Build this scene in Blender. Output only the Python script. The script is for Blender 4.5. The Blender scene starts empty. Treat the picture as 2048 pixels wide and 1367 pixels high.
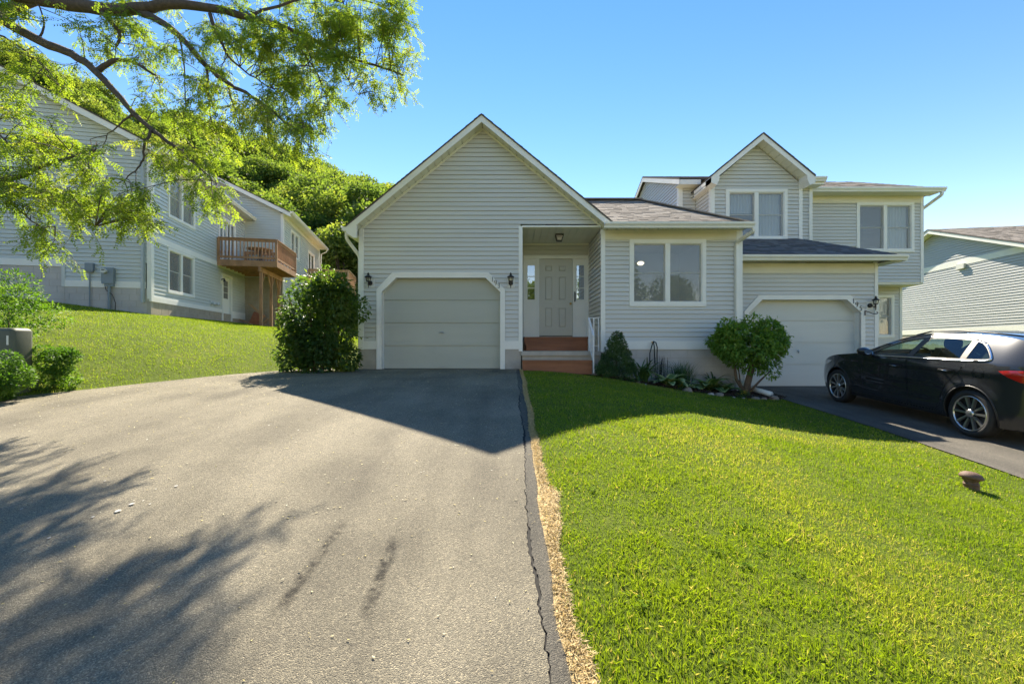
import bpy, math, random
import numpy as np
from mathutils import Vector, Matrix, geometry

random.seed(7)
RNG = np.random.default_rng(7)
SC = bpy.context.scene
COL = SC.collection
R = math.radians

# ---------------------------------------------------------------- camera, sky, sun, exposure
# eye point 0.57 m above the garage floor, looking straight at the facade (+Y)
CU, CV, FPX, CZ = 1024.0, 690.0, 880.0, 0.57
cam_d = bpy.data.cameras.new('camera')
cam = bpy.data.objects.new('camera', cam_d)
COL.objects.link(cam)
cam.location = (0, 0, CZ)
cam.rotation_euler = (R(90), 0, 0)
cam_d.sensor_width = 36.0
cam_d.lens = 36.0 * FPX / 2048.0
cam_d.shift_y = 6.5 / 2048.0
cam_d.clip_start = 0.05
cam_d.clip_end = 2000
SC.camera = cam

SUN_TO = Vector((-0.086, 1.0, 1.0)).normalized()       # towards the sun, behind the house
SUN_EL = math.asin(SUN_TO.z)
SUN_AZ = math.atan2(SUN_TO.x, SUN_TO.y)
world = bpy.data.worlds.new('World')
SC.world = world
world.use_nodes = True
wn, wl = world.node_tree.nodes, world.node_tree.links
wn.clear()
w_out = wn.new('ShaderNodeOutputWorld')
w_bg = wn.new('ShaderNodeBackground')
w_sky = wn.new('ShaderNodeTexSky')
w_sky.sky_type = 'NISHITA'
w_sky.sun_disc = False
w_sky.sun_elevation = SUN_EL
w_sky.sun_rotation = SUN_AZ
w_sky.altitude = 300
w_sky.air_density = 1.0
w_sky.dust_density = 0.0
w_sky.ozone_density = 2.0
w_hsv = wn.new('ShaderNodeHueSaturation')
w_hsv.inputs['Saturation'].default_value = 1.34
w_hsv.inputs['Hue'].default_value = 0.515
w_bg.inputs['Strength'].default_value = 0.118
wl.new(w_sky.outputs[0], w_hsv.inputs['Color'])
w_mul = wn.new('ShaderNodeMix')          # clear summer air: a little less blue over the whole dome
w_mul.data_type = 'RGBA'
w_mul.blend_type = 'MULTIPLY'
w_mul.inputs[0].default_value = 1.0
w_mul.inputs[7].default_value = (0.97, 0.69, 0.48, 1)
wl.new(w_hsv.outputs[0], w_mul.inputs[6])
wl.new(w_mul.outputs[2], w_bg.inputs['Color'])
wl.new(w_bg.outputs[0], w_out.inputs['Surface'])

sun_d = bpy.data.lights.new('sun', 'SUN')
sun = bpy.data.objects.new('sun', sun_d)
COL.objects.link(sun)
sun.rotation_euler = SUN_TO.to_track_quat('Z', 'Y').to_euler()
sun_d.energy = 3.4
sun_d.angle = R(0.55)
sun_d.color = (1.0, 0.90, 0.74)

SC.view_settings.view_transform = 'Standard'
SC.view_settings.look = 'None'
SC.view_settings.exposure = 2.12
SC.view_settings.gamma = 1.0
SC.view_settings.use_curve_mapping = False
SC.render.engine = 'CYCLES'
SC.cycles.use_denoising = True
SC.cycles.max_bounces = 8
SC.cycles.transparent_max_bounces = 12


def PX(u, v, Y):
    return ((u - CU) / FPX * Y, Y, CZ - (v - CV) / FPX * Y)


def XU(u, Y):
    return (u - CU) / FPX * Y


def ZV(v, Y):
    return CZ - (v - CV) / FPX * Y


def lerp(a, b, t):
    return a + (b - a) * t


def sstep(a, b, x):
    t = np.clip((x - a) / (b - a), 0, 1)
    return t * t * (3 - 2 * t)


# value noise on numpy arrays
_NT = np.random.default_rng(3).random((256, 256))


def noise2(x, y, s=1.0):
    x = np.asarray(x, float) * s + 1000.5
    y = np.asarray(y, float) * s + 1000.5
    xi, yi = np.floor(x).astype(int), np.floor(y).astype(int)
    fx, fy = x - xi, y - yi
    fx, fy = fx * fx * (3 - 2 * fx), fy * fy * (3 - 2 * fy)
    a = _NT[xi % 256, yi % 256]
    b = _NT[(xi + 1) % 256, yi % 256]
    c = _NT[xi % 256, (yi + 1) % 256]
    d = _NT[(xi + 1) % 256, (yi + 1) % 256]
    return (a * (1 - fx) + b * fx) * (1 - fy) + (c * (1 - fx) + d * fx) * fy


# ---------------------------------------------------------------- terrain height
def z_drive(y):
    y = np.asarray(y, float)
    yc = np.clip(y, 1.5, 10.45)
    z = -0.0085 * (10.45 - yc) ** 2
    z = z - 0.152 * np.clip(1.5 - y, 0, 5.5)
    return z


def z_next(y):
    y = np.clip(np.asarray(y, float), -4, 11.2)
    d = 11.2 - y
    return -0.49 - 0.0050 * d * d - 0.012 * d


def height(x, y):
    x = np.asarray(x, float)
    y = np.asarray(y, float)
    t = sstep(0.25, 5.4, x)
    z = z_drive(y) * (1 - t) + z_next(y) * t
    # grassy bank on the left of the driveway
    d = (x + 4.8) * -0.877 + (y - 10.0) * 0.48
    dp = np.clip(d, 0, 40)
    up = 2.1 * (1 - np.exp(-dp / 6.0))
    tilt = -0.05 * np.clip(y - 14, -14, 14) - 0.06 * np.clip(x + 11.5, -10, 10)
    z = z + up + tilt * sstep(0, 7, dp)
    # wooded hill
    ridge = np.clip(19 - 0.37 * (x + 21), 2.0, 55)
    z = z + ridge * np.clip((y - 30) / 55.0, 0, 1.0) * sstep(30, 45, y)
    z = z - ridge * 0.5 * np.clip((y - 95) / 60.0, 0, 1)
    # far field levels out
    return z


# ---------------------------------------------------------------- object helpers
ROOTINV = {}
ROOTOF = {}


def thing(name, label, cat, loc=(0, 0, 0), rotz=0.0, group=None, mat=None):
    o = bpy.data.objects.new(name, None)
    o.empty_display_size = 0.2
    COL.objects.link(o)
    m = mat if mat is not None else Matrix.Translation(Vector(loc)) @ Matrix.Rotation(rotz, 4, 'Z')
    o.matrix_world = m
    o['label'] = label
    o['category'] = cat
    if group:
        o['group'] = group
    ROOTINV[o.name] = m.inverted()
    ROOTOF[o.name] = o.name
    return o


def tag(o, label=None, cat=None, group=None, kind=None):
    if label:
        o['label'] = label
    if cat:
        o['category'] = cat
    if group:
        o['group'] = group
    if kind:
        o['kind'] = kind
    return o


class MB:
    """collects faces; build() links them as one mesh object"""

    def __init__(s):
        s.v = []
        s.f = []
        s.t = []
        s.tint = 0.5

    def face(s, pts, tint=None):
        n = len(s.v)
        s.v.extend([tuple(p) for p in pts])
        s.f.append(tuple(range(n, n + len(pts))))
        s.t.append(s.tint if tint is None else tint)

    def hexa(s, c):
        """8 corners: bottom 0-3 ccw, top 4-7"""
        n = len(s.v)
        s.v.extend([tuple(p) for p in c])
        for q in ((3, 2, 1, 0), (4, 5, 6, 7), (0, 1, 5, 4), (1, 2, 6, 5), (2, 3, 7, 6), (3, 0, 4, 7)):
            s.f.append(tuple(n + i for i in q))
            s.t.append(s.tint)

    def box(s, x0, x1, y0, y1, z0, z1):
        s.hexa([(x0, y0, z0), (x1, y0, z0), (x1, y1, z0), (x0, y1, z0),
                (x0, y0, z1), (x1, y0, z1), (x1, y1, z1), (x0, y1, z1)])

    def bar(s, p0, p1, w, h, up=(0, 0, 1)):
        """rectangular bar between two points"""
        p0, p1 = Vector(p0), Vector(p1)
        d = (p1 - p0).normalized()
        u = Vector(up)
        if abs(d.dot(u)) > 0.98:
            u = Vector((0, 1, 0))
        a = d.cross(u).normalized() * (w / 2)
        b = a.cross(d).normalized() * (h / 2)
        s.hexa([p0 - a - b, p0 + a - b, p0 + a + b, p0 - a + b, p1 - a - b, p1 + a - b, p1 + a + b, p1 - a + b])

    def prism(s, poly, ext):
        """3-D polygon swept along a vector"""
        ext = Vector(ext)
        n = len(s.v)
        k = len(poly)
        s.v.extend([tuple(p) for p in poly])
        s.v.extend([tuple(Vector(p) + ext) for p in poly])
        s.f.append(tuple(n + i for i in reversed(range(k))))
        s.f.append(tuple(n + k + i for i in range(k)))
        s.t += [s.tint, s.tint]
        for i in range(k):
            j = (i + 1) % k
            s.f.append((n + i, n + j, n + k + j, n + k + i))
            s.t.append(s.tint)

    def tube(s, path, r, n=8, caps=True, flat=None):
        """round tube along a path; r scalar or list; flat=(a,b) makes it rectangular-ish"""
        P = [Vector(p) for p in path]
        m = len(P)
        rs = r if hasattr(r, '__len__') else [r] * m
        base = len(s.v)
        ref = None
        for i, p in enumerate(P):
            d = (P[min(i + 1, m - 1)] - P[max(i - 1, 0)])
            if d.length < 1e-9:
                d = Vector((0, 0, 1))
            d.normalize()
            if ref is None:
                ref = Vector((0, 0, 1)) if abs(d.z) < 0.9 else Vector((1, 0, 0))
            a = d.cross(ref)
            if a.length < 1e-6:
                a = d.orthogonal()
            a.normalize()
            b = a.cross(d).normalized()
            ref = b
            for k in range(n):
                if flat:
                    ca = (math.pi / 4) + k * math.pi / 2
                    q = p + a * (math.copysign(flat[0] / 2, math.cos(ca))) + b * (math.copysign(flat[1] / 2, math.sin(ca)))
                else:
                    ang = 2 * math.pi * k / n
                    q = p + (a * math.cos(ang) + b * math.sin(ang)) * rs[i]
                s.v.append(tuple(q))
        for i in range(m - 1):
            for k in range(n):
                k2 = (k + 1) % n
                s.f.append((base + i * n + k, base + i * n + k2, base + (i + 1) * n + k2, base + (i + 1) * n + k))
                s.t.append(s.tint)
        if caps:
            s.f.append(tuple(base + k for k in reversed(range(n))))
            s.f.append(tuple(base + (m - 1) * n + k for k in range(n)))
            s.t += [s.tint, s.tint]

    def lathe(s, prof, c=(0, 0, 0), n=16, axis='Z', cap=False):
        """profile of (radius, height) pairs turned round an axis through c"""
        base = len(s.v)
        m = len(prof)
        for (r, h) in prof:
            for k in range(n):
                a = 2 * math.pi * k / n
                x, y = r * math.cos(a), r * math.sin(a)
                if axis == 'Z':
                    q = (c[0] + x, c[1] + y, c[2] + h)
                elif axis == 'Y':
                    q = (c[0] + x, c[1] + h, c[2] + y)
                else:
                    q = (c[0] + h, c[1] + x, c[2] + y)
                s.v.append(q)
        for i in range(m - 1):
            for k in range(n):
                k2 = (k + 1) % n
                s.f.append((base + i * n + k, base + i * n + k2, base + (i + 1) * n + k2, base + (i + 1) * n + k))
                s.t.append(s.tint)
        if cap:
            s.f.append(tuple(base + k for k in reversed(range(n))))
            s.f.append(tuple(base + (m - 1) * n + k for k in range(n)))
            s.t += [s.tint, s.tint]

    def build(s, name, mat, parent=None, smooth=False, tint=False, local=False, kind=None, label=None, angle=None):
        V = s.v
        if parent is not None and not local:
            inv = ROOTINV[ROOTOF[parent.name]]
            A = np.array(V, float).reshape(-1, 3)
            M = np.array(inv)
            A = A @ M[:3, :3].T + M[:3, 3]
            V = A.tolist()
        me = bpy.data.meshes.new(name)
        me.from_pydata(V, [], s.f)
        if smooth:
            me.polygons.foreach_set('use_smooth', [True] * len(s.f))
        if tint:
            at = me.attributes.new('tint', 'FLOAT', 'FACE')
            at.data.foreach_set('value', s.t)
        me.update()
        return link(name, me, mat, parent, kind, label, angle)


def link(name, me, mat, parent=None, kind=None, label=None, angle=None):
    if mat is not None:
        me.materials.append(mat)
    if angle is not None:
        try:
            me.set_sharp_from_angle(angle=R(angle))
        except Exception:
            pass
    o = bpy.data.objects.new(name, me)
    COL.objects.link(o)
    if parent is not None:
        o.parent = parent
        ROOTOF[o.name] = ROOTOF[parent.name]
    else:
        ROOTOF[o.name] = o.name
        ROOTINV[o.name] = Matrix.Identity(4)
    if kind:
        o['kind'] = kind
    if label:
        o['label'] = label
    return o


def np_mesh(name, V, F, mat, parent=None, tint=None, smooth=False, kind=None, point_tint=False):
    """numpy verts (n,3) and faces (m,k) to an object; V in world coordinates"""
    V = np.asarray(V, np.float64)
    if parent is not None:
        M = np.array(ROOTINV[ROOTOF[parent.name]])
        V = V @ M[:3, :3].T + M[:3, 3]
    F = np.asarray(F, np.int32)
    k = F.shape[1]
    me = bpy.data.meshes.new(name)
    me.vertices.add(len(V))
    me.vertices.foreach_set('co', V.astype(np.float32).ravel())
    me.loops.add(F.size)
    me.loops.foreach_set('vertex_index', F.ravel())
    me.polygons.add(len(F))
    me.polygons.foreach_set('loop_start', np.arange(0, F.size, k, dtype=np.int32))
    if smooth:
        me.polygons.foreach_set('use_smooth', np.ones(len(F), bool))
    if tint is not None:
        at = me.attributes.new('tint', 'FLOAT', 'POINT' if point_tint else 'FACE')
        at.data.foreach_set('value', np.asarray(tint, np.float32))
    me.update(calc_edges=True)
    me.validate()
    return link(name, me, mat, parent, kind)


def copy_tree(o, parent=None, matrix=None):
    c = o.copy()
    COL.objects.link(c)
    if parent is not None:
        c.parent = parent
        c.matrix_parent_inverse = o.matrix_parent_inverse.copy()
    if matrix is not None:
        c.matrix_world = matrix
        ROOTINV[c.name] = matrix.inverted()
        ROOTOF[c.name] = c.name
    for ch in list(o.children):
        copy_tree(ch, c)
    return c
# ---------------------------------------------------------------- materials
def new_mat(name):
    m = bpy.data.materials.new(name)
    m.use_nodes = True
    nt = m.node_tree
    b = nt.nodes['Principled BSDF']
    return m, nt, b


def nd(nt, t, **kw):
    n = nt.nodes.new(t)
    for k, v in kw.items():
        if k in n.inputs.keys():
            n.inputs[k].default_value = v
        else:
            setattr(n, k, v)
    return n


def ramp(nt, stops):
    r = nt.nodes.new('ShaderNodeValToRGB')
    el = r.color_ramp.elements
    while len(el) > 2:
        el.remove(el[-1])
    for i, (p, c) in enumerate(stops):
        e = el[i] if i < 2 else el.new(p)
        e.position = p
        e.color = (*c, 1)
    return r


def simple(name, col, rough=0.6, var=0.10, scale=6.0, bump=0.0, bscale=60.0, metal=0.0, spec=0.5, stretch=(1, 1, 1), dirt=0.0, dirtcol=(0.1, 0.09, 0.07), coat=0.0):
    """base colour with soft large variation, fine grain and optional dirt patches (object space)"""
    m, nt, b = new_mat(name)
    L = nt.links
    tc = nd(nt, 'ShaderNodeTexCoord')
    mp = nd(nt, 'ShaderNodeMapping')
    mp.inputs['Scale'].default_value = stretch
    L.new(tc.outputs['Object'], mp.inputs['Vector'])
    n1 = nd(nt, 'ShaderNodeTexNoise', Scale=scale, Detail=6.0, Roughness=0.6)
    L.new(mp.outputs[0], n1.inputs['Vector'])
    lo = tuple(max(0, c * (1 - var)) for c in col)
    hi = tuple(min(1, c * (1 + var)) for c in col)
    rp = ramp(nt, [(0.3, lo), (0.7, hi)])
    L.new(n1.outputs['Fac'], rp.inputs['Fac'])
    out = rp.outputs[0]
    if dirt > 0:
        n2 = nd(nt, 'ShaderNodeTexNoise', Scale=scale * 0.6, Detail=8.0, Roughness=0.7)
        L.new(tc.outputs['Object'], n2.inputs['Vector'])
        mr = nd(nt, 'ShaderNodeMapRange')
        mr.inputs['From Min'].default_value = 0.55
        mr.inputs['From Max'].default_value = 0.8
        mr.inputs['To Max'].default_value = dirt
        L.new(n2.outputs['Fac'], mr.inputs['Value'])
        mx = nd(nt, 'ShaderNodeMix', data_type='RGBA')
        L.new(mr.outputs[0], mx.inputs[0])
        L.new(out, mx.inputs[6])
        mx.inputs[7].default_value = (*dirtcol, 1)
        out = mx.outputs[2]
    L.new(out, b.inputs['Base Color'])
    b.inputs['Roughness'].default_value = rough
    b.inputs['Metallic'].default_value = metal
    b.inputs['Specular IOR Level'].default_value = spec
    if coat:
        b.inputs['Coat Weight'].default_value = coat
        b.inputs['Coat Roughness'].default_value = 0.03
    if bump > 0:
        n3 = nd(nt, 'ShaderNodeTexNoise', Scale=bscale, Detail=5.0, Roughness=0.65)
        L.new(mp.outputs[0], n3.inputs['Vector'])
        bp = nd(nt, 'ShaderNodeBump', Strength=bump, Distance=0.01)
        L.new(n3.outputs['Fac'], bp.inputs['Height'])
        L.new(bp.outputs[0], b.inputs['Normal'])
    return m


def tinted(name, stops, rough=0.8, bump=0.0, bscale=80, transl=0.0, tcol=None, spec=0.4, noise=0.0, nscale=3.0, objrand=0.0):
    """colour from the per-piece 'tint' attribute"""
    m, nt, b = new_mat(name)
    L = nt.links
    at = nd(nt, 'ShaderNodeAttribute', attribute_name='tint')
    rp = ramp(nt, stops)
    fac = at.outputs['Fac']
    if noise > 0:
        tc = nd(nt, 'ShaderNodeTexCoord')
        n1 = nd(nt, 'ShaderNodeTexNoise', Scale=nscale, Detail=4.0)
        L.new(tc.outputs['Object'], n1.inputs['Vector'])
        ma = nd(nt, 'ShaderNodeMath', operation='MULTIPLY_ADD')
        L.new(n1.outputs['Fac'], ma.inputs[0])
        ma.inputs[1].default_value = noise
        ma2 = nd(nt, 'ShaderNodeMath', operation='SUBTRACT')
        L.new(fac, ma2.inputs[0])
        ma2.inputs[1].default_value = noise * 0.5
        L.new(ma2.outputs[0], ma.inputs[2])
        fac = ma.outputs[0]
    if objrand > 0:
        oi = nd(nt, 'ShaderNodeObjectInfo')
        ma = nd(nt, 'ShaderNodeMath', operation='MULTIPLY_ADD')
        ma.inputs[1].default_value = objrand
        L.new(oi.outputs['Random'], ma.inputs[0])
        ms = nd(nt, 'ShaderNodeMath', operation='SUBTRACT')
        ms.inputs[1].default_value = objrand * 0.5
        L.new(fac, ms.inputs[0])
        L.new(ms.outputs[0], ma.inputs[2])
        fac = ma.outputs[0]
    L.new(fac, rp.inputs['Fac'])
    L.new(rp.outputs[0], b.inputs['Base Color'])
    b.inputs['Roughness'].default_value = rough
    b.inputs['Specular IOR Level'].default_value = spec
    if bump > 0:
        tc = nd(nt, 'ShaderNodeTexCoord')
        n3 = nd(nt, 'ShaderNodeTexNoise', Scale=bscale, Detail=4.0)
        L.new(tc.outputs['Object'], n3.inputs['Vector'])
        bp = nd(nt, 'ShaderNodeBump', Strength=bump, Distance=0.01)
        L.new(n3.outputs['Fac'], bp.inputs['Height'])
        L.new(bp.outputs[0], b.inputs['Normal'])
    if transl > 0:
        tr = nd(nt, 'ShaderNodeBsdfTranslucent')
        g = nd(nt, 'ShaderNodeMix', data_type='RGBA', blend_type='MULTIPLY')
        g.inputs[0].default_value = 1.0
        L.new(rp.outputs[0], g.inputs[6])
        g.inputs[7].default_value = (*(tcol or (1.6, 1.5, 0.6)), 1)
        L.new(g.outputs[2], tr.inputs['Color'])
        mx = nd(nt, 'ShaderNodeMixShader')
        mx.inputs[0].default_value = transl
        L.new(b.outputs[0], mx.inputs[1])
        L.new(tr.outputs[0], mx.inputs[2])
        out = [n for n in nt.nodes if n.type == 'OUTPUT_MATERIAL'][0]
        L.new(mx.outputs[0], out.inputs['Surface'])
    return m


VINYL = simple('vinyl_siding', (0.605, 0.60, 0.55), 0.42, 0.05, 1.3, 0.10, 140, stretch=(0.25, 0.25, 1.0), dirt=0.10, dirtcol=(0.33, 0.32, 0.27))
VINYL_SUN_DIM = simple('vinyl_siding_sun_dimmed', (0.47, 0.475, 0.45), 0.42, 0.05, 1.3, 0.10, 140, stretch=(0.25, 0.25, 1.0), dirt=0.10, dirtcol=(0.33, 0.32, 0.27))  # same vinyl, darkened in colour to tone down the sunlit wall
VINYL_B = simple('vinyl_siding_far', (0.57, 0.60, 0.56), 0.42, 0.05, 1.3, 0.10, 140, stretch=(0.25, 0.25, 1.0), dirt=0.08, dirtcol=(0.35, 0.36, 0.33))
TRIM = simple('white_trim', (0.83, 0.82, 0.75), 0.45, 0.04, 2.0, 0.05, 60, dirt=0.12, dirtcol=(0.45, 0.43, 0.36))
SOFFIT = simple('soffit_vinyl', (0.78, 0.77, 0.62), 0.5, 0.05, 2.0, dirt=0.1, dirtcol=(0.4, 0.38, 0.3))
TRIM_BOUNCE = simple('frieze_lawn_bounce', (0.74, 0.70, 0.55), 0.5, 0.06, 1.5, dirt=0.25, dirtcol=(0.45, 0.40, 0.26))  # white boards tinted yellow for light bounced up off the lawn
GUTTER = simple('gutter_metal', (0.81, 0.80, 0.72), 0.35, 0.04, 2.0, dirt=0.15, dirtcol=(0.5, 0.47, 0.4))
GUTTER_GREY = simple('downspout_grey', (0.42, 0.47, 0.49), 0.4, 0.05, 2.0)
GARAGE = simple('garage_door_paint', (0.44, 0.455, 0.39), 0.5, 0.06, 1.6, 0.22, 90, stretch=(0.15, 1, 1.5), dirt=0.22, dirtcol=(0.28, 0.28, 0.25))
GARAGE_W = simple('garage_door_pale', (0.62, 0.63, 0.57), 0.5, 0.06, 1.6, 0.22, 90, stretch=(0.15, 1, 1.5), dirt=0.18, dirtcol=(0.4, 0.41, 0.4))
DOOR = simple('entry_door_paint', (0.56, 0.54, 0.46), 0.45, 0.03, 2.0, 0.03, 40)
CONC = simple('concrete', (0.44, 0.40, 0.34), 0.85, 0.16, 2.5, 0.25, 60, dirt=0.45, dirtcol=(0.17, 0.16, 0.13))
CONC_PALE = simple('painted_block', (0.52, 0.49, 0.45), 0.8, 0.10, 2.0, 0.2, 50, dirt=0.4, dirtcol=(0.26, 0.27, 0.24))
CONC_TAN = simple('tan_block', (0.40, 0.34, 0.25), 0.85, 0.12, 3.0, 0.25, 60, dirt=0.3, dirtcol=(0.2, 0.16, 0.1))
STEPWOOD = simple('stained_step_wood', (0.285, 0.105, 0.045), 0.55, 0.22, 4.0, 0.2, 60, stretch=(0.25, 1, 3), dirt=0.25, dirtcol=(0.08, 0.03, 0.02))
DECKWOOD = simple('deck_wood', (0.40, 0.215, 0.105), 0.75, 0.28, 5.0, 0.2, 60, stretch=(1, 1, 0.4), dirt=0.3, dirtcol=(0.32, 0.25, 0.2))
DECKWOOD2 = simple('deck_wood_pale', (0.46, 0.29, 0.15), 0.75, 0.25, 5.0, 0.2, 60)
IRON = simple('black_iron', (0.013, 0.014, 0.015), 0.45, 0.2, 8.0)
WHITEIRON = simple('white_iron', (0.76, 0.77, 0.77), 0.4, 0.05, 6.0, dirt=0.2, dirtcol=(0.45, 0.35, 0.25))
BRASS = simple('brass', (0.75, 0.55, 0.22), 0.25, 0.05, 10, metal=1.0)
STEEL = simple('dull_steel', (0.45, 0.46, 0.46), 0.4, 0.1, 8, metal=0.8)
UTILGREY = simple('utility_grey', (0.22, 0.27, 0.30), 0.5, 0.06, 3.0)
PEDESTAL = simple('pedestal_green', (0.085, 0.092, 0.055), 0.55, 0.08, 3.0, 0.1, 120, dirt=0.2, dirtcol=(0.14, 0.14, 0.1))
PLASTIC_W = simple('white_plastic', (0.72, 0.71, 0.64), 0.45, 0.04, 5.0)
RUST = simple('rusty_iron', (0.135, 0.075, 0.048), 0.7, 0.25, 14.0, 0.35, 90, dirt=0.4, dirtcol=(0.19, 0.12, 0.08))
BARK = simple('bark', (0.085, 0.065, 0.048), 0.9, 0.3, 18.0, 0.9, 40, stretch=(1, 1, 0.5), dirt=0.3, dirtcol=(0.16, 0.14, 0.11))
BARK2 = simple('shrub_bark', (0.14, 0.095, 0.06), 0.9, 0.25, 20.0, 0.6, 60)
ROCK = simple('field_stone', (0.26, 0.205, 0.155), 0.9, 0.3, 7.0, 0.6, 30, dirt=0.4, dirtcol=(0.4, 0.38, 0.35))
ROCK_W = simple('pale_stone', (0.46, 0.42, 0.35), 0.9, 0.2, 9.0, 0.5, 30)
MULCH = simple('mulch', (0.055, 0.036, 0.024), 0.95, 0.5, 30.0, 1.0, 70)
HOSE = simple('black_hose', (0.015, 0.018, 0.016), 0.35, 0.1, 10)
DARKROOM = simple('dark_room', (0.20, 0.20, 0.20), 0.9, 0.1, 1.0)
CURTAIN = simple('sheer_curtain', (0.86, 0.86, 0.84), 0.9, 0.05, 3.0)
BLIND = simple('window_blind', (0.55, 0.53, 0.50), 0.8, 0.05, 3.0)
SHINGLE_WARM = tinted('shingles_weathered', [(0.0, (0.15, 0.128, 0.105)), (0.45, (0.235, 0.203, 0.167)), (0.75, (0.30, 0.262, 0.218)), (1.0, (0.19, 0.165, 0.138))], 0.95, 0.6, 160, noise=0.35, nscale=25)
SHINGLE_DARK = tinted('shingles_charcoal', [(0.0, (0.085, 0.082, 0.078)), (0.5, (0.135, 0.130, 0.122)), (0.8, (0.19, 0.182, 0.172)), (1.0, (0.11, 0.106, 0.10))], 0.95, 0.6, 160, noise=0.35, nscale=25)
ROOFBASE = simple('roof_underlay', (0.10, 0.09, 0.08), 0.95, 0.15, 10)

# foliage
LOCUST = tinted('locust_leaves', [(0.0, (0.09, 0.14, 0.024)), (0.5, (0.16, 0.215, 0.036)), (0.85, (0.23, 0.26, 0.05)), (1.0, (0.28, 0.24, 0.09))], 0.6, transl=0.6, tcol=(1.8, 1.95, 0.6))
WOOD_LEAF = tinted('hillside_leaves', [(0.0, (0.055, 0.105, 0.028)), (0.5, (0.115, 0.180, 0.042)), (1.0, (0.20, 0.24, 0.060))], 0.7, transl=0.58, tcol=(1.9, 1.75, 0.7), objrand=0.5)
VIB_LEAF = tinted('viburnum_leaves', [(0.0, (0.032, 0.070, 0.026)), (0.6, (0.068, 0.122, 0.036)), (1.0, (0.14, 0.19, 0.048))], 0.40, transl=0.52, tcol=(2.8, 2.6, 0.6))
HYD_LEAF = tinted('hydrangea_leaves', [(0.0, (0.075, 0.155, 0.024)), (0.6, (0.15, 0.265, 0.038)), (1.0, (0.23, 0.34, 0.052))], 0.5, transl=0.3, tcol=(1.8, 1.9, 0.5))
SPRUCE_LEAF = tinted('spruce_needles', [(0.0, (0.034, 0.080, 0.024)), (0.6, (0.060, 0.125, 0.034)), (1.0, (0.10, 0.17, 0.048))], 0.7, transl=0.15)
YEW_LEAF = tinted('yew_leaves', [(0.0, (0.04, 0.10, 0.018)), (0.6, (0.10, 0.19, 0.028)), (1.0, (0.18, 0.26, 0.045))], 0.6, transl=0.4, tcol=(1.8, 1.9, 0.5))
HOSTA_LEAF = tinted('hosta_leaves', [(0.0, (0.055, 0.120, 0.032)), (0.55, (0.11, 0.205, 0.052)), (0.8, (0.15, 0.24, 0.06)), (1.0, (0.46, 0.50, 0.24))], 0.45, transl=0.2)
LILY_LEAF = tinted('lily_leaves', [(0.0, (0.030, 0.080, 0.024)), (1.0, (0.095, 0.175, 0.045))], 0.45, transl=0.25)
FLOWER_Y = tinted('flowers', [(0.0, (0.70, 0.52, 0.03)), (0.5, (0.75, 0.62, 0.06)), (1.0, (0.75, 0.72, 0.55))], 0.6, transl=0.2, tcol=(1, 1, 1))
GRASS = tinted('grass_blades', [(0.0, (0.118, 0.190, 0.012)), (0.45, (0.190, 0.275, 0.016)), (0.75, (0.26, 0.325, 0.034)), (0.9, (0.36, 0.35, 0.12)), (1.0, (0.48, 0.39, 0.19))], 0.55, transl=0.5, tcol=(1.45, 1.4, 0.55))
STRAW = tinted('straw', [(0.0, (0.34, 0.24, 0.095)), (0.5, (0.56, 0.42, 0.19)), (1.0, (0.72, 0.57, 0.30))], 0.7, transl=0.2, tcol=(1, 1, 0.8))
DEBRIS = tinted('fallen_bits', [(0.0, (0.25, 0.20, 0.10)), (0.5, (0.45, 0.38, 0.14)), (0.9, (0.50, 0.46, 0.32)), (1.0, (0.62, 0.60, 0.5))], 0.8)


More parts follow.
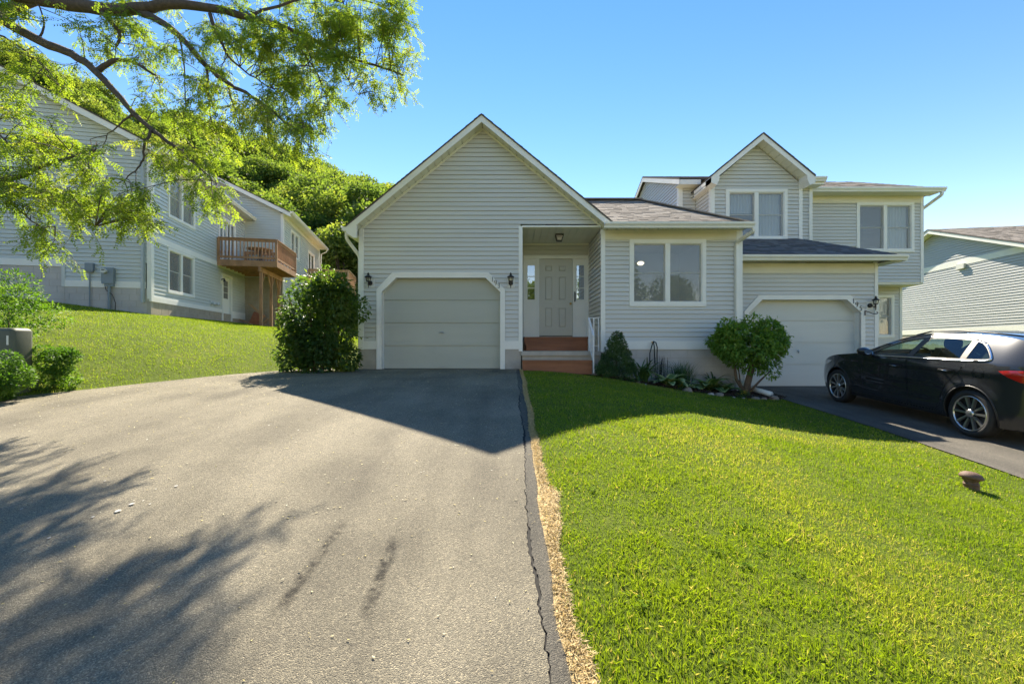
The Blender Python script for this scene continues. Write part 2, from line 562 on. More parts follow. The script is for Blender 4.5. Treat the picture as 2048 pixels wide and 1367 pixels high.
def ground_mat(name, kind):
    m, nt, b = new_mat(name)
    L = nt.links
    tc = nd(nt, 'ShaderNodeTexCoord')
    v = tc.outputs['Object']
    if kind == 'lawn':
        n1 = nd(nt, 'ShaderNodeTexNoise', Scale=1.2, Detail=8.0, Roughness=0.65)
        n2 = nd(nt, 'ShaderNodeTexNoise', Scale=45.0, Detail=6.0, Roughness=0.7)
        L.new(v, n1.inputs['Vector'])
        L.new(v, n2.inputs['Vector'])
        r1 = ramp(nt, [(0.25, (0.075, 0.11, 0.014)), (0.55, (0.12, 0.16, 0.022)), (0.8, (0.18, 0.185, 0.045))])
        L.new(n1.outputs['Fac'], r1.inputs['Fac'])
        r2 = ramp(nt, [(0.3, (0.35, 0.35, 0.3)), (0.7, (1.25, 1.25, 1.1))])
        L.new(n2.outputs['Fac'], r2.inputs['Fac'])
        mx = nd(nt, 'ShaderNodeMix', data_type='RGBA', blend_type='MULTIPLY')
        mx.inputs[0].default_value = 1.0
        L.new(r1.outputs[0], mx.inputs[6])
        L.new(r2.outputs[0], mx.inputs[7])
        L.new(mx.outputs[2], b.inputs['Base Color'])
        b.inputs['Roughness'].default_value = 0.95
        b.inputs['Specular IOR Level'].default_value = 0.1
        bp = nd(nt, 'ShaderNodeBump', Strength=0.8, Distance=0.02)
        L.new(n2.outputs['Fac'], bp.inputs['Height'])
        L.new(bp.outputs[0], b.inputs['Normal'])
        return m
    # asphalt
    worn = kind == 'asphalt_worn'
    edge = kind == 'asphalt_edge'
    n1 = nd(nt, 'ShaderNodeTexNoise', Scale=0.9, Detail=8.0, Roughness=0.6)
    vo = nd(nt, 'ShaderNodeTexVoronoi', Scale=210.0)
    n2 = nd(nt, 'ShaderNodeTexNoise', Scale=110.0, Detail=4.0, Roughness=0.7)
    mp = nd(nt, 'ShaderNodeMapping')
    mp.inputs['Scale'].default_value = (2.6, 0.35, 1)
    n4 = nd(nt, 'ShaderNodeTexNoise', Scale=1.1, Detail=6.0, Roughness=0.6)
    L.new(v, mp.inputs['Vector'])
    L.new(mp.outputs[0], n4.inputs['Vector'])
    for n in (n1, vo, n2):
        L.new(v, n.inputs['Vector'])
    if worn:
        mp.inputs['Scale'].default_value = (1.5, 0.30, 1)
        c0, c1, c2 = (0.128, 0.114, 0.085), (0.200, 0.178, 0.130), (0.270, 0.240, 0.176)
    elif edge:
        c0, c1, c2 = (0.075, 0.069, 0.057), (0.108, 0.099, 0.080), (0.145, 0.132, 0.106)
    else:
        c0, c1, c2 = (0.080, 0.074, 0.063), (0.118, 0.108, 0.091), (0.165, 0.150, 0.124)
    r1 = ramp(nt, [(0.36, c0), (0.50, c1), (0.66, c2)])
    av = nd(nt, 'ShaderNodeMath', operation='ADD')
    L.new(n1.outputs['Fac'], av.inputs[0])
    L.new(n4.outputs['Fac'], av.inputs[1])
    hf = nd(nt, 'ShaderNodeMath', operation='MULTIPLY')
    hf.inputs[1].default_value = 0.5
    L.new(av.outputs[0], hf.inputs[0])
    L.new(hf.outputs[0], r1.inputs['Fac'])
    basecol = r1.outputs[0]
    if worn:
        # faint scuffs where tyres have polished and soiled the surface
        for (ax, ay, bx, by, wd, st) in ((-1.02, 2.74, -1.03, 1.86, 0.050, 1.1), (-0.67, 2.55, -0.63, 1.86, 0.050, 1.2), (-0.72, 4.6, -0.55, 1.2, 0.30, 0.14), (-2.3, 5.4, -1.9, 1.2, 0.34, 0.14)):
            d_ = Vector((bx - ax, by - ay, 0))
            ln = d_.length
            d_.normalize()
            sb = nd(nt, 'ShaderNodeVectorMath', operation='SUBTRACT')
            L.new(v, sb.inputs[0])
            sb.inputs[1].default_value = (ax, ay, 0)
            dp = nd(nt, 'ShaderNodeVectorMath', operation='DOT_PRODUCT')
            L.new(sb.outputs[0], dp.inputs[0])
            dp.inputs[1].default_value = d_
            dq = nd(nt, 'ShaderNodeVectorMath', operation='DOT_PRODUCT')
            L.new(sb.outputs[0], dq.inputs[0])
            dq.inputs[1].default_value = (-d_.y, d_.x, 0)
            ab = nd(nt, 'ShaderNodeMath', operation='ABSOLUTE')
            L.new(dq.outputs['Value'], ab.inputs[0])
            m1 = nd(nt, 'ShaderNodeMapRange', interpolation_type='SMOOTHSTEP')
            m1.inputs['From Min'].default_value = wd
            m1.inputs['From Max'].default_value = wd * 0.2
            L.new(ab.outputs[0], m1.inputs['Value'])
            m2 = nd(nt, 'ShaderNodeMapRange', interpolation_type='SMOOTHSTEP')
            m2.inputs['From Min'].default_value = 0.0
            m2.inputs['From Max'].default_value = 0.22 * ln
            L.new(dp.outputs['Value'], m2.inputs['Value'])
            m3 = nd(nt, 'ShaderNodeMapRange', interpolation_type='SMOOTHSTEP')
            m3.inputs['From Min'].default_value = ln
            m3.inputs['From Max'].default_value = 0.78 * ln
            L.new(dp.outputs['Value'], m3.inputs['Value'])
            nz = nd(nt, 'ShaderNodeTexNoise', Scale=16.0, Detail=5.0, Roughness=0.75)
            L.new(v, nz.inputs['Vector'])
            m4 = nd(nt, 'ShaderNodeMapRange')
            m4.inputs['From Min'].default_value = 0.36
            m4.inputs['From Max'].default_value = 0.62
            m4.inputs['To Max'].default_value = st
            L.new(nz.outputs['Fac'], m4.inputs['Value'])
            k_ = m1.outputs[0]
            for o_ in (m2, m3, m4):
                mm = nd(nt, 'ShaderNodeMath', operation='MULTIPLY')
                L.new(k_, mm.inputs[0])
                L.new(o_.outputs[0], mm.inputs[1])
                k_ = mm.outputs[0]
            mc = nd(nt, 'ShaderNodeMix', data_type='RGBA')
            L.new(k_, mc.inputs[0])
            L.new(basecol, mc.inputs[6])
            mc.inputs[7].default_value = (0.035, 0.031, 0.024, 1)
            basecol = mc.outputs[2]
    # stone by stone variation
    r2 = ramp(nt, [(0.0, (0.45, 0.45, 0.45)), (0.55, (0.95, 0.95, 0.93)), (0.9, (1.5, 1.46, 1.36)), (1.0, (2.3, 2.2, 2.0))])
    sep = nd(nt, 'ShaderNodeSeparateColor')
    L.new(vo.outputs['Color'], sep.inputs[0])
    L.new(sep.outputs[0], r2.inputs['Fac'])
    mx = nd(nt, 'ShaderNodeMix', data_type='RGBA', blend_type='MULTIPLY')
    mx.inputs[0].default_value = 0.70
    L.new(basecol, mx.inputs[6])
    L.new(r2.outputs[0], mx.inputs[7])
    L.new(mx.outputs[2], b.inputs['Base Color'])
    b.inputs['Roughness'].default_value = 0.85
    b.inputs['Specular IOR Level'].default_value = 0.25
    ad = nd(nt, 'ShaderNodeMath', operation='SUBTRACT')
    L.new(n2.outputs['Fac'], ad.inputs[0])
    L.new(vo.outputs['Distance'], ad.inputs[1])
    bp = nd(nt, 'ShaderNodeBump', Strength=0.75, Distance=0.006)
    L.new(ad.outputs[0], bp.inputs['Height'])
    L.new(bp.outputs[0], b.inputs['Normal'])
    return m


LAWN = ground_mat('lawn_soil', 'lawn')
ASPH = ground_mat('asphalt_weathered', 'asphalt_worn')
ASPH_EDGE = ground_mat('asphalt_edge_seal', 'asphalt_edge')
ASPH2 = ground_mat('asphalt_newer', 'asphalt_new')
CRACK = simple('crack_fill', (0.018, 0.017, 0.015), 0.95, 0.4, 40)


def glass_mat(name, tint=(1, 1, 1), refl=1.0, rough=0.0, ior=1.5, base=0.04):
    """thin pane: clear with a mirror-like reflection that grows towards grazing angles"""
    m, nt, b = new_mat(name)
    L = nt.links
    nt.nodes.remove(b)
    out = [n for n in nt.nodes if n.type == 'OUTPUT_MATERIAL'][0]
    tr = nd(nt, 'ShaderNodeBsdfTransparent')
    tr.inputs[0].default_value = (*tint, 1)
    gl = nd(nt, 'ShaderNodeBsdfGlossy', Roughness=rough)
    gl.inputs[0].default_value = (refl, refl, refl, 1)
    # same reflectance from either side of the pane (Schlick on the facing angle)
    lw = nd(nt, 'ShaderNodeLayerWeight')
    pw = nd(nt, 'ShaderNodeMath', operation='POWER')
    pw.inputs[1].default_value = 4.0
    L.new(lw.outputs['Facing'], pw.inputs[0])
    f0 = base + 2 * ((ior - 1) / (ior + 1)) ** 2
    ma = nd(nt, 'ShaderNodeMath', operation='MULTIPLY_ADD')
    ma.use_clamp = True
    ma.inputs[1].default_value = 1 - f0
    ma.inputs[2].default_value = f0
    L.new(pw.outputs[0], ma.inputs[0])
    mx = nd(nt, 'ShaderNodeMixShader')
    L.new(ma.outputs[0], mx.inputs[0])
    L.new(tr.outputs[0], mx.inputs[1])
    L.new(gl.outputs[0], mx.inputs[2])
    L.new(mx.outputs[0], out.inputs['Surface'])
    return m


GLASS = glass_mat('window_glass', (0.80, 0.86, 0.86), 1.0, 0.0, 1.5, 0.10)
GLASS_MIRROR = glass_mat('sidelight_glass', (0.7, 0.75, 0.75), 1.0, 0.0, 1.7, 0.20)
GLASS_LAMP = glass_mat('lantern_glass', (0.92, 0.92, 0.86), 1.0, 0.15, 1.4, 0.06)
CAR_GLASS = glass_mat('car_glass', (0.66, 0.82, 0.73), 1.0, 0.0, 1.25, 0.02)


def screen_mat():
    m, nt, b = new_mat('insect_screen')
    L = nt.links
    b.inputs['Base Color'].default_value = (0.40, 0.40, 0.37, 1)
    b.inputs['Roughness'].default_value = 0.6
    tr = nd(nt, 'ShaderNodeBsdfTransparent')
    mx = nd(nt, 'ShaderNodeMixShader')
    mx.inputs[0].default_value = 0.42
    out = [n for n in nt.nodes if n.type == 'OUTPUT_MATERIAL'][0]
    L.new(tr.outputs[0], mx.inputs[1])
    L.new(b.outputs[0], mx.inputs[2])
    L.new(mx.outputs[0], out.inputs['Surface'])
    return m


SCREEN = screen_mat()


def emit_mat(name, col, s):
    m, nt, b = new_mat(name)
    b.inputs['Base Color'].default_value = (*col, 1)
    b.inputs['Emission Color'].default_value = (*col, 1)
    b.inputs['Emission Strength'].default_value = s
    return m


LAMP_ON = emit_mat('ceiling_lamp_glow', (1.0, 0.80, 0.52), 1.1)

m_, nt_, b_ = new_mat('car_paint')
b_.inputs['Base Color'].default_value = (0.024, 0.025, 0.027, 1)
b_.inputs['Metallic'].default_value = 0.0
b_.inputs['Specular IOR Level'].default_value = 0.15
b_.inputs['Roughness'].default_value = 0.25
b_.inputs['Coat Weight'].default_value = 1.0
b_.inputs['Coat Roughness'].default_value = 0.02
# the inner side of the shell is dark trim
g_ = nd(nt_, 'ShaderNodeNewGeometry')
df_ = nd(nt_, 'ShaderNodeBsdfDiffuse')
df_.inputs[0].default_value = (0.03, 0.03, 0.03, 1)
mx_s = nd(nt_, 'ShaderNodeMixShader')
nt_.links.new(g_.outputs['Backfacing'], mx_s.inputs[0])
nt_.links.new(b_.outputs[0], mx_s.inputs[1])
nt_.links.new(df_.outputs[0], mx_s.inputs[2])
nt_.links.new(mx_s.outputs[0], [n for n in nt_.nodes if n.type == 'OUTPUT_MATERIAL'][0].inputs['Surface'])
PAINT = m_
CHROME = simple('chrome', (0.80, 0.80, 0.80), 0.12, 0.02, 5, metal=1.0)
ALLOY = simple('alloy', (0.62, 0.61, 0.59), 0.28, 0.05, 8, metal=0.9)
ALLOY_DARK = simple('alloy_dark', (0.03, 0.03, 0.032), 0.4, 0.1, 8)
TYRE = simple('tyre_rubber', (0.022, 0.022, 0.022), 0.75, 0.15, 20, 0.2, 120)
BLACKTRIM = simple('black_trim', (0.016, 0.016, 0.017), 0.5, 0.1, 10)
PILLAR = simple('satin_pillar', (0.045, 0.040, 0.036), 0.45, 0.08, 4)
CABIN = simple('cabin_fabric', (0.028, 0.028, 0.029), 0.85, 0.15, 12)
TAIL_RED = simple('tail_lamp_red', (0.42, 0.012, 0.010), 0.12, 0.1, 6, coat=1.0)
TAIL_CLEAR = simple('tail_lamp_clear', (0.62, 0.55, 0.50), 0.15, 0.1, 6, coat=1.0)
# ---------------------------------------------------------------- ground, driveways
def axis(a, b, lo, hi, fine, coarse_pts):
    return np.unique(np.concatenate([np.arange(lo, hi + 1e-6, fine), np.array(coarse_pts, float), [a, b]]))


def grid_mesh(name, X, Y, Z, mat, kind='structure'):
    n, m = X.shape
    V = np.stack([X.ravel(), Y.ravel(), Z.ravel()], 1)
    i = np.arange(n * m).reshape(n, m)
    F = np.stack([i[:-1, :-1].ravel(), i[1:, :-1].ravel(), i[1:, 1:].ravel(), i[:-1, 1:].ravel()], 1)
    return np_mesh(name, V, F, mat, None, smooth=True, kind=kind)


gx = axis(-600, 600, -18, 14, 0.25, [-450, -300, -220, -170, -140, -120, -100, -85, -70, -60, -50, -42, -36, -30, -26, -23, -20, 16, 18, 21, 25, 30, 40, 60, 90, 140, 220, 400])
gy = axis(-500, 700, -5, 26, 0.25, [-300, -150, -80, -40, -20, -12, -8, 28, 30, 32, 35, 38, 42, 46, 50, 55, 60, 65, 70, 75, 80, 85, 88, 95, 105, 120, 150, 200, 300, 450])
GX, GY = np.meshgrid(gx, gy, indexing='ij')
grid_mesh('ground', GX, GY, height(GX, GY), LAWN)

EDGE_L = [(-4.62, 10.42), (-5.05, 9.6), (-5.8, 8.2), (-6.4, 6.85), (-7.0, 6.0), (-8.6, 3.5), (-11.0, 0.0), (-14.0, -4.0)]


def edge_left(y):
    ys = [p[1] for p in EDGE_L][::-1]
    xs = [p[0] for p in EDGE_L][::-1]
    return np.interp(y, ys, xs)


def edge_right(y):
    y = np.asarray(y, float)
    return 0.185 + 0.05 * np.clip((3 - y) / 2, 0, 1) + 0.035 * (noise2(y, y * 0, 2.3) - 0.5) + 0.02 * (noise2(y, y * 0 + 9, 9.0) - 0.5)


def crack_x(y):
    y = np.asarray(y, float)
    return 0.100 + 0.05 * np.clip((2.6 - y) / 1.2, 0, 1) + 0.05 * (noise2(y, y * 0 + 3, 3.0) - 0.5) + 0.016 * (noise2(y, y * 0 + 5, 9.0) - 0.5) + 0.022 * (noise2(y, y * 0 + 5, 37.0) - 0.5)


ys = np.concatenate([np.arange(-4, 1, 0.25), np.arange(1, 10.46, 0.02)])
ss = np.linspace(0, 1, 50)
cx_ = crack_x(ys)
YY = np.repeat(ys[:, None], 50, 1)
XX = edge_left(ys)[:, None] + (cx_ - edge_left(ys))[:, None] * ss[None, :]
grid_mesh('driveway', XX, YY, height(XX, YY) + 0.012 + 0.003 * noise2(XX, YY, 1.5), ASPH)
# the newer black strip along the lawn, split off by a crack
s2 = np.linspace(0, 1, 6)
wgap = (0.004 + 0.030 * np.clip(noise2(ys, ys * 0 + 7, 5.0) * 1.7 - 0.65, 0, 1) + 0.010 * np.clip(noise2(ys, ys * 0 + 17, 26.0) - 0.4, 0, 1)) * np.clip((8.5 - ys) / 3.0, 0.1, 1)
XE = (cx_ + wgap)[:, None] + (edge_right(ys) - cx_ - wgap)[:, None] * s2[None, :]
YE = np.repeat(ys[:, None], 6, 1)
grid_mesh('driveway_edge_strip', XE, YE, height(XE, YE) + 0.014 - 0.012 * (s2[None, :] > 0.99), ASPH_EDGE)
XC = cx_[:, None] + np.array([-0.02, 0.05])[None, :]
YC = np.repeat(ys[:, None], 2, 1)
grid_mesh('asphalt_crack', XC, YC, height(XC, YC) + 0.004, CRACK)


def edge_next(y):
    return np.interp(y, [-4, 0, 4.48, 7.0, 10.42, 11.3], [4.9, 5.05, 5.2, 5.38, 5.62, 5.68]) + 0.03 * (noise2(y, np.zeros_like(y) + 4, 3.0) - 0.5)


ys = np.arange(-4, 11.3, 0.1)
YY = np.repeat(ys[:, None], 24, 1)
XX = edge_next(ys)[:, None] + (9.4 - edge_next(ys))[:, None] * np.linspace(0, 1, 24)[None, :]
grid_mesh('driveway_next_door', XX, YY, height(XX, YY) + 0.014, ASPH2)
# street behind the eye point
ys = np.linspace(-14, -4.2, 12)
YY = np.repeat(ys[:, None], 60, 1)
XX = np.repeat(np.linspace(-60, 60, 60)[None, :], 12, 0)
grid_mesh('street', XX, YY, height(XX, YY) + 0.016, ASPH)

# planting bed (mulch)
BED_F = [(1.98, 9.72), (2.35, 9.55), (3.3, 9.35), (4.3, 9.15), (5.0, 8.98), (5.5, 8.95), (5.75, 9.2)]
xs = np.linspace(1.98, 5.75, 60)
yf = np.interp(xs, [p[0] for p in BED_F], [p[1] for p in BED_F])
tt = np.linspace(0, 1, 14)
XX = np.repeat(xs[:, None], 14, 1)
YY = yf[:, None] + (10.34 - yf)[:, None] * tt[None, :]
ZZ = height(XX, YY) + 0.012 + 0.035 * noise2(XX, YY, 11) * np.sin(np.pi * np.clip(tt, 0.0, 1))[None, :] ** 0.3
grid_mesh('planting_bed', XX, YY, ZZ, MULCH)


# ---------------------------------------------------------------- building helpers
class Fr:
    """a wall plane: O = (x, y) origin, ax = unit direction along the wall, n = outward normal"""

    def __init__(s, O, ax, n):
        s.O, s.ax, s.n = O, ax, n

    def P(s, a, d, z):
        return (s.O[0] + s.ax[0] * a + s.n[0] * d, s.O[1] + s.ax[1] * a + s.n[1] * d, z)


def fbox(mb, fr, a0, a1, d0, d1, z0, z1):
    mb.hexa([fr.P(a0, d0, z0), fr.P(a1, d0, z0), fr.P(a1, d1, z0), fr.P(a0, d1, z0),
             fr.P(a0, d0, z1), fr.P(a1, d0, z1), fr.P(a1, d1, z1), fr.P(a0, d1, z1)])


def fpart(name, fr, a0, a1, d0, d1, z0, z1, mat, parent, **k):
    m = MB()
    fbox(m, fr, a0, a1, d0, d1, z0, z1)
    return m.build(name, mat, parent, **k)


def span(poly, z):
    xs = []
    n = len(poly)
    for i in range(n):
        (x0, z0), (x1, z1) = poly[i], poly[(i + 1) % n]
        if (z0 <= z <= z1) or (z1 <= z <= z0):
            if abs(z1 - z0) < 1e-9:
                xs += [x0, x1]
            else:
                xs.append(x0 + (x1 - x0) * (z - z0) / (z1 - z0))
    return (min(xs), max(xs)) if xs else None


def siding(parent, fr, outline, openings=(), e=0.105, mat=None, depth=0.019, back=0.0, wallname='wall', lap=True):
    """clapboard courses, each its own board, on a backing wall"""
    mat = mat or VINYL
    z0 = min(p[1] for p in outline)
    z1 = max(p[1] for p in outline)
    wall = MB()
    rows = []
    n = int(math.ceil((z1 - z0) / e - 0.05))
    for i in range(n):
        zb, zt = z0 + i * e, min(z0 + (i + 1) * e, z1 - 1e-4)
        zm = (zb + zt) / 2
        sb, st, sm = span(outline, zb + 1e-5), span(outline, zt - 1e-5), span(outline, zm)
        if not sm:
            continue
        sb, st = sb or sm, st or sm
        segs = [[sb[0], sb[1], st[0], st[1]]]
        for op in openings:
            oz0, oz1 = min(p[1] for p in op), max(p[1] for p in op)
            if not (oz0 < zm < oz1):
                continue
            ob = span(op, min(max(zb, oz0 + 1e-4), oz1 - 1e-4))
            ot = span(op, min(max(zt, oz0 + 1e-4), oz1 - 1e-4))
            out = []
            for a in segs:
                om = (ob[0] + ot[0]) / 2, (ob[1] + ot[1]) / 2
                am = (a[0] + a[2]) / 2, (a[1] + a[3]) / 2
                if om[1] <= am[0] or om[0] >= am[1]:
                    out.append(a)
                    continue
                if om[0] > am[0]:
                    out.append([a[0], ob[0], a[2], ot[0]])
                if om[1] < am[1]:
                    out.append([ob[1], a[1], ot[1], a[3]])
            segs = out
        segs = [s for s in segs if max(s[1] - s[0], s[3] - s[2]) > 0.01]
        for a in segs:
            wall.face([fr.P(a[0], -0.014, zb), fr.P(a[1], -0.014, zb), fr.P(a[3], -0.014, zt), fr.P(a[2], -0.014, zt)])
        if segs:
            rows.append((zb, zt, segs))
    w = wall.build(wallname, mat, parent)
    for zb, zt, segs in rows:
        for a in segs:
            parts = [(a, 0.0)]
            if lap and a[1] - a[0] > 2.2 and random.random() < 0.45:
                t = random.uniform(0.25, 0.75)
                xb, xt = lerp(a[0], a[1], t), lerp(a[2], a[3], t)
                xt = xb = (xb + xt) / 2
                parts = [([a[0], xb, a[2], xt], 0.0), ([xb, a[1], xt, a[3]], 0.0022)]
            for s, dx in parts:
                d0, d1 = depth + dx + random.uniform(-0.0018, 0.0018), 0.003 + dx
                g = 1 - 0.013 / e          # course stops short: groove added to deepen the shade line under the lip
                x2, x3, z2 = lerp(s[0], s[2], g), lerp(s[1], s[3], g), lerp(zb, zt, g)
                c = [fr.P(s[0], -0.012, zb), fr.P(s[1], -0.012, zb), fr.P(s[1], d0, zb), fr.P(s[0], d0, zb),
                     fr.P(x2, -0.012, z2), fr.P(x3, -0.012, z2), fr.P(x3, d1, z2), fr.P(x2, d1, z2)]
                m = MB()
                m.hexa(c)
                m.build('siding_board', mat, w)
    return w


def corner_board(parent, fr, a0, a1, z0, z1, d=0.028, mat=None):
    return fpart('corner_board', fr, a0, a1, -0.03, d, z0, z1, mat or TRIM, parent)


def window(parent, fr, a0, a1, z0, z1, units=2, casing=0.085, curtain=None, meet=0.5, mat=None, shade=None, deep=0.7, lamp=None, screen=True, wood=None):
    mat = mat or TRIM
    m = MB()
    c = casing
    fbox(m, fr, a0, a1, -0.02, 0.030, z1 - c * 0.9, z1)
    fbox(m, fr, a0, a1, -0.02, 0.034, z0, z0 + c)
    fbox(m, fr, a0, a0 + c, -0.02, 0.028, z0 + c, z1 - c * 0.9)
    fbox(m, fr, a1 - c, a1, -0.02, 0.028, z0 + c, z1 - c * 0.9)
    # thin inner lip
    lp = 0.022
    fbox(m, fr, a0 + c, a0 + c + lp, -0.06, 0.014, z0 + c, z1 - c * 0.9)
    fbox(m, fr, a1 - c - lp, a1 - c, -0.06, 0.014, z0 + c, z1 - c * 0.9)
    fbox(m, fr, a0 + c + lp, a1 - c - lp, -0.06, 0.014, z1 - c * 0.9 - lp, z1 - c * 0.9)
    fbox(m, fr, a0 + c + lp, a1 - c - lp, -0.06, 0.018, z0 + c, z0 + c + lp)
    iw0, iw1 = a0 + c + lp, a1 - c - lp
    iz0, iz1 = z0 + c + lp, z1 - c * 0.9 - lp
    mull = 0.11 if units == 2 else 0
    uw = (iw1 - iw0 - mull * (units - 1)) / units
    if units == 2:
        fbox(m, fr, iw0 + uw, iw0 + uw + mull, -0.06, 0.02, iz0, iz1)
    w = m.build('window', mat, parent)
    for i in range(units):
        b0 = iw0 + i * (uw + mull)
        b1 = b0 + uw
        zm = iz0 + (iz1 - iz0) * (1 - meet)
        for (s0, s1, dd) in ((zm - 0.015, iz1, -0.040), (iz0, zm + 0.015, -0.052)):
            q = MB()
            r = 0.022
            fbox(q, fr, b0, b1, dd - 0.012, dd + 0.012, s1 - r, s1)
            fbox(q, fr, b0, b1, dd - 0.012, dd + 0.012, s0, s0 + r)
            fbox(q, fr, b0, b0 + r, dd - 0.012, dd + 0.012, s0 + r, s1 - r)
            fbox(q, fr, b1 - r, b1, dd - 0.012, dd + 0.012, s0 + r, s1 - r)
            q.build('sash', mat, w)
            g = MB()
            g.face([fr.P(b0 + r, dd, s0 + r), fr.P(b1 - r, dd, s0 + r), fr.P(b1 - r, dd, s1 - r), fr.P(b0 + r, dd, s1 - r)])
            g.build('pane', GLASS, w)
        if screen:
            g = MB()
            g.face([fr.P(b0, -0.022, iz0), fr.P(b1, -0.022, iz0), fr.P(b1, -0.022, iz1), fr.P(b0, -0.022, iz1)])
            g.build('insect_screen', SCREEN, w)
        if curtain and curtain[i]:
            g = MB()
            k = 26
            kind = curtain[i]
            zlo = iz0 - 0.02 if kind != 'half' else iz0 + (iz1 - iz0) * 0.55
            pr = None
            for j in range(k + 1):
                a = lerp(b0 + 0.01, b1 - 0.01 - (0.0 if kind != 'part' else uw * 0.2), j / k)
                d = -0.13 + 0.016 * math.sin(j * 1.9) + random.uniform(-0.004, 0.004)
                if pr:
                    g.face([fr.P(pr[0], pr[1], zlo), fr.P(a, d, zlo), fr.P(a, d, iz1), fr.P(pr[0], pr[1], iz1)])
                pr = (a, d)
            g.build('curtain', CURTAIN if kind != 'blind' else BLIND, w)
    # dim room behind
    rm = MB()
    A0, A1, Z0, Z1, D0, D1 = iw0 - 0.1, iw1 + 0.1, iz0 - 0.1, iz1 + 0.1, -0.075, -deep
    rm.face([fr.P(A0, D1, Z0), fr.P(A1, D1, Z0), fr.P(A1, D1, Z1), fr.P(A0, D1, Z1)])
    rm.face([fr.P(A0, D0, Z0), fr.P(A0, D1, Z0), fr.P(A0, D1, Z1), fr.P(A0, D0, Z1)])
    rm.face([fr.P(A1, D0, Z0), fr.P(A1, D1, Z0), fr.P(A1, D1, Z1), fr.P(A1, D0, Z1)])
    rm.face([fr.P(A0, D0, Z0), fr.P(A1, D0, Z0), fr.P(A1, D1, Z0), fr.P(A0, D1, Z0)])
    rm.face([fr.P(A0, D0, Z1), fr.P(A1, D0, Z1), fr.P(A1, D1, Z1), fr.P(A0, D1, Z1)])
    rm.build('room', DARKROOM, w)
    return w


def gutter(parent, p0, p1, out, mat=None, s=1.0):
    """K-style gutter from p0 to p1 (top back edge), out = outward 2-D direction"""
    prof = [(0, 0), (0, -0.125 * s), (0.072 * s, -0.125 * s), (0.082 * s, -0.085 * s), (0.118 * s, -0.045 * s), (0.122 * s, 0), (0.112 * s, 0), (0.108 * s, -0.03 * s), (0.01, -0.03 * s), (0.01, 0)]
    m = MB()
    poly = [(p0[0] + out[0] * d, p0[1] + out[1] * d, p0[2] + z) for d, z in prof]
    k = len(poly)
    ext = Vector(p1) - Vector(p0)
    n = len(m.v)
    m.v += poly + [tuple(Vector(p) + ext) for p in poly]
    for i in range(k):
        j = (i + 1) % k
        m.f.append((n + i, n + j, n + k + j, n + k + i))
        m.t.append(0.5)
    for o in (0, k):
        m.f.append((n + o, n + o + 1, n + o + 2, n + o + 3, n + o + 7, n + o + 8))
        m.f.append((n + o + 3, n + o + 4, n + o + 5, n + o + 6, n + o + 7))
        m.t += [0.5, 0.5]
    return m.build('gutter', mat or GUTTER, parent)


def downspout(parent, path, mat=None, w=0.075, h=0.055):
    m = MB()
    P = [Vector(p) for p in path]
    # rounded elbows
    Q = [P[0]]
    for i in range(1, len(P) - 1):
        a, b, c = P[i - 1], P[i], P[i + 1]
        r = min(0.08, (a - b).length * 0.4, (c - b).length * 0.4)
        p0 = b + (a - b).normalized() * r
        p1 = b + (c - b).normalized() * r
        for t in (0, 0.5, 1):
            Q.append(p0 * (1 - t) ** 2 + b * 2 * t * (1 - t) + p1 * t * t)
    Q.append(P[-1])
    m.tube(Q, 0.04, 4, flat=(w, h))
    return m.build('downspout', mat or GUTTER, parent)


def shingles(parent, poly, mat, row=0.125, seed=1):
    """courses of overlapping tabs on a planar polygon (first edge = eave)"""
    rnd = random.Random(seed)
    P = [Vector(p) for p in poly]
    u = (P[1] - P[0]).normalized()
    nrm = None
    for k in range(2, len(P)):
        c = u.cross(P[k] - P[0])
        if c.length > 1e-6:
            nrm = c.normalized()
            break
    if nrm.z < 0:
        nrm = -nrm
    v = nrm.cross(u).normalized()
    if v.z < 0:
        v = -v
    uv = [((p - P[0]).dot(u), (p - P[0]).dot(v)) for p in P]
    vmax = max(q[1] for q in uv)
    m = MB()
    r = 0
    while r * row < vmax - 0.02:
        v0, v1 = r * row, min((r + 1) * row + 0.01, vmax)
        s0, s1 = span(uv, v0 + 1e-4), span(uv, v1 - 1e-4)
        if s0 and s1:
            a, b = s0
            x = a - rnd.uniform(0, 0.2)
            while x < b:
                w = rnd.choice((0.12, 0.16, 0.2, 0.26, 0.3)) * rnd.uniform(0.8, 1.2)
                x0, x1 = max(x, a), min(x + w, b)
                x += w
                if x1 - x0 < 0.01:
                    continue
                t0, t1 = min(max(x0, s1[0]), s1[1]), max(min(x1, s1[1]), s1[0])
                lift = rnd.choice((0.006, 0.007, 0.012, 0.013))
                q = [P[0] + u * x0 + v * v0 + nrm * lift, P[0] + u * x1 + v * v0 + nrm * lift,
                     P[0] + u * t1 + v * v1 + nrm * 0.004, P[0] + u * t0 + v * v1 + nrm * 0.004]
                tint = rnd.random()
                if (q[2] - q[3]).length > 1e-4:
                    m.face(q, tint)
                else:
                    m.face(q[:3], tint)
                m.face([P[0] + u * x0 + v * v0, P[0] + u * x1 + v * v0, q[1], q[0]], tint * 0.5)
        r += 1
    return m.build('shingles', mat, parent, tint=True, kind='stuff')


def roof_slab(parent, poly, th, mat=None, name='roof'):
    m = MB()
    m.prism([(p[0], p[1], p[2]) for p in poly], (0, 0, -th))
    return m.build(name, mat or ROOFBASE, parent)


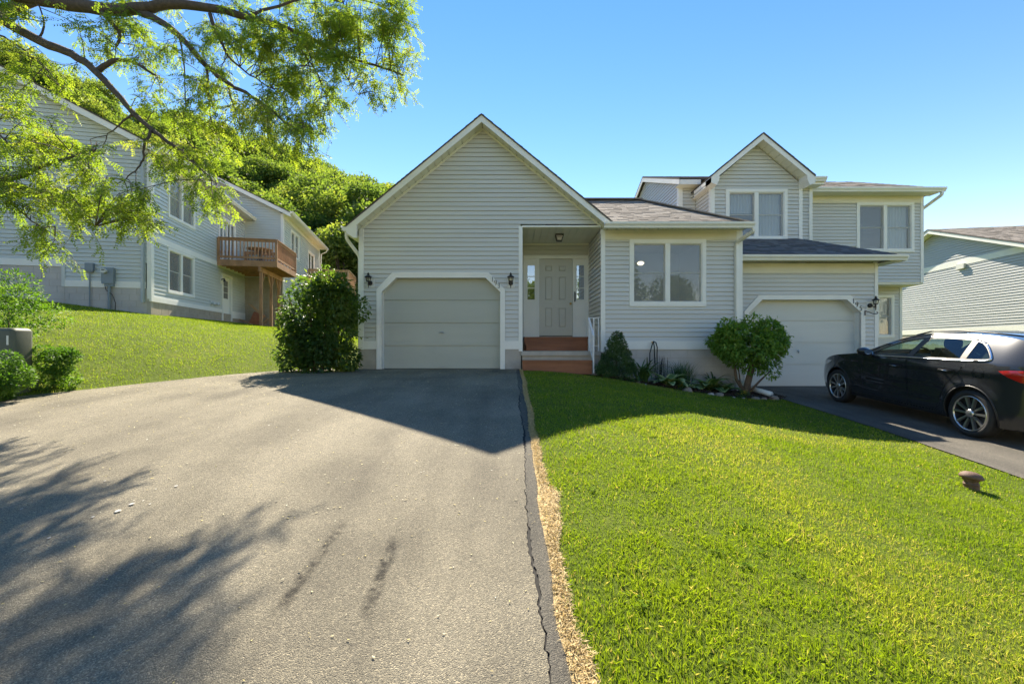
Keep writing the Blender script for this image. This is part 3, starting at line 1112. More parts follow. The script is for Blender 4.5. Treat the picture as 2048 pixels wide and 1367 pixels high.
def rake(parent, fr, a0, z0, a1, z1, dfront, th, h, mat=None):
    """sloping fascia board from (a0,z0) to (a1,z1); z is its top edge"""
    m = MB()
    c = [fr.P(a0, dfront - th, z0 - h), fr.P(a1, dfront - th, z1 - h), fr.P(a1, dfront, z1 - h), fr.P(a0, dfront, z0 - h),
         fr.P(a0, dfront - th, z0), fr.P(a1, dfront - th, z1), fr.P(a1, dfront, z1), fr.P(a0, dfront, z0)]
    m.hexa(c)
    return m.build('rake_fascia', mat or TRIM, parent)


def soffit_panels(parent, fr, a0, z0, a1, z1, d0, d1, step=0.2, mat=None, th=0.022):
    """row of soffit panels between two points, spanning wall to fascia"""
    L = math.hypot(a1 - a0, z1 - z0)
    n = max(1, int(round(L / step)))
    for i in range(n):
        t0, t1 = i / n + 0.012 / L, (i + 1) / n - 0.012 / L
        m = MB()
        A0, A1 = lerp(a0, a1, t0), lerp(a0, a1, t1)
        Z0, Z1 = lerp(z0, z1, t0), lerp(z0, z1, t1)
        m.hexa([fr.P(A0, d0, Z0), fr.P(A1, d0, Z1), fr.P(A1, d1, Z1), fr.P(A0, d1, Z0),
                fr.P(A0, d0, Z0 + th), fr.P(A1, d0, Z1 + th), fr.P(A1, d1, Z1 + th), fr.P(A0, d1, Z0 + th)])
        m.build('soffit_panel', mat or SOFFIT, parent)
    m = MB()
    m.hexa([fr.P(a0, d0, z0 + th), fr.P(a1, d0, z1 + th), fr.P(a1, d1, z1 + th), fr.P(a0, d1, z0 + th),
            fr.P(a0, d0, z0 + th + 0.01), fr.P(a1, d0, z1 + th + 0.01), fr.P(a1, d1, z1 + th + 0.01), fr.P(a0, d1, z0 + th + 0.01)])
    m.build('soffit_backing', mat or SOFFIT, parent)


def blocks(parent, fr, a0, a1, zlow, ztop, mat, bw=0.40, bh=0.20, gap=0.008, d=0.0, depth=0.12, bot=None, maxn=260):
    """courses of concrete blocks, each a part, from the top down; bot(a) = ground line"""
    base = MB()
    fbox(base, fr, a0, a1, d - depth, d - 0.007, zlow, ztop)
    w = base.build('foundation', CONC, parent)
    r = 0
    z = ztop
    while z > zlow + 0.02:
        zb = max(z - bh, zlow)
        x = a0 - (bw / 2 if r % 2 else 0)
        while x < a1:
            x0, x1 = max(x, a0), min(x + bw, a1)
            x += bw
            if x1 - x0 < 0.05:
                continue
            if bot is not None and z < bot((x0 + x1) / 2) - 0.05:
                continue
            m = MB()
            dd = d + random.uniform(-0.0015, 0.0015)
            fbox(m, fr, x0 + gap / 2, x1 - gap / 2, d - 0.05, dd, zb + gap / 2, z - gap / 2)
            m.build('concrete_block', mat, w)
        z -= bh
        r += 1
    return w


def ring_boards(parent, fr, outer, inner, d0, d1, mat, name):
    """mitred boards between two open polylines"""
    for i in range(len(outer) - 1):
        q = [outer[i], outer[i + 1], inner[i + 1], inner[i]]
        m = MB()
        m.hexa([fr.P(a, d0, z) for a, z in q] + [fr.P(a, d1, z) for a, z in q])
        m.build(name, mat, parent)


DIGITS = {
    '1': [[(0.42, 1.0), (0.45, 0.5), (0.45, 0.0)], [(0.42, 1.0), (0.30, 0.88)]],
    '9': [[(0.85, 0.78), (0.70, 0.97), (0.42, 1.0), (0.18, 0.86), (0.14, 0.66), (0.30, 0.50), (0.58, 0.50), (0.80, 0.64), (0.86, 0.82), (0.82, 0.50), (0.66, 0.18), (0.40, 0.0)]],
    '3': [[(0.18, 0.88), (0.40, 1.0), (0.70, 0.96), (0.80, 0.78), (0.66, 0.60), (0.42, 0.54), (0.70, 0.48), (0.86, 0.28), (0.72, 0.06), (0.42, 0.0), (0.14, 0.12)]],
    '5': [[(0.80, 1.0), (0.30, 0.98), (0.24, 0.58), (0.52, 0.64), (0.80, 0.48), (0.84, 0.24), (0.64, 0.03), (0.34, 0.0), (0.14, 0.12)]],
}


def digits(parent, fr, text, pos, h, d, tilt=0.0):
    for ch, (a, z) in zip(text, pos):
        m = MB()
        for st in DIGITS[ch]:
            pts = []
            for x, y in st:
                xx, yy = (x - 0.5) * h * 0.66, (y - 0.5) * h
                c, s = math.cos(tilt), math.sin(tilt)
                pts.append(fr.P(a + xx * c - yy * s, d, z + xx * s + yy * c))
            m.tube(pts, h * 0.058, 6)
        m.build('house_number', IRON, parent)
# ---------------------------------------------------------------- house 193
YW = 10.3
SW = FPX / YW


def X3(u):
    return (u - CU) / SW


def Z3(v):
    return CZ - (v - CV) / SW


H1 = thing('house', 'grey vinyl sided single storey house with steep front gable numbered 193', 'house', (0.9, 10.3, 0.0))
F1 = Fr((0, YW), (1, 0), (0, -1))
RX, RZ, SL = -0.688, 5.785, 0.822         # ridge x, z and gable slope
XL, XR = X3(720), X3(1202)
zs0 = Z3(681.5)
wall_apex = 5.625


def zgab(x):
    return wall_apex - SL * abs(x - RX)


# garage opening (outer trim line, octagonal top)
G_OUT = [(X3(754.8), -0.02), (X3(754.8), Z3(580)), (X3(787), Z3(546)), (X3(976), Z3(546)), (X3(1009), Z3(580)), (X3(1009), -0.02)]
G_IN = [(X3(764), -0.02), (X3(764), Z3(583.5)), (X3(793), Z3(555.5)), (X3(971), Z3(555.5)), (X3(1000.5), Z3(583.5)), (X3(1000.5), -0.02)]
gmid = [((a[0] + b[0]) / 2, (a[1] + b[1]) / 2) for a, b in zip(G_OUT, G_IN)]
gmid[0] = (gmid[0][0], -1)
gmid[-1] = (gmid[-1][0], -1)
PORCH_L, PORCH_R, PORCH_T = X3(1041), 2.083, 3.33
outline = [(X3(728) - 0.02, zs0), (XR, zs0), (XR, zgab(XR)), (RX, wall_apex), (X3(728) - 0.02, zgab(X3(728)))]
siding(H1, F1, outline, [gmid, [(PORCH_L, -1), (3, -1), (3, PORCH_T + 0.03), (PORCH_L, PORCH_T + 0.03)]], e=0.105)
corner_board(H1, F1, XL, X3(728), Z3(698.5), zgab(XL) + 0.02)
corner_board(H1, F1, X3(1037.3), X3(1045), Z3(702), PORCH_T + 0.02)
corner_board(H1, F1, XR - 0.005, X3(1210), Z3(704), 3.27)
# white band at the base of the siding, one piece each side of the garage
fpart('skirt_board', F1, X3(728), X3(754.8) - 0.004, -0.02, 0.022, Z3(698), zs0, TRIM, H1)
fpart('skirt_board', F1, X3(1009) + 0.004, X3(1037.3), -0.02, 0.022, Z3(698), zs0, TRIM, H1)
fpart('foundation', F1, XL - 0.04, X3(754.8) - 0.004, -0.3, 0.008, -0.4, Z3(698), CONC, H1)
fpart('foundation', F1, X3(1009) + 0.004, X3(1042), -0.3, 0.008, -0.4, Z3(698), CONC, H1)
# porch header trim and gable edge trim
fpart('header_trim', F1, X3(1045), XR - 0.006, -0.03, 0.030, PORCH_T - 0.005, PORCH_T + 0.035, TRIM, H1)
for sgn in (-1, 1):
    xe = XL if sgn < 0 else XR
    m = MB()
    q = [(RX, wall_apex + 0.01), (xe, zgab(xe) + 0.01), (xe, zgab(xe) - 0.035), (RX, wall_apex - 0.035)]
    m.prism([F1.P(a, 0.0, z) for a, z in q], (0, -0.022, 0))
    m.build('gable_trim', SOFFIT, H1)
# garage trim, jamb, door
ring_boards(H1, F1, G_OUT, G_IN, -0.02, 0.035, TRIM, 'garage_trim_board')
G_O2 = [(a + (0.012 if i in (3, 4, 5) else -0.012), z + (0.012 if i in (1, 2, 3, 4) else 0)) for i, (a, z) in enumerate(G_OUT)]
ring_boards(H1, F1, G_O2, [(lerp(a, c, 0.3), lerp(b, d, 0.3)) for (a, b), (c, d) in zip(G_OUT, G_IN)], 0.035, 0.046, TRIM, 'trim_moulding')
m = MB()
for i in range(5):
    a, b = G_IN[i], G_IN[i + 1]
    m.face([F1.P(a[0], 0.0, a[1]), F1.P(b[0], 0.0, b[1]), F1.P(b[0], -0.3, b[1]), F1.P(a[0], -0.3, a[1])])
m.build('garage_jamb', TRIM, H1)
YD = 10.47
FD = Fr((0, YD), (1, 0), (0, -1))
sd = FPX / YD
gd = thing  # (alias kept simple)
door = MB()
dx0, dx1 = X3(764) - 0.02, X3(1000.5) + 0.02
fbox(door, FD, dx0, dx1, -0.05, -0.014, 0.0, 2.2)
gdoor = door.build('garage_door', GARAGE, H1)
for i in range(4):
    z0, z1 = 0.022 + i * 0.540, 0.022 + (i + 1) * 0.540 - 0.013
    p = MB()
    fbox(p, FD, dx0, dx1, -0.014, 0.012, z0, z1)
    fbox(p, FD, dx0, dx1, 0.012, 0.0135, z0 + 0.012, z1 - 0.012)
    p.build('door_section', GARAGE, gdoor)
fpart('bottom_seal', FD, dx0, dx1, -0.01, 0.008, 0.0, 0.021, BLACKTRIM, gdoor)
hz = CZ - (665 - CV) / sd
hx = (884 - CU) / sd
m = MB()
m.tube([FD.P(hx - 0.055, 0.045, hz - 0.008), FD.P(hx, 0.05, hz + 0.012), FD.P(hx + 0.055, 0.045, hz - 0.008)], [0.007, 0.014, 0.007], 8)
m.tube([FD.P(hx, 0.0, hz), FD.P(hx, 0.05, hz)], 0.012, 8)
m.build('handle', STEEL, gdoor)
m = MB()
m.lathe([(0.0, 0.03), (0.013, 0.028), (0.014, 0.0)], FD.P(hx, 0.02, hz - 0.085), 10, 'Y')
m.build('lock', STEEL, gdoor)
m = MB()
m.tube([FD.P(hx - 0.06, 0.01, 0.07), FD.P(hx - 0.05, 0.045, 0.062), FD.P(hx + 0.05, 0.045, 0.062), FD.P(hx + 0.06, 0.01, 0.07)], 0.007, 6)
m.build('lift_handle', STEEL, gdoor)
fpart('threshold', FD, dx0, dx1, -0.04, 0.03, -0.02, 0.012, CONC, H1)
digits(H1, F1, '193', [(X3(985.5), Z3(559)), (X3(991.5), Z3(565.5)), (X3(997.5), Z3(571.5))], 0.105, 0.052)

# ---- right wing with the double window
zf1, zf0 = Z3(462), Z3(480)
XRE = X3(1472)
wx0, wx1, wz0, wz1 = X3(1258.5), X3(1411.5), Z3(612.5), Z3(479)
siding(H1, F1, [(X3(1210) - 0.02, zs0), (XRE + 0.02, zs0), (XRE + 0.02, zf0 + 0.02), (X3(1210) - 0.02, zf0 + 0.02)],
       [[(wx0 + 0.04, wz0 + 0.04), (wx1 - 0.04, wz0 + 0.04), (wx1 - 0.04, wz1 - 0.03), (wx0 + 0.04, wz1 - 0.03)]], e=0.105)
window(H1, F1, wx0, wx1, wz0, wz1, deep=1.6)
corner_board(H1, F1, XRE, X3(1484), Z3(1000), zf1 + 0.03)
fpart('frieze_board', F1, X3(1210), XRE, -0.02, 0.022, zf0, zf1 + 0.02, TRIM_BOUNCE, H1)
fpart('frieze_board', F1, X3(1210), XRE, 0.022, 0.034, zf1 - 0.02, zf1 + 0.02, TRIM_BOUNCE, H1)
fpart('skirt_board', F1, X3(1210), XRE, -0.02, 0.022, Z3(698.5), zs0, TRIM, H1)
blocks(H1, F1, X3(1204), X3(1474), -1.1, Z3(698.5), CONC_PALE, 0.40, 0.20, d=0.0, bot=lambda a: float(height(a, 10.3)))
# eave of the wing
EZ, EY = 3.31, 9.87
soffit_panels(H1, F1, X3(1204), Z3(461), 5.40, Z3(461), 0.0, YW - EY + 0.0, 0.105)
fpart('eave_fascia', F1, 2.08, 5.40, YW - EY - 0.02, YW - EY, Z3(461) - 0.012, EZ - 0.02, TRIM, H1)
gutter(H1, (2.06, EY, EZ), (5.40, EY, EZ), (0, -1))
HPX, HPY = 3.45, 11.75
HZ = EZ + 0.6 * (HPY - EY)
rf = [(2.27, EY, EZ), (5.42, EY, EZ), (HPX, HPY, HZ), (0.95, HPY, HZ)]
rr = [(5.42, EY, EZ), (5.42, 13.63, EZ), (HPX, HPY, HZ)]
rb = [(5.42, 13.63, EZ), (0.95, 13.63, EZ), (0.95, HPY, HZ), (HPX, HPY, HZ)]
for k, q in enumerate((rf, rr, rb)):
    roof_slab(H1, [(p[0], p[1], p[2]) for p in q], 0.05)
    shingles(H1, [(p[0], p[1], p[2] + 0.002) for p in q], SHINGLE_WARM, seed=11 + k)
# ridge caps on the hip
m = MB()
m.bar((0.95, HPY, HZ + 0.01), (HPX, HPY, HZ + 0.01), 0.26, 0.03)
m.bar((HPX, HPY, HZ + 0.01), (5.40, EY + 0.02, EZ + 0.012), 0.24, 0.03)
m.build('ridge_cap', SHINGLE_WARM, H1, tint=True)
downspout(H1, [(X3(1484), EY - 0.06, EZ - 0.12), (X3(1484), EY - 0.06, EZ - 0.20), (X3(1470.5) - 0.0, YW - 0.055, Z3(486)), (X3(1470.5), YW - 0.055, -0.25), (X3(1476), YW - 0.12, -0.36)])
# room lamp seen through the window
m = MB()
m.lathe([(0.0, -0.055), (0.05, -0.05), (0.085, -0.02), (0.09, 0.0), (0.05, 0.035), (0.0, 0.04)], (X3(1302) + 0.02, YW + 0.9, 2.66), 14)
m.build('ceiling_lamp', LAMP_ON, H1, smooth=True)

# ---- main gable roof
YR = 9.93
fr_r = Fr((0, YW), (1, 0), (0, -1))
dF = YW - YR
RL, RRR = -3.75, 2.27
for sgn, xe in ((-1, RL), (1, RRR)):
    ze = RZ - SL * abs(xe - RX)
    poly = [(xe, YR - 0.02, ze), (RX, YR - 0.02, RZ), (RX, 17.4, RZ), (xe, 17.4, ze)]
    roof_slab(H1, poly, 0.035)
    ev = [(xe, 17.4, ze + 0.002), (xe, YR - 0.02, ze + 0.002), (RX, YR - 0.02, RZ + 0.002), (RX, 17.4, RZ + 0.002)]
    shingles(H1, ev, SHINGLE_WARM, seed=21 + sgn)
    rake(H1, fr_r, RX, RZ - 0.035, xe, ze - 0.035, dF, 0.025, 0.145)
    zz = wall_apex + 0.02
    soffit_panels(H1, fr_r, RX, zz, xe + sgn * -0.10, zz - SL * abs(xe - sgn * 0.10 - RX), -0.002, dF - 0.025, 0.20)
    roof_slab(H1, [(xe, YW - 0.02, ze - 0.14), (RX, YW - 0.02, RZ - 0.14), (RX, 17.2, RZ - 0.14), (xe, 17.2, ze - 0.14)], 0.02, SOFFIT, 'roof_deck')
    q = MB()   # drip edge
    q.hexa([fr_r.P(RX, dF - 0.02, RZ - 0.036), fr_r.P(xe, dF - 0.02, ze - 0.036), fr_r.P(xe, dF + 0.012, ze - 0.036), fr_r.P(RX, dF + 0.012, RZ - 0.036),
            fr_r.P(RX, dF - 0.02, RZ - 0.012), fr_r.P(xe, dF - 0.02, ze - 0.012), fr_r.P(xe, dF + 0.012, ze - 0.012), fr_r.P(RX, dF + 0.012, RZ - 0.012)])
    q.build('drip_edge', TRIM, H1)
# left eave: boxed return, gutter, downspout
m = MB()
zl = RZ - SL * abs(RL - RX)
m.prism([F1.P(a, dF + 0.003, z) for a, z in [(RL + 0.0, zl - 0.05), (RL + 0.02, zl - 0.175), (XL - 0.02, zl - 0.275), (XL + 0.05, zl - 0.275), (XL + 0.05, zl + 0.02)]], (0, -0.0 + 0.06, 0))
m.build('eave_return', TRIM, H1)
m = MB()
m.box(RL, XL + 0.0, YR + 0.06, 17.2, zl - 0.20, zl - 0.18)
m.build('eave_soffit', SOFFIT, H1)
gutter(H1, (RL - 0.005, YR + 0.02, zl + 0.01), (RL - 0.005, 17.3, zl + 0.01), (-1, 0))
downspout(H1, [(RL - 0.06, YR + 0.2, zl - 0.11), (RL - 0.06, YR + 0.2, zl - 0.25), (XL - 0.045, YW + 0.12, zl - 0.60), (XL - 0.045, YW + 0.12, 0.05)])
# side and back walls
FL = Fr((XL, YW), (0, 1), (-1, 0))
siding(H1, FL, [(0.05, zs0), (6.9, zs0), (6.9, 3.02), (0.05, 3.02)], [], e=0.105, wallname='side_wall')
fpart('corner_board', FL, -0.02, 0.09, -0.02, 0.026, Z3(698.5), zgab(XL) + 0.02, TRIM, H1)
fpart('foundation', FL, 0.0, 6.9, -0.2, 0.006, -0.4, zs0, CONC, H1)
m = MB()
m.face([(XL, 17.2, -0.4), (5.36, 17.2, -0.4), (5.36, 17.2, 3.2), (XR, 17.2, 3.2), (RX, 17.2, 5.6), (XL, 17.2, 3.2)])
m.face([(5.36, YW, -1.2), (5.36, 17.2, -1.2), (5.36, 17.2, 3.2), (5.36, YW, 3.2)])
m.build('rear_wall', VINYL, H1)

# ---- porch
YB = 11.95
SB = FPX / YB
FB = Fr((0, YB), (1, 0), (0, -1))


def XB(u):
    return (u - CU) / SB


def ZB(v):
    return CZ - (v - CV) / SB


PZ = 3.32
pl = X3(1041)
siding(H1, FB, [(pl, 0.43), (2.083, 0.43), (2.083, PZ), (pl, PZ)], [[(XB(1049), -1), (XB(1176.5), -1), (XB(1176.5), ZB(513)), (XB(1049), ZB(513))]], e=0.105, wallname='porch_wall', lap=False)
FPR = Fr((2.083, YW + 0.03), (0, 1), (-1, 0))
siding(H1, FPR, [(0.0, 0.45), (YB - YW - 0.06, 0.45), (YB - YW - 0.06, PZ), (0.0, PZ)], [], e=0.105, wallname='porch_wall', lap=False)
FPL = Fr((pl, YW + 0.03), (0, 1), (1, 0))
siding(H1, FPL, [(0.0, 0.45), (YB - YW - 0.06, 0.45), (YB - YW - 0.06, PZ), (0.0, PZ)], [], e=0.105, wallname='porch_wall', lap=False)
fpart('corner_trim', FB, XB(1178.5) + 0.02, 2.083, 0.0, 0.03, 0.43, PZ, TRIM, H1)
for i in range(11):
    w_ = (2.083 - pl) / 11
    m = MB()
    m.box(pl + i * w_ + 0.003, pl + (i + 1) * w_ - 0.003, YW + 0.03, YB, PZ, PZ + 0.015)
    m.build('ceiling_panel', SOFFIT, H1)
m = MB()
m.box(pl, 2.083, YW + 0.03, YB, PZ + 0.015, PZ + 0.03)
m.build('porch_ceiling', SOFFIT, H1)
fpart('crown_trim', FB, pl, 2.083, 0.0, 0.035, PZ - 0.04, PZ, SOFFIT, H1)
# entry: casing, sidelights, six-panel door
zt = ZB(511.5)
zb_ = 0.80
dz0, dz1 = ZB(671), ZB(519.5)
for a0, a1, z0, z1, d in ((1046.8, 1178.5, ZB(517.5), zt, 0.035), (1046.8, 1051.5, zb_, ZB(517.5), 0.033), (1173.5, 1178.5, zb_, ZB(517.5), 0.033),
                          (1073.5, 1078.2, zb_, ZB(517.5), 0.030), (1145.6, 1150.6, zb_, ZB(517.5), 0.030)):
    fpart('door_casing', FB, XB(a0), XB(a1), -0.05, d, z0, z1, TRIM, H1)
fpart('door_sill', FB, XB(1047), XB(1178), -0.05, 0.07, zb_ - 0.03, zb_, STEEL, H1)
for a0, a1 in ((1051.5, 1073.5), (1150.6, 1173.5)):
    g0, g1 = (1055, 1069.5) if a0 < 1100 else (1153.2, 1168.2)
    m = MB()
    A0, A1, Gz0, Gz1 = XB(a0), XB(a1), ZB(598.7), ZB(530.3)
    b0, b1 = XB(g0), XB(g1)
    fbox(m, FB, A0, b0, -0.03, 0.0, zb_, ZB(517.5))
    fbox(m, FB, b1, A1, -0.03, 0.0, zb_, ZB(517.5))
    fbox(m, FB, b0, b1, -0.03, 0.0, zb_, Gz0)
    fbox(m, FB, b0, b1, -0.03, 0.0, Gz1, ZB(517.5))
    fr_ = 0.025
    fbox(m, FB, b0 - fr_, b0, 0.0, 0.012, Gz0 - fr_, Gz1 + fr_)
    fbox(m, FB, b1, b1 + fr_, 0.0, 0.012, Gz0 - fr_, Gz1 + fr_)
    fbox(m, FB, b0, b1, 0.0, 0.012, Gz1, Gz1 + fr_)
    fbox(m, FB, b0, b1, 0.0, 0.012, Gz0 - fr_, Gz0)
    sl = m.build('sidelight', TRIM, H1)
    for vv in (552.6, 576):
        fpart('muntin', FB, b0, b1, -0.02, 0.006, ZB(vv) - 0.009, ZB(vv) + 0.009, TRIM, sl)
    for q0, q1 in ((530.3, 552.6), (552.6, 576), (576, 598.7)):
        m = MB()
        m.face([FB.P(b0, -0.015, ZB(q1)), FB.P(b1, -0.015, ZB(q1)), FB.P(b1, -0.015, ZB(q0)), FB.P(b0, -0.015, ZB(q0))])
        m.build('pane', GLASS_MIRROR, sl)
    fpart('lower_panel', FB, b0 - 0.01, b1 + 0.01, 0.0, 0.010, ZB(654), ZB(614), TRIM, sl)
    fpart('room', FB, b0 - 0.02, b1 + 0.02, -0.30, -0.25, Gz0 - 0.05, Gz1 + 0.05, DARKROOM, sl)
m = MB()
D0, D1 = XB(1078.2), XB(1145.6)
fbox(m, FB, D0 + 0.004, D1 - 0.004, -0.06, -0.020, dz0, dz1 + 0.04)
fdoor = m.build('front_door', DOOR, H1)
# framed panels: proud stiles and rails round raised fields
px = [(1090.5, 1104.5), (1117.5, 1131.5)]
pz = [(541.5, 531.5), (599.5, 553.5), (653.5, 615.5)]
st = MB()
xs_ = [D0 + 0.004] + [c for p in px for c in (XB(p[0]), XB(p[1]))] + [D1 - 0.004]
for k in (0, 2, 4):
    fbox(st, FB, xs_[k], xs_[k + 1], -0.020, 0.0, dz0, dz1)
for c0, c1 in px:
    zz_ = [dz0, ZB(pz[2][0]), ZB(pz[2][1]), ZB(pz[1][0]), ZB(pz[1][1]), ZB(pz[0][0]), ZB(pz[0][1]), dz1]
    for k in (0, 2, 4, 6):
        fbox(st, FB, XB(c0), XB(c1), -0.020, 0.0, zz_[k], zz_[k + 1])
st.build('door_frame', DOOR, fdoor)
for c0, c1 in px:
    for v0, v1 in pz:
        m = MB()
        a0, a1, z0, z1 = XB(c0), XB(c1), ZB(v0), ZB(v1)
        i = 0.022
        m.hexa([FB.P(a0 + 0.006, -0.019, z0 + 0.006), FB.P(a1 - 0.006, -0.019, z0 + 0.006), FB.P(a1 - 0.006, -0.019, z1 - 0.006), FB.P(a0 + 0.006, -0.019, z1 - 0.006),
                FB.P(a0 + i, -0.001, z0 + i), FB.P(a1 - i, -0.001, z0 + i), FB.P(a1 - i, -0.001, z1 - i), FB.P(a0 + i, -0.001, z1 - i)])
        m.build('door_panel', DOOR, fdoor)
m = MB()
c = FB.P(XB(1141), 0.0, ZB(606.8))
m.lathe([(0.030, 0.002), (0.030, -0.006), (0.012, -0.012), (0.012, -0.035), (0.026, -0.045), (0.029, -0.058), (0.022, -0.072), (0.0, -0.076)], c, 14, 'Y')
m.build('door_knob', BRASS, fdoor, smooth=True)
m = MB()
c2 = XB(1149)
m.tube([FB.P(c2, 0.03, ZB(603)), FB.P(c2, 0.075, ZB(600)), FB.P(c2, 0.075, ZB(587)), FB.P(c2, 0.03, ZB(583.5))], [0.014, 0.018, 0.018, 0.012], 8)
m.build('pull_handle', IRON, H1)
fpart('sun_leak_backing', FB, pl, 2.083, -0.40, -0.34, 0.3, PZ, DARKROOM, H1)  # unseen dark slab added to stop sun leaking round the door
# concrete stoop and timber steps
m = MB()
m.box(X3(1042) + 0.004, X3(1200), 10.22, YB, 0.330, 0.43)
m.box(X3(1044) + 0.004, X3(1198), 10.27, YB, -0.3, 0.330)
m.build('stoop', CONC, H1)


def wood_step(u0, u1, y0, y1, z0, z1, Ys):
    a0, a1 = XU(u0, Ys), XU(u1, Ys)
    m = MB()
    m.box(a0 + 0.01, a1 - 0.01, y0 + 0.025, y1, z0, z1 - 0.04)
    s_ = m.build('step', STEPWOOD, H1)
    m = MB()
    m.box(a0, a1, y0, y0 + 0.145, z1 - 0.038, z1)
    m.build('tread_board', STEPWOOD, s_)
    m = MB()
    m.box(a0, a1, y0 + 0.15, y1, z1 - 0.038, z1)
    m.build('tread_board', STEPWOOD, s_)


wood_step(1044.5, 1185, 9.86, 10.215, -0.08, 0.228, 9.86)
wood_step(1052, 1176, 11.05, 11.45, 0.432, 0.60, 11.05)
wood_step(1048, 1176.5, 11.40, 11.94, 0.432, 0.785, 11.4)
# iron railing
rl = MB()
hx_ = XU(1178, 10.38)
yk, yf_ = 10.38, 9.80
zk, zf_ = 1.215, 0.78
rl.bar((hx_, yk + 0.02, zk), (2.06, yk + 0.02, zk), 0.04, 0.014)
rl.bar((hx_, yk + 0.04, zk), (hx_, yf_, zf_), 0.042, 0.02)
railing = rl.build('stoop_railing', WHITEIRON, H1)
for x, y, z0, z1 in ((hx_, yk, 0.43, zk), (XU(1187.5, yk), yk, 0.43, zk), (XU(1197, yk), yk, 0.43, zk), (hx_, yf_, -0.05, zf_), (hx_, 10.23, 0.50, 1.10), (hx_, 10.09, 0.42, 1.0), (hx_, 9.95, 0.30, 0.89)):
    q = MB()
    w_ = 0.026 if y in (yk, yf_) else 0.016
    q.box(x - w_ / 2, x + w_ / 2, y - w_ / 2, y + w_ / 2, z0, z1)
    q.build('railing_post', WHITEIRON, railing)
q = MB()
q.bar((hx_, yk, 0.55), (2.06, yk, 0.55), 0.02, 0.014)
q.bar((hx_, yk, 0.60), (hx_, yf_, 0.17), 0.02, 0.014)
q.build('railing_rail', WHITEIRON, railing)


# ---------------------------------------------------------------- lanterns
def lantern(fr, a, z, label, arm=0.09, swing=0.0, s=1.0, plate=True):
    base = fr.P(a, 0.0, z)
    t = thing('wall_lantern', label, 'lantern', base, group='black coach lanterns beside the garage doors')
    if plate:
        m = MB()
        fbox(m, fr, a - 0.075 * s, a + 0.095 * s, 0.0, 0.022, z - 0.15 * s, z + 0.05 * s)
        m.build('mounting_block', PLASTIC_W, t)
    q = (a + swing, arm + 0.03)
    m = MB()
    m.lathe([(0.0, -0.055), (0.045, -0.05), (0.055, -0.03), (0.055, 0.0)], fr.P(a, 0.022, z - 0.05 * s), 14, 'Y')
    m.tube([fr.P(a, 0.06, z - 0.05 * s), fr.P(lerp(a, q[0], 0.6), q[1], z - 0.10 * s), fr.P(q[0], q[1], z - 0.03 * s)], 0.014, 8)
    m.tube([fr.P(q[0], q[1], z - 0.18 * s), fr.P(q[0], q[1], z - 0.13 * s), fr.P(q[0], q[1], z - 0.03 * s)], [0.006, 0.012, 0.016], 8)
    m.lathe([(0.05 * s, 0.0), (0.052 * s, 0.02 * s)], fr.P(q[0], q[1], z - 0.03 * s), 6, cap=True)
    # cage bars
    for k in range(6):
        an = math.pi / 3 * k
        c0 = Vector(fr.P(q[0], q[1], z - 0.02 * s)) + Vector((math.cos(an), math.sin(an), 0)) * 0.045 * s
        c1 = Vector(fr.P(q[0], q[1], z + 0.075 * s)) + Vector((math.cos(an), math.sin(an), 0)) * 0.062 * s
        m.tube([c0, c1], 0.006 * s, 4)
    m.build('bracket', IRON, t)
    m = MB()
    m.lathe([(0.082 * s, 0.0), (0.080 * s, 0.012 * s), (0.045 * s, 0.04 * s), (0.03 * s, 0.045 * s), (0.02 * s, 0.06 * s), (0.036 * s, 0.075 * s), (0.018 * s, 0.085 * s), (0.008 * s, 0.11 * s), (0.0, 0.115 * s)], fr.P(q[0], q[1], z + 0.072 * s), 12, cap=False)
    m.build('cap', IRON, t)
    m = MB()
    m.lathe([(0.040 * s, -0.018 * s), (0.057 * s, 0.072 * s)], fr.P(q[0], q[1], z), 6)
    m.build('glass', GLASS_LAMP, t)
    return t


lantern(F1, X3(741.5), Z3(562), 'black coach lantern on the wall left of garage 193 above the large bush', swing=-0.02)
lantern(F1, X3(1021.5), Z3(562), 'black coach lantern between garage 193 and the porch post')
t = thing('porch_light', 'small black box light on the porch ceiling above the front door', 'light', (XU(1118.5, 10.95), 10.95, PZ))
lx, ly = XU(1118.5, 10.95), 10.95
m = MB()
m.box(lx - 0.10, lx + 0.10, ly - 0.10, ly + 0.10, PZ - 0.035, PZ)
for sx in (-1, 1):
    for sy in (-1, 1):
        m.bar((lx + sx * 0.092, ly + sy * 0.092, PZ - 0.035), (lx + sx * 0.062, ly + sy * 0.062, PZ - 0.15), 0.012, 0.012)
m.box(lx - 0.066, lx + 0.066, ly - 0.066, ly + 0.066, PZ - 0.165, PZ - 0.15)
m.build('lamp_frame', IRON, t)
m = MB()
a_, b_2 = 0.088, 0.06
for q in (((-1, -1), (1, -1)), ((1, -1), (1, 1)), ((1, 1), (-1, 1)), ((-1, 1), (-1, -1))):
    m.face([(lx + q[0][0] * b_2, ly + q[0][1] * b_2, PZ - 0.15), (lx + q[1][0] * b_2, ly + q[1][1] * b_2, PZ - 0.15), (lx + q[1][0] * a_, ly + q[1][1] * a_, PZ - 0.036), (lx + q[0][0] * a_, ly + q[0][1] * a_, PZ - 0.036)])
m.build('lamp_glass', GLASS_LAMP, t)
# ---------------------------------------------------------------- house 195 (joined on the right)
H2 = thing('house', 'grey vinyl sided two storey house with small front gable numbered 195', 'house', (7.3, 11.05, -0.5))
YG = 11.05
SG = FPX / YG


def XG(u):
    return (u - CU) / SG


def ZG(v):
    return CZ - (v - CV) / SG


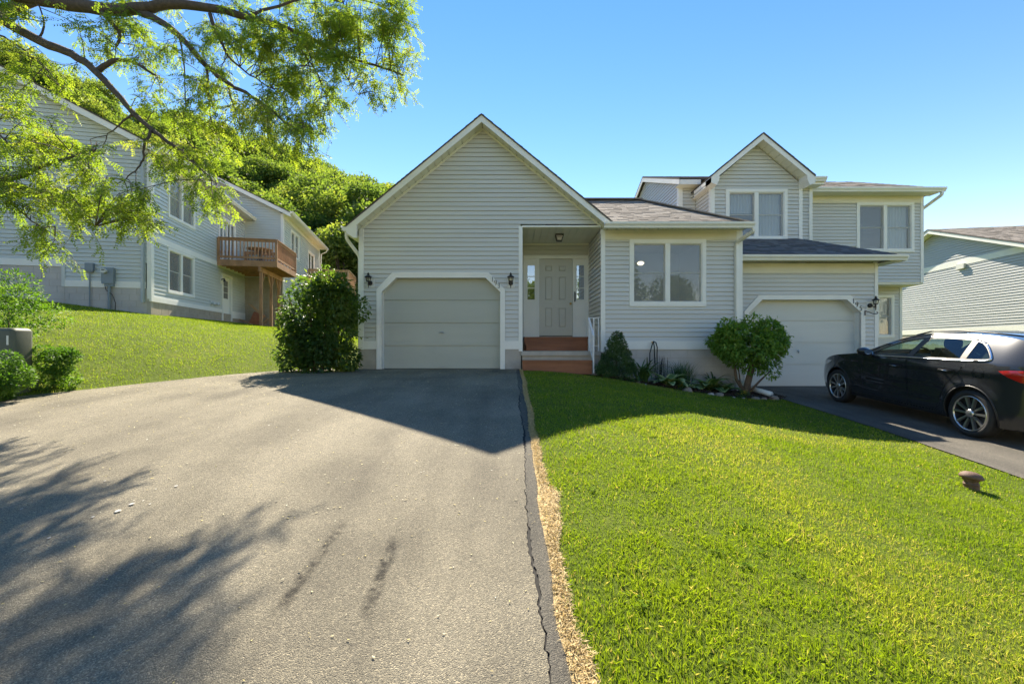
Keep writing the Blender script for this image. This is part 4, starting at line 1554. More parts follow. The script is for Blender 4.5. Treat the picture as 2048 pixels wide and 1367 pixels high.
F2 = Fr((0, YG), (1, 0), (0, -1))
g_out = [(XG(1488), -0.51), (XG(1488), ZG(622)), (XG(1517), ZG(590)), (XG(1699), ZG(590)), (XG(1728.5), ZG(622)), (XG(1728.5), -0.51)]
g_in = [(XG(1496.5), -0.51), (XG(1496.5), ZG(625)), (XG(1524), ZG(599)), (XG(1692), ZG(599)), (XG(1720.5), ZG(625)), (XG(1720.5), -0.51)]
gm = [((a[0] + b[0]) / 2, (a[1] + b[1]) / 2) for a, b in zip(g_out, g_in)]
gm[0] = (gm[0][0], -2)
gm[-1] = (gm[-1][0], -2)
gxl, gxr = 5.40, XG(1748)
siding(H2, F2, [(gxl, -0.35), (gxr + 0.01, -0.35), (gxr + 0.01, ZG(544)), (gxl, ZG(544))], [gm], e=0.104)
corner_board(H2, F2, gxr, XG(1754.5), -0.55, ZG(524))
fpart('frieze_board', F2, gxl, gxr, -0.02, 0.022, ZG(546), ZG(526), TRIM_BOUNCE, H2)
fpart('foundation', F2, XG(1728.5) + 0.004, XG(1755), -0.3, 0.008, -1.0, -0.35, CONC, H2)
fpart('foundation', F2, gxl, XG(1488) - 0.004, -0.3, 0.008, -1.0, -0.35, CONC, H2)
ring_boards(H2, F2, g_out, g_in, -0.02, 0.035, TRIM, 'garage_trim_board')
m = MB()
for i in range(5):
    a, b = g_in[i], g_in[i + 1]
    m.face([F2.P(a[0], 0.0, a[1]), F2.P(b[0], 0.0, b[1]), F2.P(b[0], -0.3, b[1]), F2.P(a[0], -0.3, a[1])])
m.build('garage_jamb', TRIM, H2)
YD2 = 11.25
FD2 = Fr((0, YD2), (1, 0), (0, -1))
sd2 = FPX / YD2
dx0, dx1 = XG(1496.5) - 0.02, XG(1720.5) + 0.06
door = MB()
fbox(door, FD2, dx0, dx1, -0.05, -0.014, -0.5, 1.75)
gd2 = door.build('garage_door', GARAGE_W, H2)
for i in range(4):
    z0, z1 = -0.47 + i * 0.557, -0.47 + (i + 1) * 0.557 - 0.013
    p = MB()
    fbox(p, FD2, dx0, dx1, -0.014, 0.012, z0, z1)
    p.build('door_section', GARAGE_W, gd2)
fpart('bottom_seal', FD2, dx0, dx1, -0.01, 0.008, -0.49, -0.471, BLACKTRIM, gd2)
hx, hz = (1595 - CU) / sd2, CZ - (702 - CV) / sd2
m = MB()
m.tube([FD2.P(hx, 0.045, hz - 0.05), FD2.P(hx, 0.05, hz), FD2.P(hx, 0.045, hz + 0.05)], [0.007, 0.014, 0.007], 8)
m.tube([FD2.P(hx, 0.0, hz), FD2.P(hx, 0.05, hz)], 0.012, 8)
m.build('handle', STEEL, gd2)
fpart('threshold', FD2, dx0, dx1, -0.04, 0.03, -0.53, -0.49, CONC, H2)
digits(H2, F2, '195', [(XG(1705), ZG(602)), (XG(1711.2), ZG(609)), (XG(1719), ZG(616.5))], 0.115, 0.045)
# hip roof over the garage
GEY, GEZ = 10.65, 2.74
pz_ = 0.5
soffit_panels(H2, F2, 5.48, ZG(524), 9.46, ZG(524), 0.0, YG - GEY, 0.105)
fpart('eave_fascia', F2, 5.46, 9.48, YG - GEY - 0.02, YG - GEY, ZG(524) - 0.012, GEZ - 0.02, TRIM, H2)
gutter(H2, (5.46, GEY, GEZ), (9.50, GEY, GEZ), (0, -1))
q1 = [(5.45, GEY, GEZ), (9.52, GEY, GEZ), (6.97, 13.2, GEZ + pz_ * 2.55), (5.45, 13.2, GEZ + pz_ * 2.55)]
q2 = [(9.52, GEY, GEZ), (9.52, 14.0, GEZ), (6.97, 14.0, GEZ + pz_ * 2.55), (6.97, 13.2, GEZ + pz_ * 2.55)]
for k, q in enumerate((q1, q2)):
    roof_slab(H2, q, 0.05)
    shingles(H2, [(p[0], p[1], p[2] + 0.002) for p in q], SHINGLE_DARK, seed=31 + k)
m = MB()
m.box(9.17, 9.45, GEY + 0.02, 14.0, 2.60, 2.615)
m.build('side_soffit', SOFFIT, H2)
gutter(H2, (9.5, GEY, GEZ), (9.5, 14.0, GEZ), (1, 0))
m = MB()
m.face([(9.17, YG, -1), (9.17, 14.7, -1), (9.17, 14.7, 2.62), (9.17, YG, 2.62)])
m.face([(gxl, YG, -1), (gxl, 13.2, -1), (gxl, 13.2, 2.62), (gxl, YG, 2.62)])
m.build('garage_side_wall', VINYL, H2)

# two-storey body
YM = 13.2
FM = Fr((0, YM), (1, 0), (0, -1))
MXL, MXR = 5.01, 9.0
sm = FPX / YM


def ZM(v):
    return CZ - (v - CV) / sm


MEZ, MEY, MP = 5.46, 12.86, 0.39
siding(H2, FM, [(MXL + 0.05, 2.6), (MXR - 0.05, 2.6), (MXR - 0.05, ZM(371)), (MXL + 0.05, ZM(371))], [[(5.50, 0), (8.05, 0), (8.05, 7), (5.50, 7)]], e=0.104, lap=False)
corner_board(H2, FM, MXL, MXL + 0.10, 2.5, ZM(371))
corner_board(H2, FM, MXR - 0.10, MXR, 2.5, ZM(371))
RDG = 16.5
RZ2 = MEZ + MP * (RDG - MEY)
FS = Fr((MXL, YM), (0, 1), (-1, 0))
Lg = 2 * (RDG - YM)
zw0 = MEZ - 0.19 + MP * (YM - MEY)
siding(H2, FS, [(0.03, 2.6), (Lg, 2.6), (Lg, zw0), (Lg / 2, zw0 + MP * Lg / 2), (0.03, zw0)], [], e=0.104, wallname='side_wall', lap=False)
fpart('corner_board', FS, -0.02, 0.10, -0.02, 0.026, 2.6, zw0 - 0.02, TRIM, H2)
BACKY = 2 * RDG - MEY
pm1 = [(MXL - 0.12, MEY, MEZ), (9.12, MEY, MEZ), (9.12, RDG, RZ2), (MXL - 0.12, RDG, RZ2)]
pm2 = [(9.12, BACKY, MEZ), (MXL - 0.12, BACKY, MEZ), (MXL - 0.12, RDG, RZ2), (9.12, RDG, RZ2)]
for k, q in enumerate((pm1, pm2)):
    roof_slab(H2, q, 0.05)
    shingles(H2, [(p[0], p[1], p[2] + 0.002) for p in q], SHINGLE_WARM, seed=41 + k)
rake(H2, FS, MEY - YM, MEZ - 0.05, RDG - YM, RZ2 - 0.05, 0.12, 0.02, 0.14)
rake(H2, FS, RDG - YM, RZ2 - 0.05, BACKY - YM, MEZ - 0.05, 0.12, 0.02, 0.14)
for a0, a1 in ((4.90, 5.52), (7.98, 9.12)):
    m = MB()
    m.box(a0, a1, MEY, MEY + 0.02, MEZ - 0.19, MEZ - 0.03)
    m.build('eave_fascia', TRIM, H2)
    m = MB()
    m.box(a0, a1, MEY + 0.02, YM, MEZ - 0.19, MEZ - 0.178)
    m.build('eave_soffit', SOFFIT, H2)
gutter(H2, (8.0, MEY - 0.002, MEZ - 0.0), (9.14, MEY - 0.002, MEZ - 0.0), (0, -1))

# gabled bay
YBAY = 12.2
FBY = Fr((0, YBAY), (1, 0), (0, -1))
sb_ = FPX / YBAY


def XY(u):
    return (u - CU) / sb_


def ZY(v):
    return CZ - (v - CV) / sb_


BXL, BXR = XY(1422), XY(1602.5)
BRX = 0.5 * (BXL + BXR) - 0.01
BRZ, BAP, BS = 6.285, 6.10, 0.82
bw = [XY(1451), XY(1574), ZY(480), ZY(378.5)]


def zbay(x):
    return BAP - BS * abs(x - BRX)


siding(H2, FBY, [(BXL + 0.05, 2.9), (BXR - 0.05, 2.9), (BXR - 0.05, zbay(BXR)), (BRX, BAP), (BXL + 0.05, zbay(BXL))],
       [[(bw[0] + 0.04, bw[2] + 0.04), (bw[1] - 0.04, bw[2] + 0.04), (bw[1] - 0.04, bw[3] - 0.03), (bw[0] + 0.04, bw[3] - 0.03)]], e=0.104)
window(H2, FBY, *bw, curtain=('half', 'full'))
corner_board(H2, FBY, BXL, XY(1428.5), 2.9, zbay(BXL) + 0.03)
corner_board(H2, FBY, XY(1597), BXR, 2.9, zbay(BXR) + 0.03)
for xx, nn in ((BXL, (-1, 0)), (BXR, (1, 0))):
    fs = Fr((xx, YBAY), (0, 1), nn)
    siding(H2, fs, [(0.02, 2.9), (1.0, 2.9), (1.0, zbay(BXL)), (0.02, zbay(BXL))], [], e=0.104, wallname='bay_side_wall', lap=False)
    fpart('corner_board', fs, -0.02, 0.09, -0.02, 0.026, 2.9, zbay(BXL), TRIM, H2)
YBR = 11.83
dB = YBAY - YBR
for sgn in (-1, 1):
    xe = BRX + sgn * 1.40
    ze = BRZ - BS * 1.40
    roof_slab(H2, [(xe, YBR - 0.02, ze), (BRX, YBR - 0.02, BRZ), (BRX, 16.2, BRZ), (xe, 16.2, ze)], 0.035)
    ev = [(xe, 16.2, ze + 0.002), (xe, YBR - 0.02, ze + 0.002), (BRX, YBR - 0.02, BRZ + 0.002), (BRX, 16.2, BRZ + 0.002)]
    shingles(H2, ev, SHINGLE_WARM, seed=51 + sgn)
    rake(H2, FBY, BRX, BRZ - 0.035, xe, ze - 0.035, dB, 0.025, 0.15)
    soffit_panels(H2, FBY, BRX, BAP + 0.02, xe - sgn * 0.1, BAP + 0.02 - BS * 1.30, -0.002, dB - 0.025, 0.2)
    m = MB()
    a = [(xe, ze - 0.05), (xe - sgn * 0.0, ze - 0.20), (xe - sgn * 0.15, ze - 0.26), (xe - sgn * 0.22, ze - 0.10), (xe - sgn * 0.22, ze + 0.05)]
    m.prism([FBY.P(x, dB + 0.003, z) for x, z in a], (0, 0.35, 0))
    m.build('eave_return', TRIM, H2)
    m = MB()
    m.box(min(xe, xe - sgn * 0.02), max(xe, xe - sgn * 0.02), YBR + 0.02, MEY + 0.1, ze - 0.20, ze - 0.012)
    m.box(min(xe - sgn * 0.02, xe - sgn * 0.16), max(xe - sgn * 0.02, xe - sgn * 0.16), YBAY - 0.02, YM, ze - 0.20, ze - 0.19)
    m.build('eave_fascia', TRIM, H2)
    roof_slab(H2, [(xe, YBAY - 0.02, ze - 0.14), (BRX, YBAY - 0.02, BRZ - 0.15), (BRX, 16, BRZ - 0.15), (xe, 16, ze - 0.14)], 0.02, SOFFIT, 'roof_deck')

# right block with cantilevered upper floor
YRB = 14.0
FRB = Fr((0, YRB), (1, 0), (0, -1))
sr = FPX / YRB


def XR_(u):
    return (u - CU) / sr


def ZR_(v):
    return CZ - (v - CV) / sr


rx1 = XR_(1846)
rw = [XR_(1712.5), XR_(1827.5), ZR_(504), ZR_(405)]
siding(H2, FRB, [(9.0, 2.57), (rx1 - 0.05, 2.57), (rx1 - 0.05, ZR_(405)), (9.0, ZR_(405))],
       [[(rw[0] + 0.04, rw[2] + 0.04), (rw[1] - 0.04, rw[2] + 0.04), (rw[1] - 0.04, rw[3] - 0.03), (rw[0] + 0.04, rw[3] - 0.03)]], e=0.104)
window(H2, FRB, *rw, curtain=(None, 'full'))
corner_board(H2, FRB, rx1 - 0.095, rx1, 2.555, ZR_(392))
fpart('frieze_board', FRB, 9.0, rx1 - 0.095, -0.02, 0.022, ZR_(406), ZR_(392), TRIM_BOUNCE, H2)
REY, REZ = 13.6, 5.42
soffit_panels(H2, FRB, 9.0, ZR_(392) - 0.005, 13.30, ZR_(392) - 0.005, 0.0, YRB - REY, 0.12)
fpart('eave_fascia', FRB, 9.0, 13.32, YRB - REY - 0.02, YRB - REY, ZR_(392) - 0.015, REZ - 0.02, TRIM, H2)
gutter(H2, (8.95, REY, REZ), (13.34, REY, REZ), (0, -1))
HX2, HY2, HZ2 = 11.75, 15.2, 6.2
ra = [(8.95, REY, REZ), (13.36, REY, REZ), (HX2, HY2, HZ2), (8.95, HY2, HZ2)]
rb_ = [(13.36, REY, REZ), (13.36, 16.8, REZ), (HX2, HY2, HZ2)]
rc = [(13.36, 16.8, REZ), (8.95, 16.8, REZ), (8.95, HY2, HZ2), (HX2, HY2, HZ2)]
for k, q in enumerate((ra, rb_, rc)):
    roof_slab(H2, q, 0.05)
    shingles(H2, [(p[0], p[1], p[2] + 0.002) for p in q], SHINGLE_WARM, seed=61 + k)
downspout(H2, [(13.24, REY - 0.05, REZ - 0.12), (13.24, REY - 0.05, REZ - 0.22), (rx1 + 0.04, YRB + 0.25, 4.85), (rx1 + 0.04, YRB + 0.25, 2.6)])
m = MB()
m.box(9.17, rx1, YRB - 0.0, 14.72, 2.50, 2.568)
m.build('overhang_soffit', TRIM_BOUNCE, H2)
FRS = Fr((rx1, YRB), (0, 1), (1, 0))
siding(H2, FRS, [(0.02, 2.57), (2.8, 2.57), (2.8, 5.25), (0.02, 5.25)], [], e=0.104, wallname='side_wall', lap=False)
YLW = 14.7
FLW = Fr((0, YLW), (1, 0), (0, -1))
sl_ = FPX / YLW
lx1 = (1803 - CU) / sl_
lw = [(1752 - CU) / sl_, (1787.5 - CU) / sl_, CZ - (675 - CV) / sl_, CZ - (590 - CV) / sl_]
siding(H2, FLW, [(9.17, -0.2), (lx1 - 0.05, -0.2), (lx1 - 0.05, 2.5), (9.17, 2.5)],
       [[(lw[0] + 0.04, lw[2] + 0.04), (lw[1] - 0.04, lw[2] + 0.04), (lw[1] - 0.04, lw[3] - 0.03), (lw[0] + 0.04, lw[3] - 0.03)]], e=0.104, lap=False)
window(H2, FLW, *lw, units=1, curtain=('full',), casing=0.075)
corner_board(H2, FLW, lx1 - 0.075, lx1, -0.5, 2.5)
fpart('foundation', FLW, 9.17, lx1, -0.3, 0.004, -1.2, -0.2, CONC, H2)
m = MB()
m.face([(lx1, YLW, -1), (lx1, 16.8, -1), (lx1, 16.8, 2.5), (lx1, YLW, 2.5)])
m.face([(MXL, BACKY - 0.3, -1), (rx1, BACKY - 0.3, -1), (rx1, BACKY - 0.3, 5.3), (MXL, BACKY - 0.3, 5.3)])
m.face([(9.0, YM, 2.6), (9.0, BACKY - 0.3, 2.6), (9.0, BACKY - 0.3, 5.3), (9.0, YM, 5.3)])
m.build('rear_wall', VINYL, H2)

lantern(F2, XG(1737.5), ZG(607), 'black coach lantern at the right corner of garage 195', swing=0.07, arm=0.10)
# bracket with a scroll below it
t = thing('wall_bracket', 'small black scroll bracket below the lantern at garage 195', 'bracket', F2.P(XG(1726.5), 0, ZG(628)))
m = MB()
m.tube([F2.P(XG(1727), 0.05, ZG(621)), F2.P(XG(1727), 0.05, ZG(630.5))], 0.012, 6)
m.tube([F2.P(XG(1727.5), 0.05, ZG(621.5)), F2.P(XG(1737), 0.16, ZG(628.5))], 0.010, 6)
m.tube([F2.P(XG(1736), 0.16, ZG(627.5)), F2.P(XG(1738.5), 0.18, ZG(628.8)), F2.P(XG(1741.5), 0.19, ZG(628)), F2.P(XG(1743.5), 0.19, ZG(626)), F2.P(XG(1742.5), 0.19, ZG(624.8)), F2.P(XG(1740.5), 0.19, ZG(625.2))], 0.010, 6)
m.build('scroll', IRON, t)
t = thing('soffit_light', 'small black light under the overhang beside garage 195', 'light', (9.35, 14.2, 2.5))
m = MB()
m.lathe([(0.05, 0.0), (0.05, -0.03), (0.02, -0.05), (0.0, -0.05)], (12.0 - 2.55 + 0.35, 14.3, 2.5), 10)
m.tube([(9.80, 14.3, 2.46), (9.87, 14.28, 2.42), (9.93, 14.27, 2.43), (9.96, 14.27, 2.48)], 0.012, 6)
m.build('light_body', IRON, t)

# ---------------------------------------------------------------- house further right
A197 = math.atan2(0.175, 0.985)
H3 = thing('house', 'grey sided house at far right with long gabled side wall behind the black car', 'house', (18.5, 16.0, -0.8))
F3 = Fr((18.5, 16.0), (0.175, 0.985), (-0.985, 0.175))
TC, HW = 4.0, 8.6
ZA = 5.62
S3 = 0.36


def z3(t_):
    return ZA - S3 * abs(t_ - TC)


bz0, bz1 = 3.93, 4.16
siding(H3, F3, [(TC - HW, 1.28), (TC + HW, 1.28), (TC + HW, min(bz0, z3(TC + HW))), (TC + 4.6, bz0), (TC - 4.6, bz0), (TC - HW, min(bz0, z3(TC - HW)))], [], e=0.104, mat=VINYL_SUN_DIM, lap=False)
siding(H3, F3, [(TC - 4.05, bz1), (TC + 4.05, bz1), (TC, ZA)], [], e=0.104, mat=VINYL_SUN_DIM, wallname='gable_wall', lap=False)
fpart('band_board', F3, TC - 4.6, TC + 4.6, -0.02, 0.025, bz0, bz1, TRIM, H3)
fpart('skirt_board', F3, TC - HW, TC + HW, -0.02, 0.022, 1.08, 1.28, TRIM, H3)
fpart('foundation', F3, TC - HW, TC + HW, -0.2, 0.0, -1.3, 1.08, CONC, H3)
for sgn in (-1, 1):
    te = TC + sgn * (HW + 0.3)
    ze = ZA + 0.2 - S3 * (HW + 0.3)
    rake(H3, F3, TC, ZA + 0.18, te, ze - 0.02, 0.32, 0.025, 0.16)
    soffit_panels(H3, F3, TC, ZA + 0.03, te, ZA + 0.03 - S3 * (HW + 0.3), 0.0, 0.295, 0.3)
    q = [F3.P(te, -11, ze), F3.P(te, 0.34, ze), F3.P(TC, 0.34, ZA + 0.2), F3.P(TC, -11, ZA + 0.2)]
    roof_slab(H3, q, 0.03)
    shingles(H3, [(p[0], p[1], p[2] + 0.002) for p in q], SHINGLE_WARM, seed=71 + sgn)
fpart('vent_cover', F3, 2.35, 2.75, 0.025, 0.10, 3.78, 3.99, PLASTIC_W, H3)
m = MB()
m.face([F3.P(TC - HW, 0, -1.3), F3.P(TC - HW, -11, -1.3), F3.P(TC - HW, -11, 2.7), F3.P(TC - HW, 0, 2.7)])
m.face([F3.P(TC + HW, 0, -1.3), F3.P(TC + HW, -11, -1.3), F3.P(TC + HW, -11, 2.7), F3.P(TC + HW, 0, 2.7)])
m.face([F3.P(TC - HW, -10.8, -1.3), F3.P(TC + HW, -10.8, -1.3), F3.P(TC + HW, -10.8, 2.6), F3.P(TC, -10.8, 5.6), F3.P(TC - HW, -10.8, 2.6)])
m.build('rear_wall', VINYL, H3)
# ---------------------------------------------------------------- houses up the bank on the left
K = 1.2
C0 = (-9.6 * K, 11.7 * K)
E1 = (0.9788, 0.2050)        # along the gable wall, to the right
E2 = (-0.2050, 0.9788)       # away from the street


def ZK(z):
    return CZ + (z - CZ) * K


def lp(x, y, z):
    """local metres (already scaled) to world"""
    return (C0[0] + E1[0] * x + E2[0] * y, C0[1] + E1[1] * x + E2[1] * y, z)


def off(x, y):
    p = lp(x, y, 0)
    return (p[0], p[1])


LA = math.atan2(E1[1], E1[0])
EL = 0.125
NE1 = (-E1[0], -E1[1])
NE2 = (-E2[0], -E2[1])
HL = thing('house', 'pale grey two storey house on the grassy bank with electric meter on its end wall', 'house', lp(0, 0, 1.45), LA)
FG = Fr(C0, NE1, NE2)                  # end wall facing the street, a = metres to the left
FSD = Fr(C0, E2, E1)                   # side wall, a = metres away
zc = ZK(5.72)
GS = 0.5
s_of = lambda s_: s_ * K
zsk = ZK(2.24)
a_step = 1.93 * K
ridge_a = 5.2
zr_ = zc + GS * ridge_a
# end wall: lower right part reaches lower than the left part
siding(HL, FG, [(0.10, ZK(2.75)), (10.4, ZK(2.75)), (10.4, zc + 0.06), (ridge_a, zr_ + 0.06), (0.10, zc + 0.08)], [], e=EL, mat=VINYL_B)
siding(HL, FG, [(0.14, zsk), (a_step, zsk), (a_step, ZK(2.75)), (0.14, ZK(2.75))], [], e=EL, mat=VINYL_B, wallname='lower_wall')
fpart('skirt_board', FG, 0.14, a_step - 0.02, -0.02, 0.024, ZK(2.075), zsk, TRIM, HL)
fpart('skirt_board', FG, a_step + 0.07, 10.4, -0.02, 0.024, ZK(2.585), ZK(2.75), TRIM, HL)
fpart('corner_trim', FG, a_step - 0.02, a_step + 0.07, -0.02, 0.028, ZK(2.075), ZK(2.80), VINYL_B, HL)
gl = lambda a: float(height(*off(-a, 0)))
blocks(HL, FG, 0.0, a_step, 0.9, ZK(2.075), CONC_PALE, 0.40, 0.20, d=0.0, bot=gl)
blocks(HL, FG, a_step, 7.0, 1.2, ZK(2.585), CONC_PALE, 0.40, 0.20, d=0.0, bot=gl)
corner_board(HL, FG, 0.0, 0.10, ZK(1.80), zc)
fpart('frieze_board', FSD, 0.12, 6.4 * K, -0.02, 0.024, ZK(5.53), zc, TRIM, HL)
corner_board(HL, FSD, -0.03, 0.12, ZK(1.735), zc)
DEPTH1 = 6.4 * K
w1 = [0.8 * K, 2.32 * K, ZK(4.22), ZK(5.50)]
w2 = [0.78 * K, 2.28 * K, ZK(2.06), ZK(3.35)]
sdoor = [4.02 * K, 5.45 * K, ZK(3.62), ZK(5.22)]
bdoor = [4.26 * K, 5.12 * K, ZK(1.47), ZK(3.17)]


def rect(w, i=0.04):
    return [(w[0] + i, w[2] + i), (w[1] - i, w[2] + i), (w[1] - i, w[3] - i), (w[0] + i, w[3] - i)]


siding(HL, FSD, [(0.12, ZK(3.52)), (DEPTH1, ZK(3.52)), (DEPTH1, ZK(5.53)), (0.12, ZK(5.53))], [rect(w1), rect(sdoor)], e=EL, mat=VINYL_B, lap=False)
siding(HL, FSD, [(0.12, ZK(1.86)), (DEPTH1, ZK(1.86)), (DEPTH1, ZK(3.36)), (0.12, ZK(3.36))], [rect(w2), rect(bdoor)], e=EL, mat=VINYL_B, wallname='lower_wall', lap=False)
fpart('band_board', FSD, 0.12, DEPTH1, -0.02, 0.024, ZK(3.36), ZK(3.52), TRIM, HL)
fpart('skirt_board', FSD, 0.12, bdoor[0], -0.02, 0.024, ZK(1.735), ZK(1.86), TRIM, HL)
fpart('skirt_board', FSD, bdoor[1], DEPTH1, -0.02, 0.024, ZK(1.60), ZK(1.86), TRIM, HL)
blocks(HL, FSD, 0.0, DEPTH1, 0.9, ZK(1.735), CONC_TAN, 0.40, 0.20, d=0.0, bot=lambda a: float(height(*off(0, a))))
window(HL, FSD, *w1, curtain=('blind', 'blind'), mat=TRIM)
window(HL, FSD, *w2, mat=TRIM)


def slider(parent, fr, w, n, zb):
    m = MB()
    c = 0.09
    fbox(m, fr, w[0], w[1], -0.02, 0.03, w[3] - c, w[3])
    fbox(m, fr, w[0], w[0] + c, -0.02, 0.03, w[2], w[3] - c)
    fbox(m, fr, w[1] - c, w[1], -0.02, 0.03, w[2], w[3] - c)
    d = m.build('patio_door', TRIM, parent)
    a0, a1 = w[0] + c, w[1] - c
    for i in range(n):
        b0, b1 = lerp(a0, a1, i / n), lerp(a0, a1, (i + 1) / n)
        q = MB()
        fbox(q, fr, b0, b0 + 0.05, -0.05, 0.0, w[2], w[3] - c)
        fbox(q, fr, b1 - 0.05, b1, -0.05, 0.0, w[2], w[3] - c)
        fbox(q, fr, b0 + 0.05, b1 - 0.05, -0.05, 0.0, w[2], w[2] + 0.10)
        fbox(q, fr, b0 + 0.05, b1 - 0.05, -0.05, 0.0, w[3] - c - 0.06, w[3] - c)
        q.build('door_leaf', TRIM, d)
        q = MB()
        q.face([fr.P(b0 + 0.05, -0.03, w[2] + 0.1), fr.P(b1 - 0.05, -0.03, w[2] + 0.1), fr.P(b1 - 0.05, -0.03, w[3] - c - 0.06), fr.P(b0 + 0.05, -0.03, w[3] - c - 0.06)])
        q.build('pane', GLASS, d)
        if i % 2 == 0:
            q = MB()
            q.face([fr.P(b0, -0.12, w[2]), fr.P(b1, -0.12, w[2]), fr.P(b1, -0.12, w[3]), fr.P(b0, -0.12, w[3])])
            q.build('curtain', CURTAIN, d)
    q = MB()
    fbox(q, fr, a0 - 0.1, a1 + 0.1, -1.0, -0.95, w[2] - 0.1, w[3])
    q.build('room', DARKROOM, d)


slider(HL, FSD, sdoor, 4, 0)


def back_door(parent, fr, w):
    m = MB()
    c = 0.10
    fbox(m, fr, w[0], w[1], -0.12, 0.035, w[3] - c, w[3])
    fbox(m, fr, w[0], w[0] + c, -0.12, 0.035, w[2], w[3] - c)
    fbox(m, fr, w[1] - c, w[1], -0.12, 0.035, w[2], w[3] - c)
    fbox(m, fr, w[0] + c, w[1] - c, -0.10, -0.06, w[2], w[3] - c)
    d = m.build('back_door', TRIM, parent)
    a0, a1 = w[0] + c + 0.16, w[1] - c - 0.16
    z0, z1 = lerp(w[2], w[3], 0.48), w[3] - c - 0.16
    for i in range(3):
        for j in range(3):
            q = MB()
            fbox(q, fr, lerp(a0, a1, i / 3) + 0.01, lerp(a0, a1, (i + 1) / 3) - 0.01, -0.058, -0.05, lerp(z0, z1, j / 3) + 0.01, lerp(z0, z1, (j + 1) / 3) - 0.01)
            q.build('pane', DARKROOM, d)


back_door(HL, FSD, bdoor)
# vents and small lamp beside the back door
for a in (3.42, 3.72):
    m = MB()
    aa = a * K
    fbox(m, FSD, aa - 0.10, aa + 0.10, 0.0, 0.03, ZK(1.93), ZK(2.08))
    m.lathe([(0.075, 0.0), (0.085, 0.10), (0.05, 0.10)], (0, 0, 0), 10, 'X') if False else None
    m.tube([FSD.P(aa, 0.03, ZK(2.01)), FSD.P(aa, 0.12, ZK(2.01)), FSD.P(aa, 0.16, ZK(1.96))], [0.06, 0.065, 0.07], 10)
    m.build('dryer_vent', PLASTIC_W, HL)
m = MB()
fbox(m, FSD, 4.10 * K, 4.22 * K, 0.0, 0.03, ZK(2.78), ZK(3.0))
m.build('lamp_plate', PLASTIC_W, HL)
m = MB()
m.tube([FSD.P(4.16 * K, 0.03, ZK(2.92)), FSD.P(4.16 * K, 0.14, ZK(2.96)), FSD.P(4.16 * K, 0.16, ZK(2.85))], [0.02, 0.03, 0.055], 8)
m.build('door_lamp', IRON, HL)
# roof
OV = 0.42
for (aa0, aa1) in ((ridge_a, -OV), (ridge_a, 2 * ridge_a + OV)):
    ze = zr_ + 0.22 - GS * abs(aa1 - ridge_a)
    q = [FG.P(aa1, -DEPTH1 - 0.2, ze), FG.P(aa1, 0.38, ze), FG.P(ridge_a, 0.38, zr_ + 0.22), FG.P(ridge_a, -DEPTH1 - 0.2, zr_ + 0.22)]
    roof_slab(HL, q, 0.04)
    shingles(HL, [(p[0], p[1], p[2] + 0.002) for p in q], SHINGLE_WARM, seed=81 + int(aa1), row=0.2)
    rake(HL, FG, ridge_a, zr_ + 0.19, aa1, ze - 0.03, 0.36, 0.025, 0.20)
    soffit_panels(HL, FG, ridge_a, zr_ + 0.02, aa1, zr_ + 0.02 - GS * abs(aa1 - ridge_a), 0.0, 0.335, 0.3, TRIM)
ze = zr_ + 0.22 - GS * (ridge_a + OV)
zso = zc + 0.0
m = MB()
m.hexa([FSD.P(-0.36, 0.0, zso), FSD.P(DEPTH1, 0.0, zso), FSD.P(DEPTH1, OV, zso), FSD.P(-0.36, OV, zso), FSD.P(-0.36, 0.0, zso + 0.015), FSD.P(DEPTH1, 0.0, zso + 0.015), FSD.P(DEPTH1, OV, zso + 0.015), FSD.P(-0.36, OV, zso + 0.015)])
m.build('eave_soffit', SOFFIT, HL)
fpart('eave_fascia', FSD, -0.36, DEPTH1, OV - 0.02, OV, zso - 0.01, ze + 0.06, TRIM, HL)
p0, p1 = FSD.P(-0.38, OV, ze + 0.05), FSD.P(DEPTH1 + 0.05, OV, ze + 0.05)
gutter(HL, p0, p1, E1)
downspout(HL, [FG.P(0.20, 0.05, zc - 0.05), FG.P(0.20, 0.05, 2.9), FG.P(0.20, 0.05, ZK(1.70))], GUTTER_GREY, 0.085, 0.07)
m = MB()
m.face([lp(-10.4, 0, 1), lp(-10.4, DEPTH1, 1), lp(-10.4, DEPTH1, zc), lp(-10.4, 0, zc)])
m.face([lp(0, DEPTH1, 1), lp(-10.4, DEPTH1, 1), lp(-10.4, DEPTH1, zc), lp(-5.2, DEPTH1, zr_), lp(0, DEPTH1, zc)])
m.build('rear_wall', VINYL_B, HL)

# electric meter and utility box
aa = 0.93 * K
t = thing('electric_meter', 'grey electric meter box with round glass meter on the end wall of the bank house', 'meter', FG.P(aa, 0, ZK(2.15)), LA)
zt_, zb2 = ZK(2.585), ZK(2.17)
fpart('meter_box', FG, aa - 0.155, aa + 0.165, 0.015, 0.13, zb2, zt_, UTILGREY, t)
m = MB()
P_ = FG.P(aa + 0.07, 0.13, zt_ - 0.11)
Q_ = FG.P(aa + 0.07, 0.21, zt_ - 0.11)
m.tube([P_, Q_], [0.085, 0.078], 16)
m.build('meter_dial', simple('meter_glass', (0.55, 0.58, 0.55), 0.2, 0.1, 20), t)
m = MB()
fbox(m, FG, aa + 0.03, aa + 0.11, 0.212, 0.216, zt_ - 0.10, zt_ - 0.075)
m.build('dial_face', IRON, t)
m = MB()
fbox(m, FG, aa - 0.135, aa + 0.10, 0.02, 0.10, zb2 - 0.09, zb2)
m.tube([FG.P(aa - 0.02, 0.07, zb2), FG.P(aa - 0.02, 0.07, gl(aa) - 0.2)], 0.042, 10)
m.build('conduit', UTILGREY, t)
m = MB()
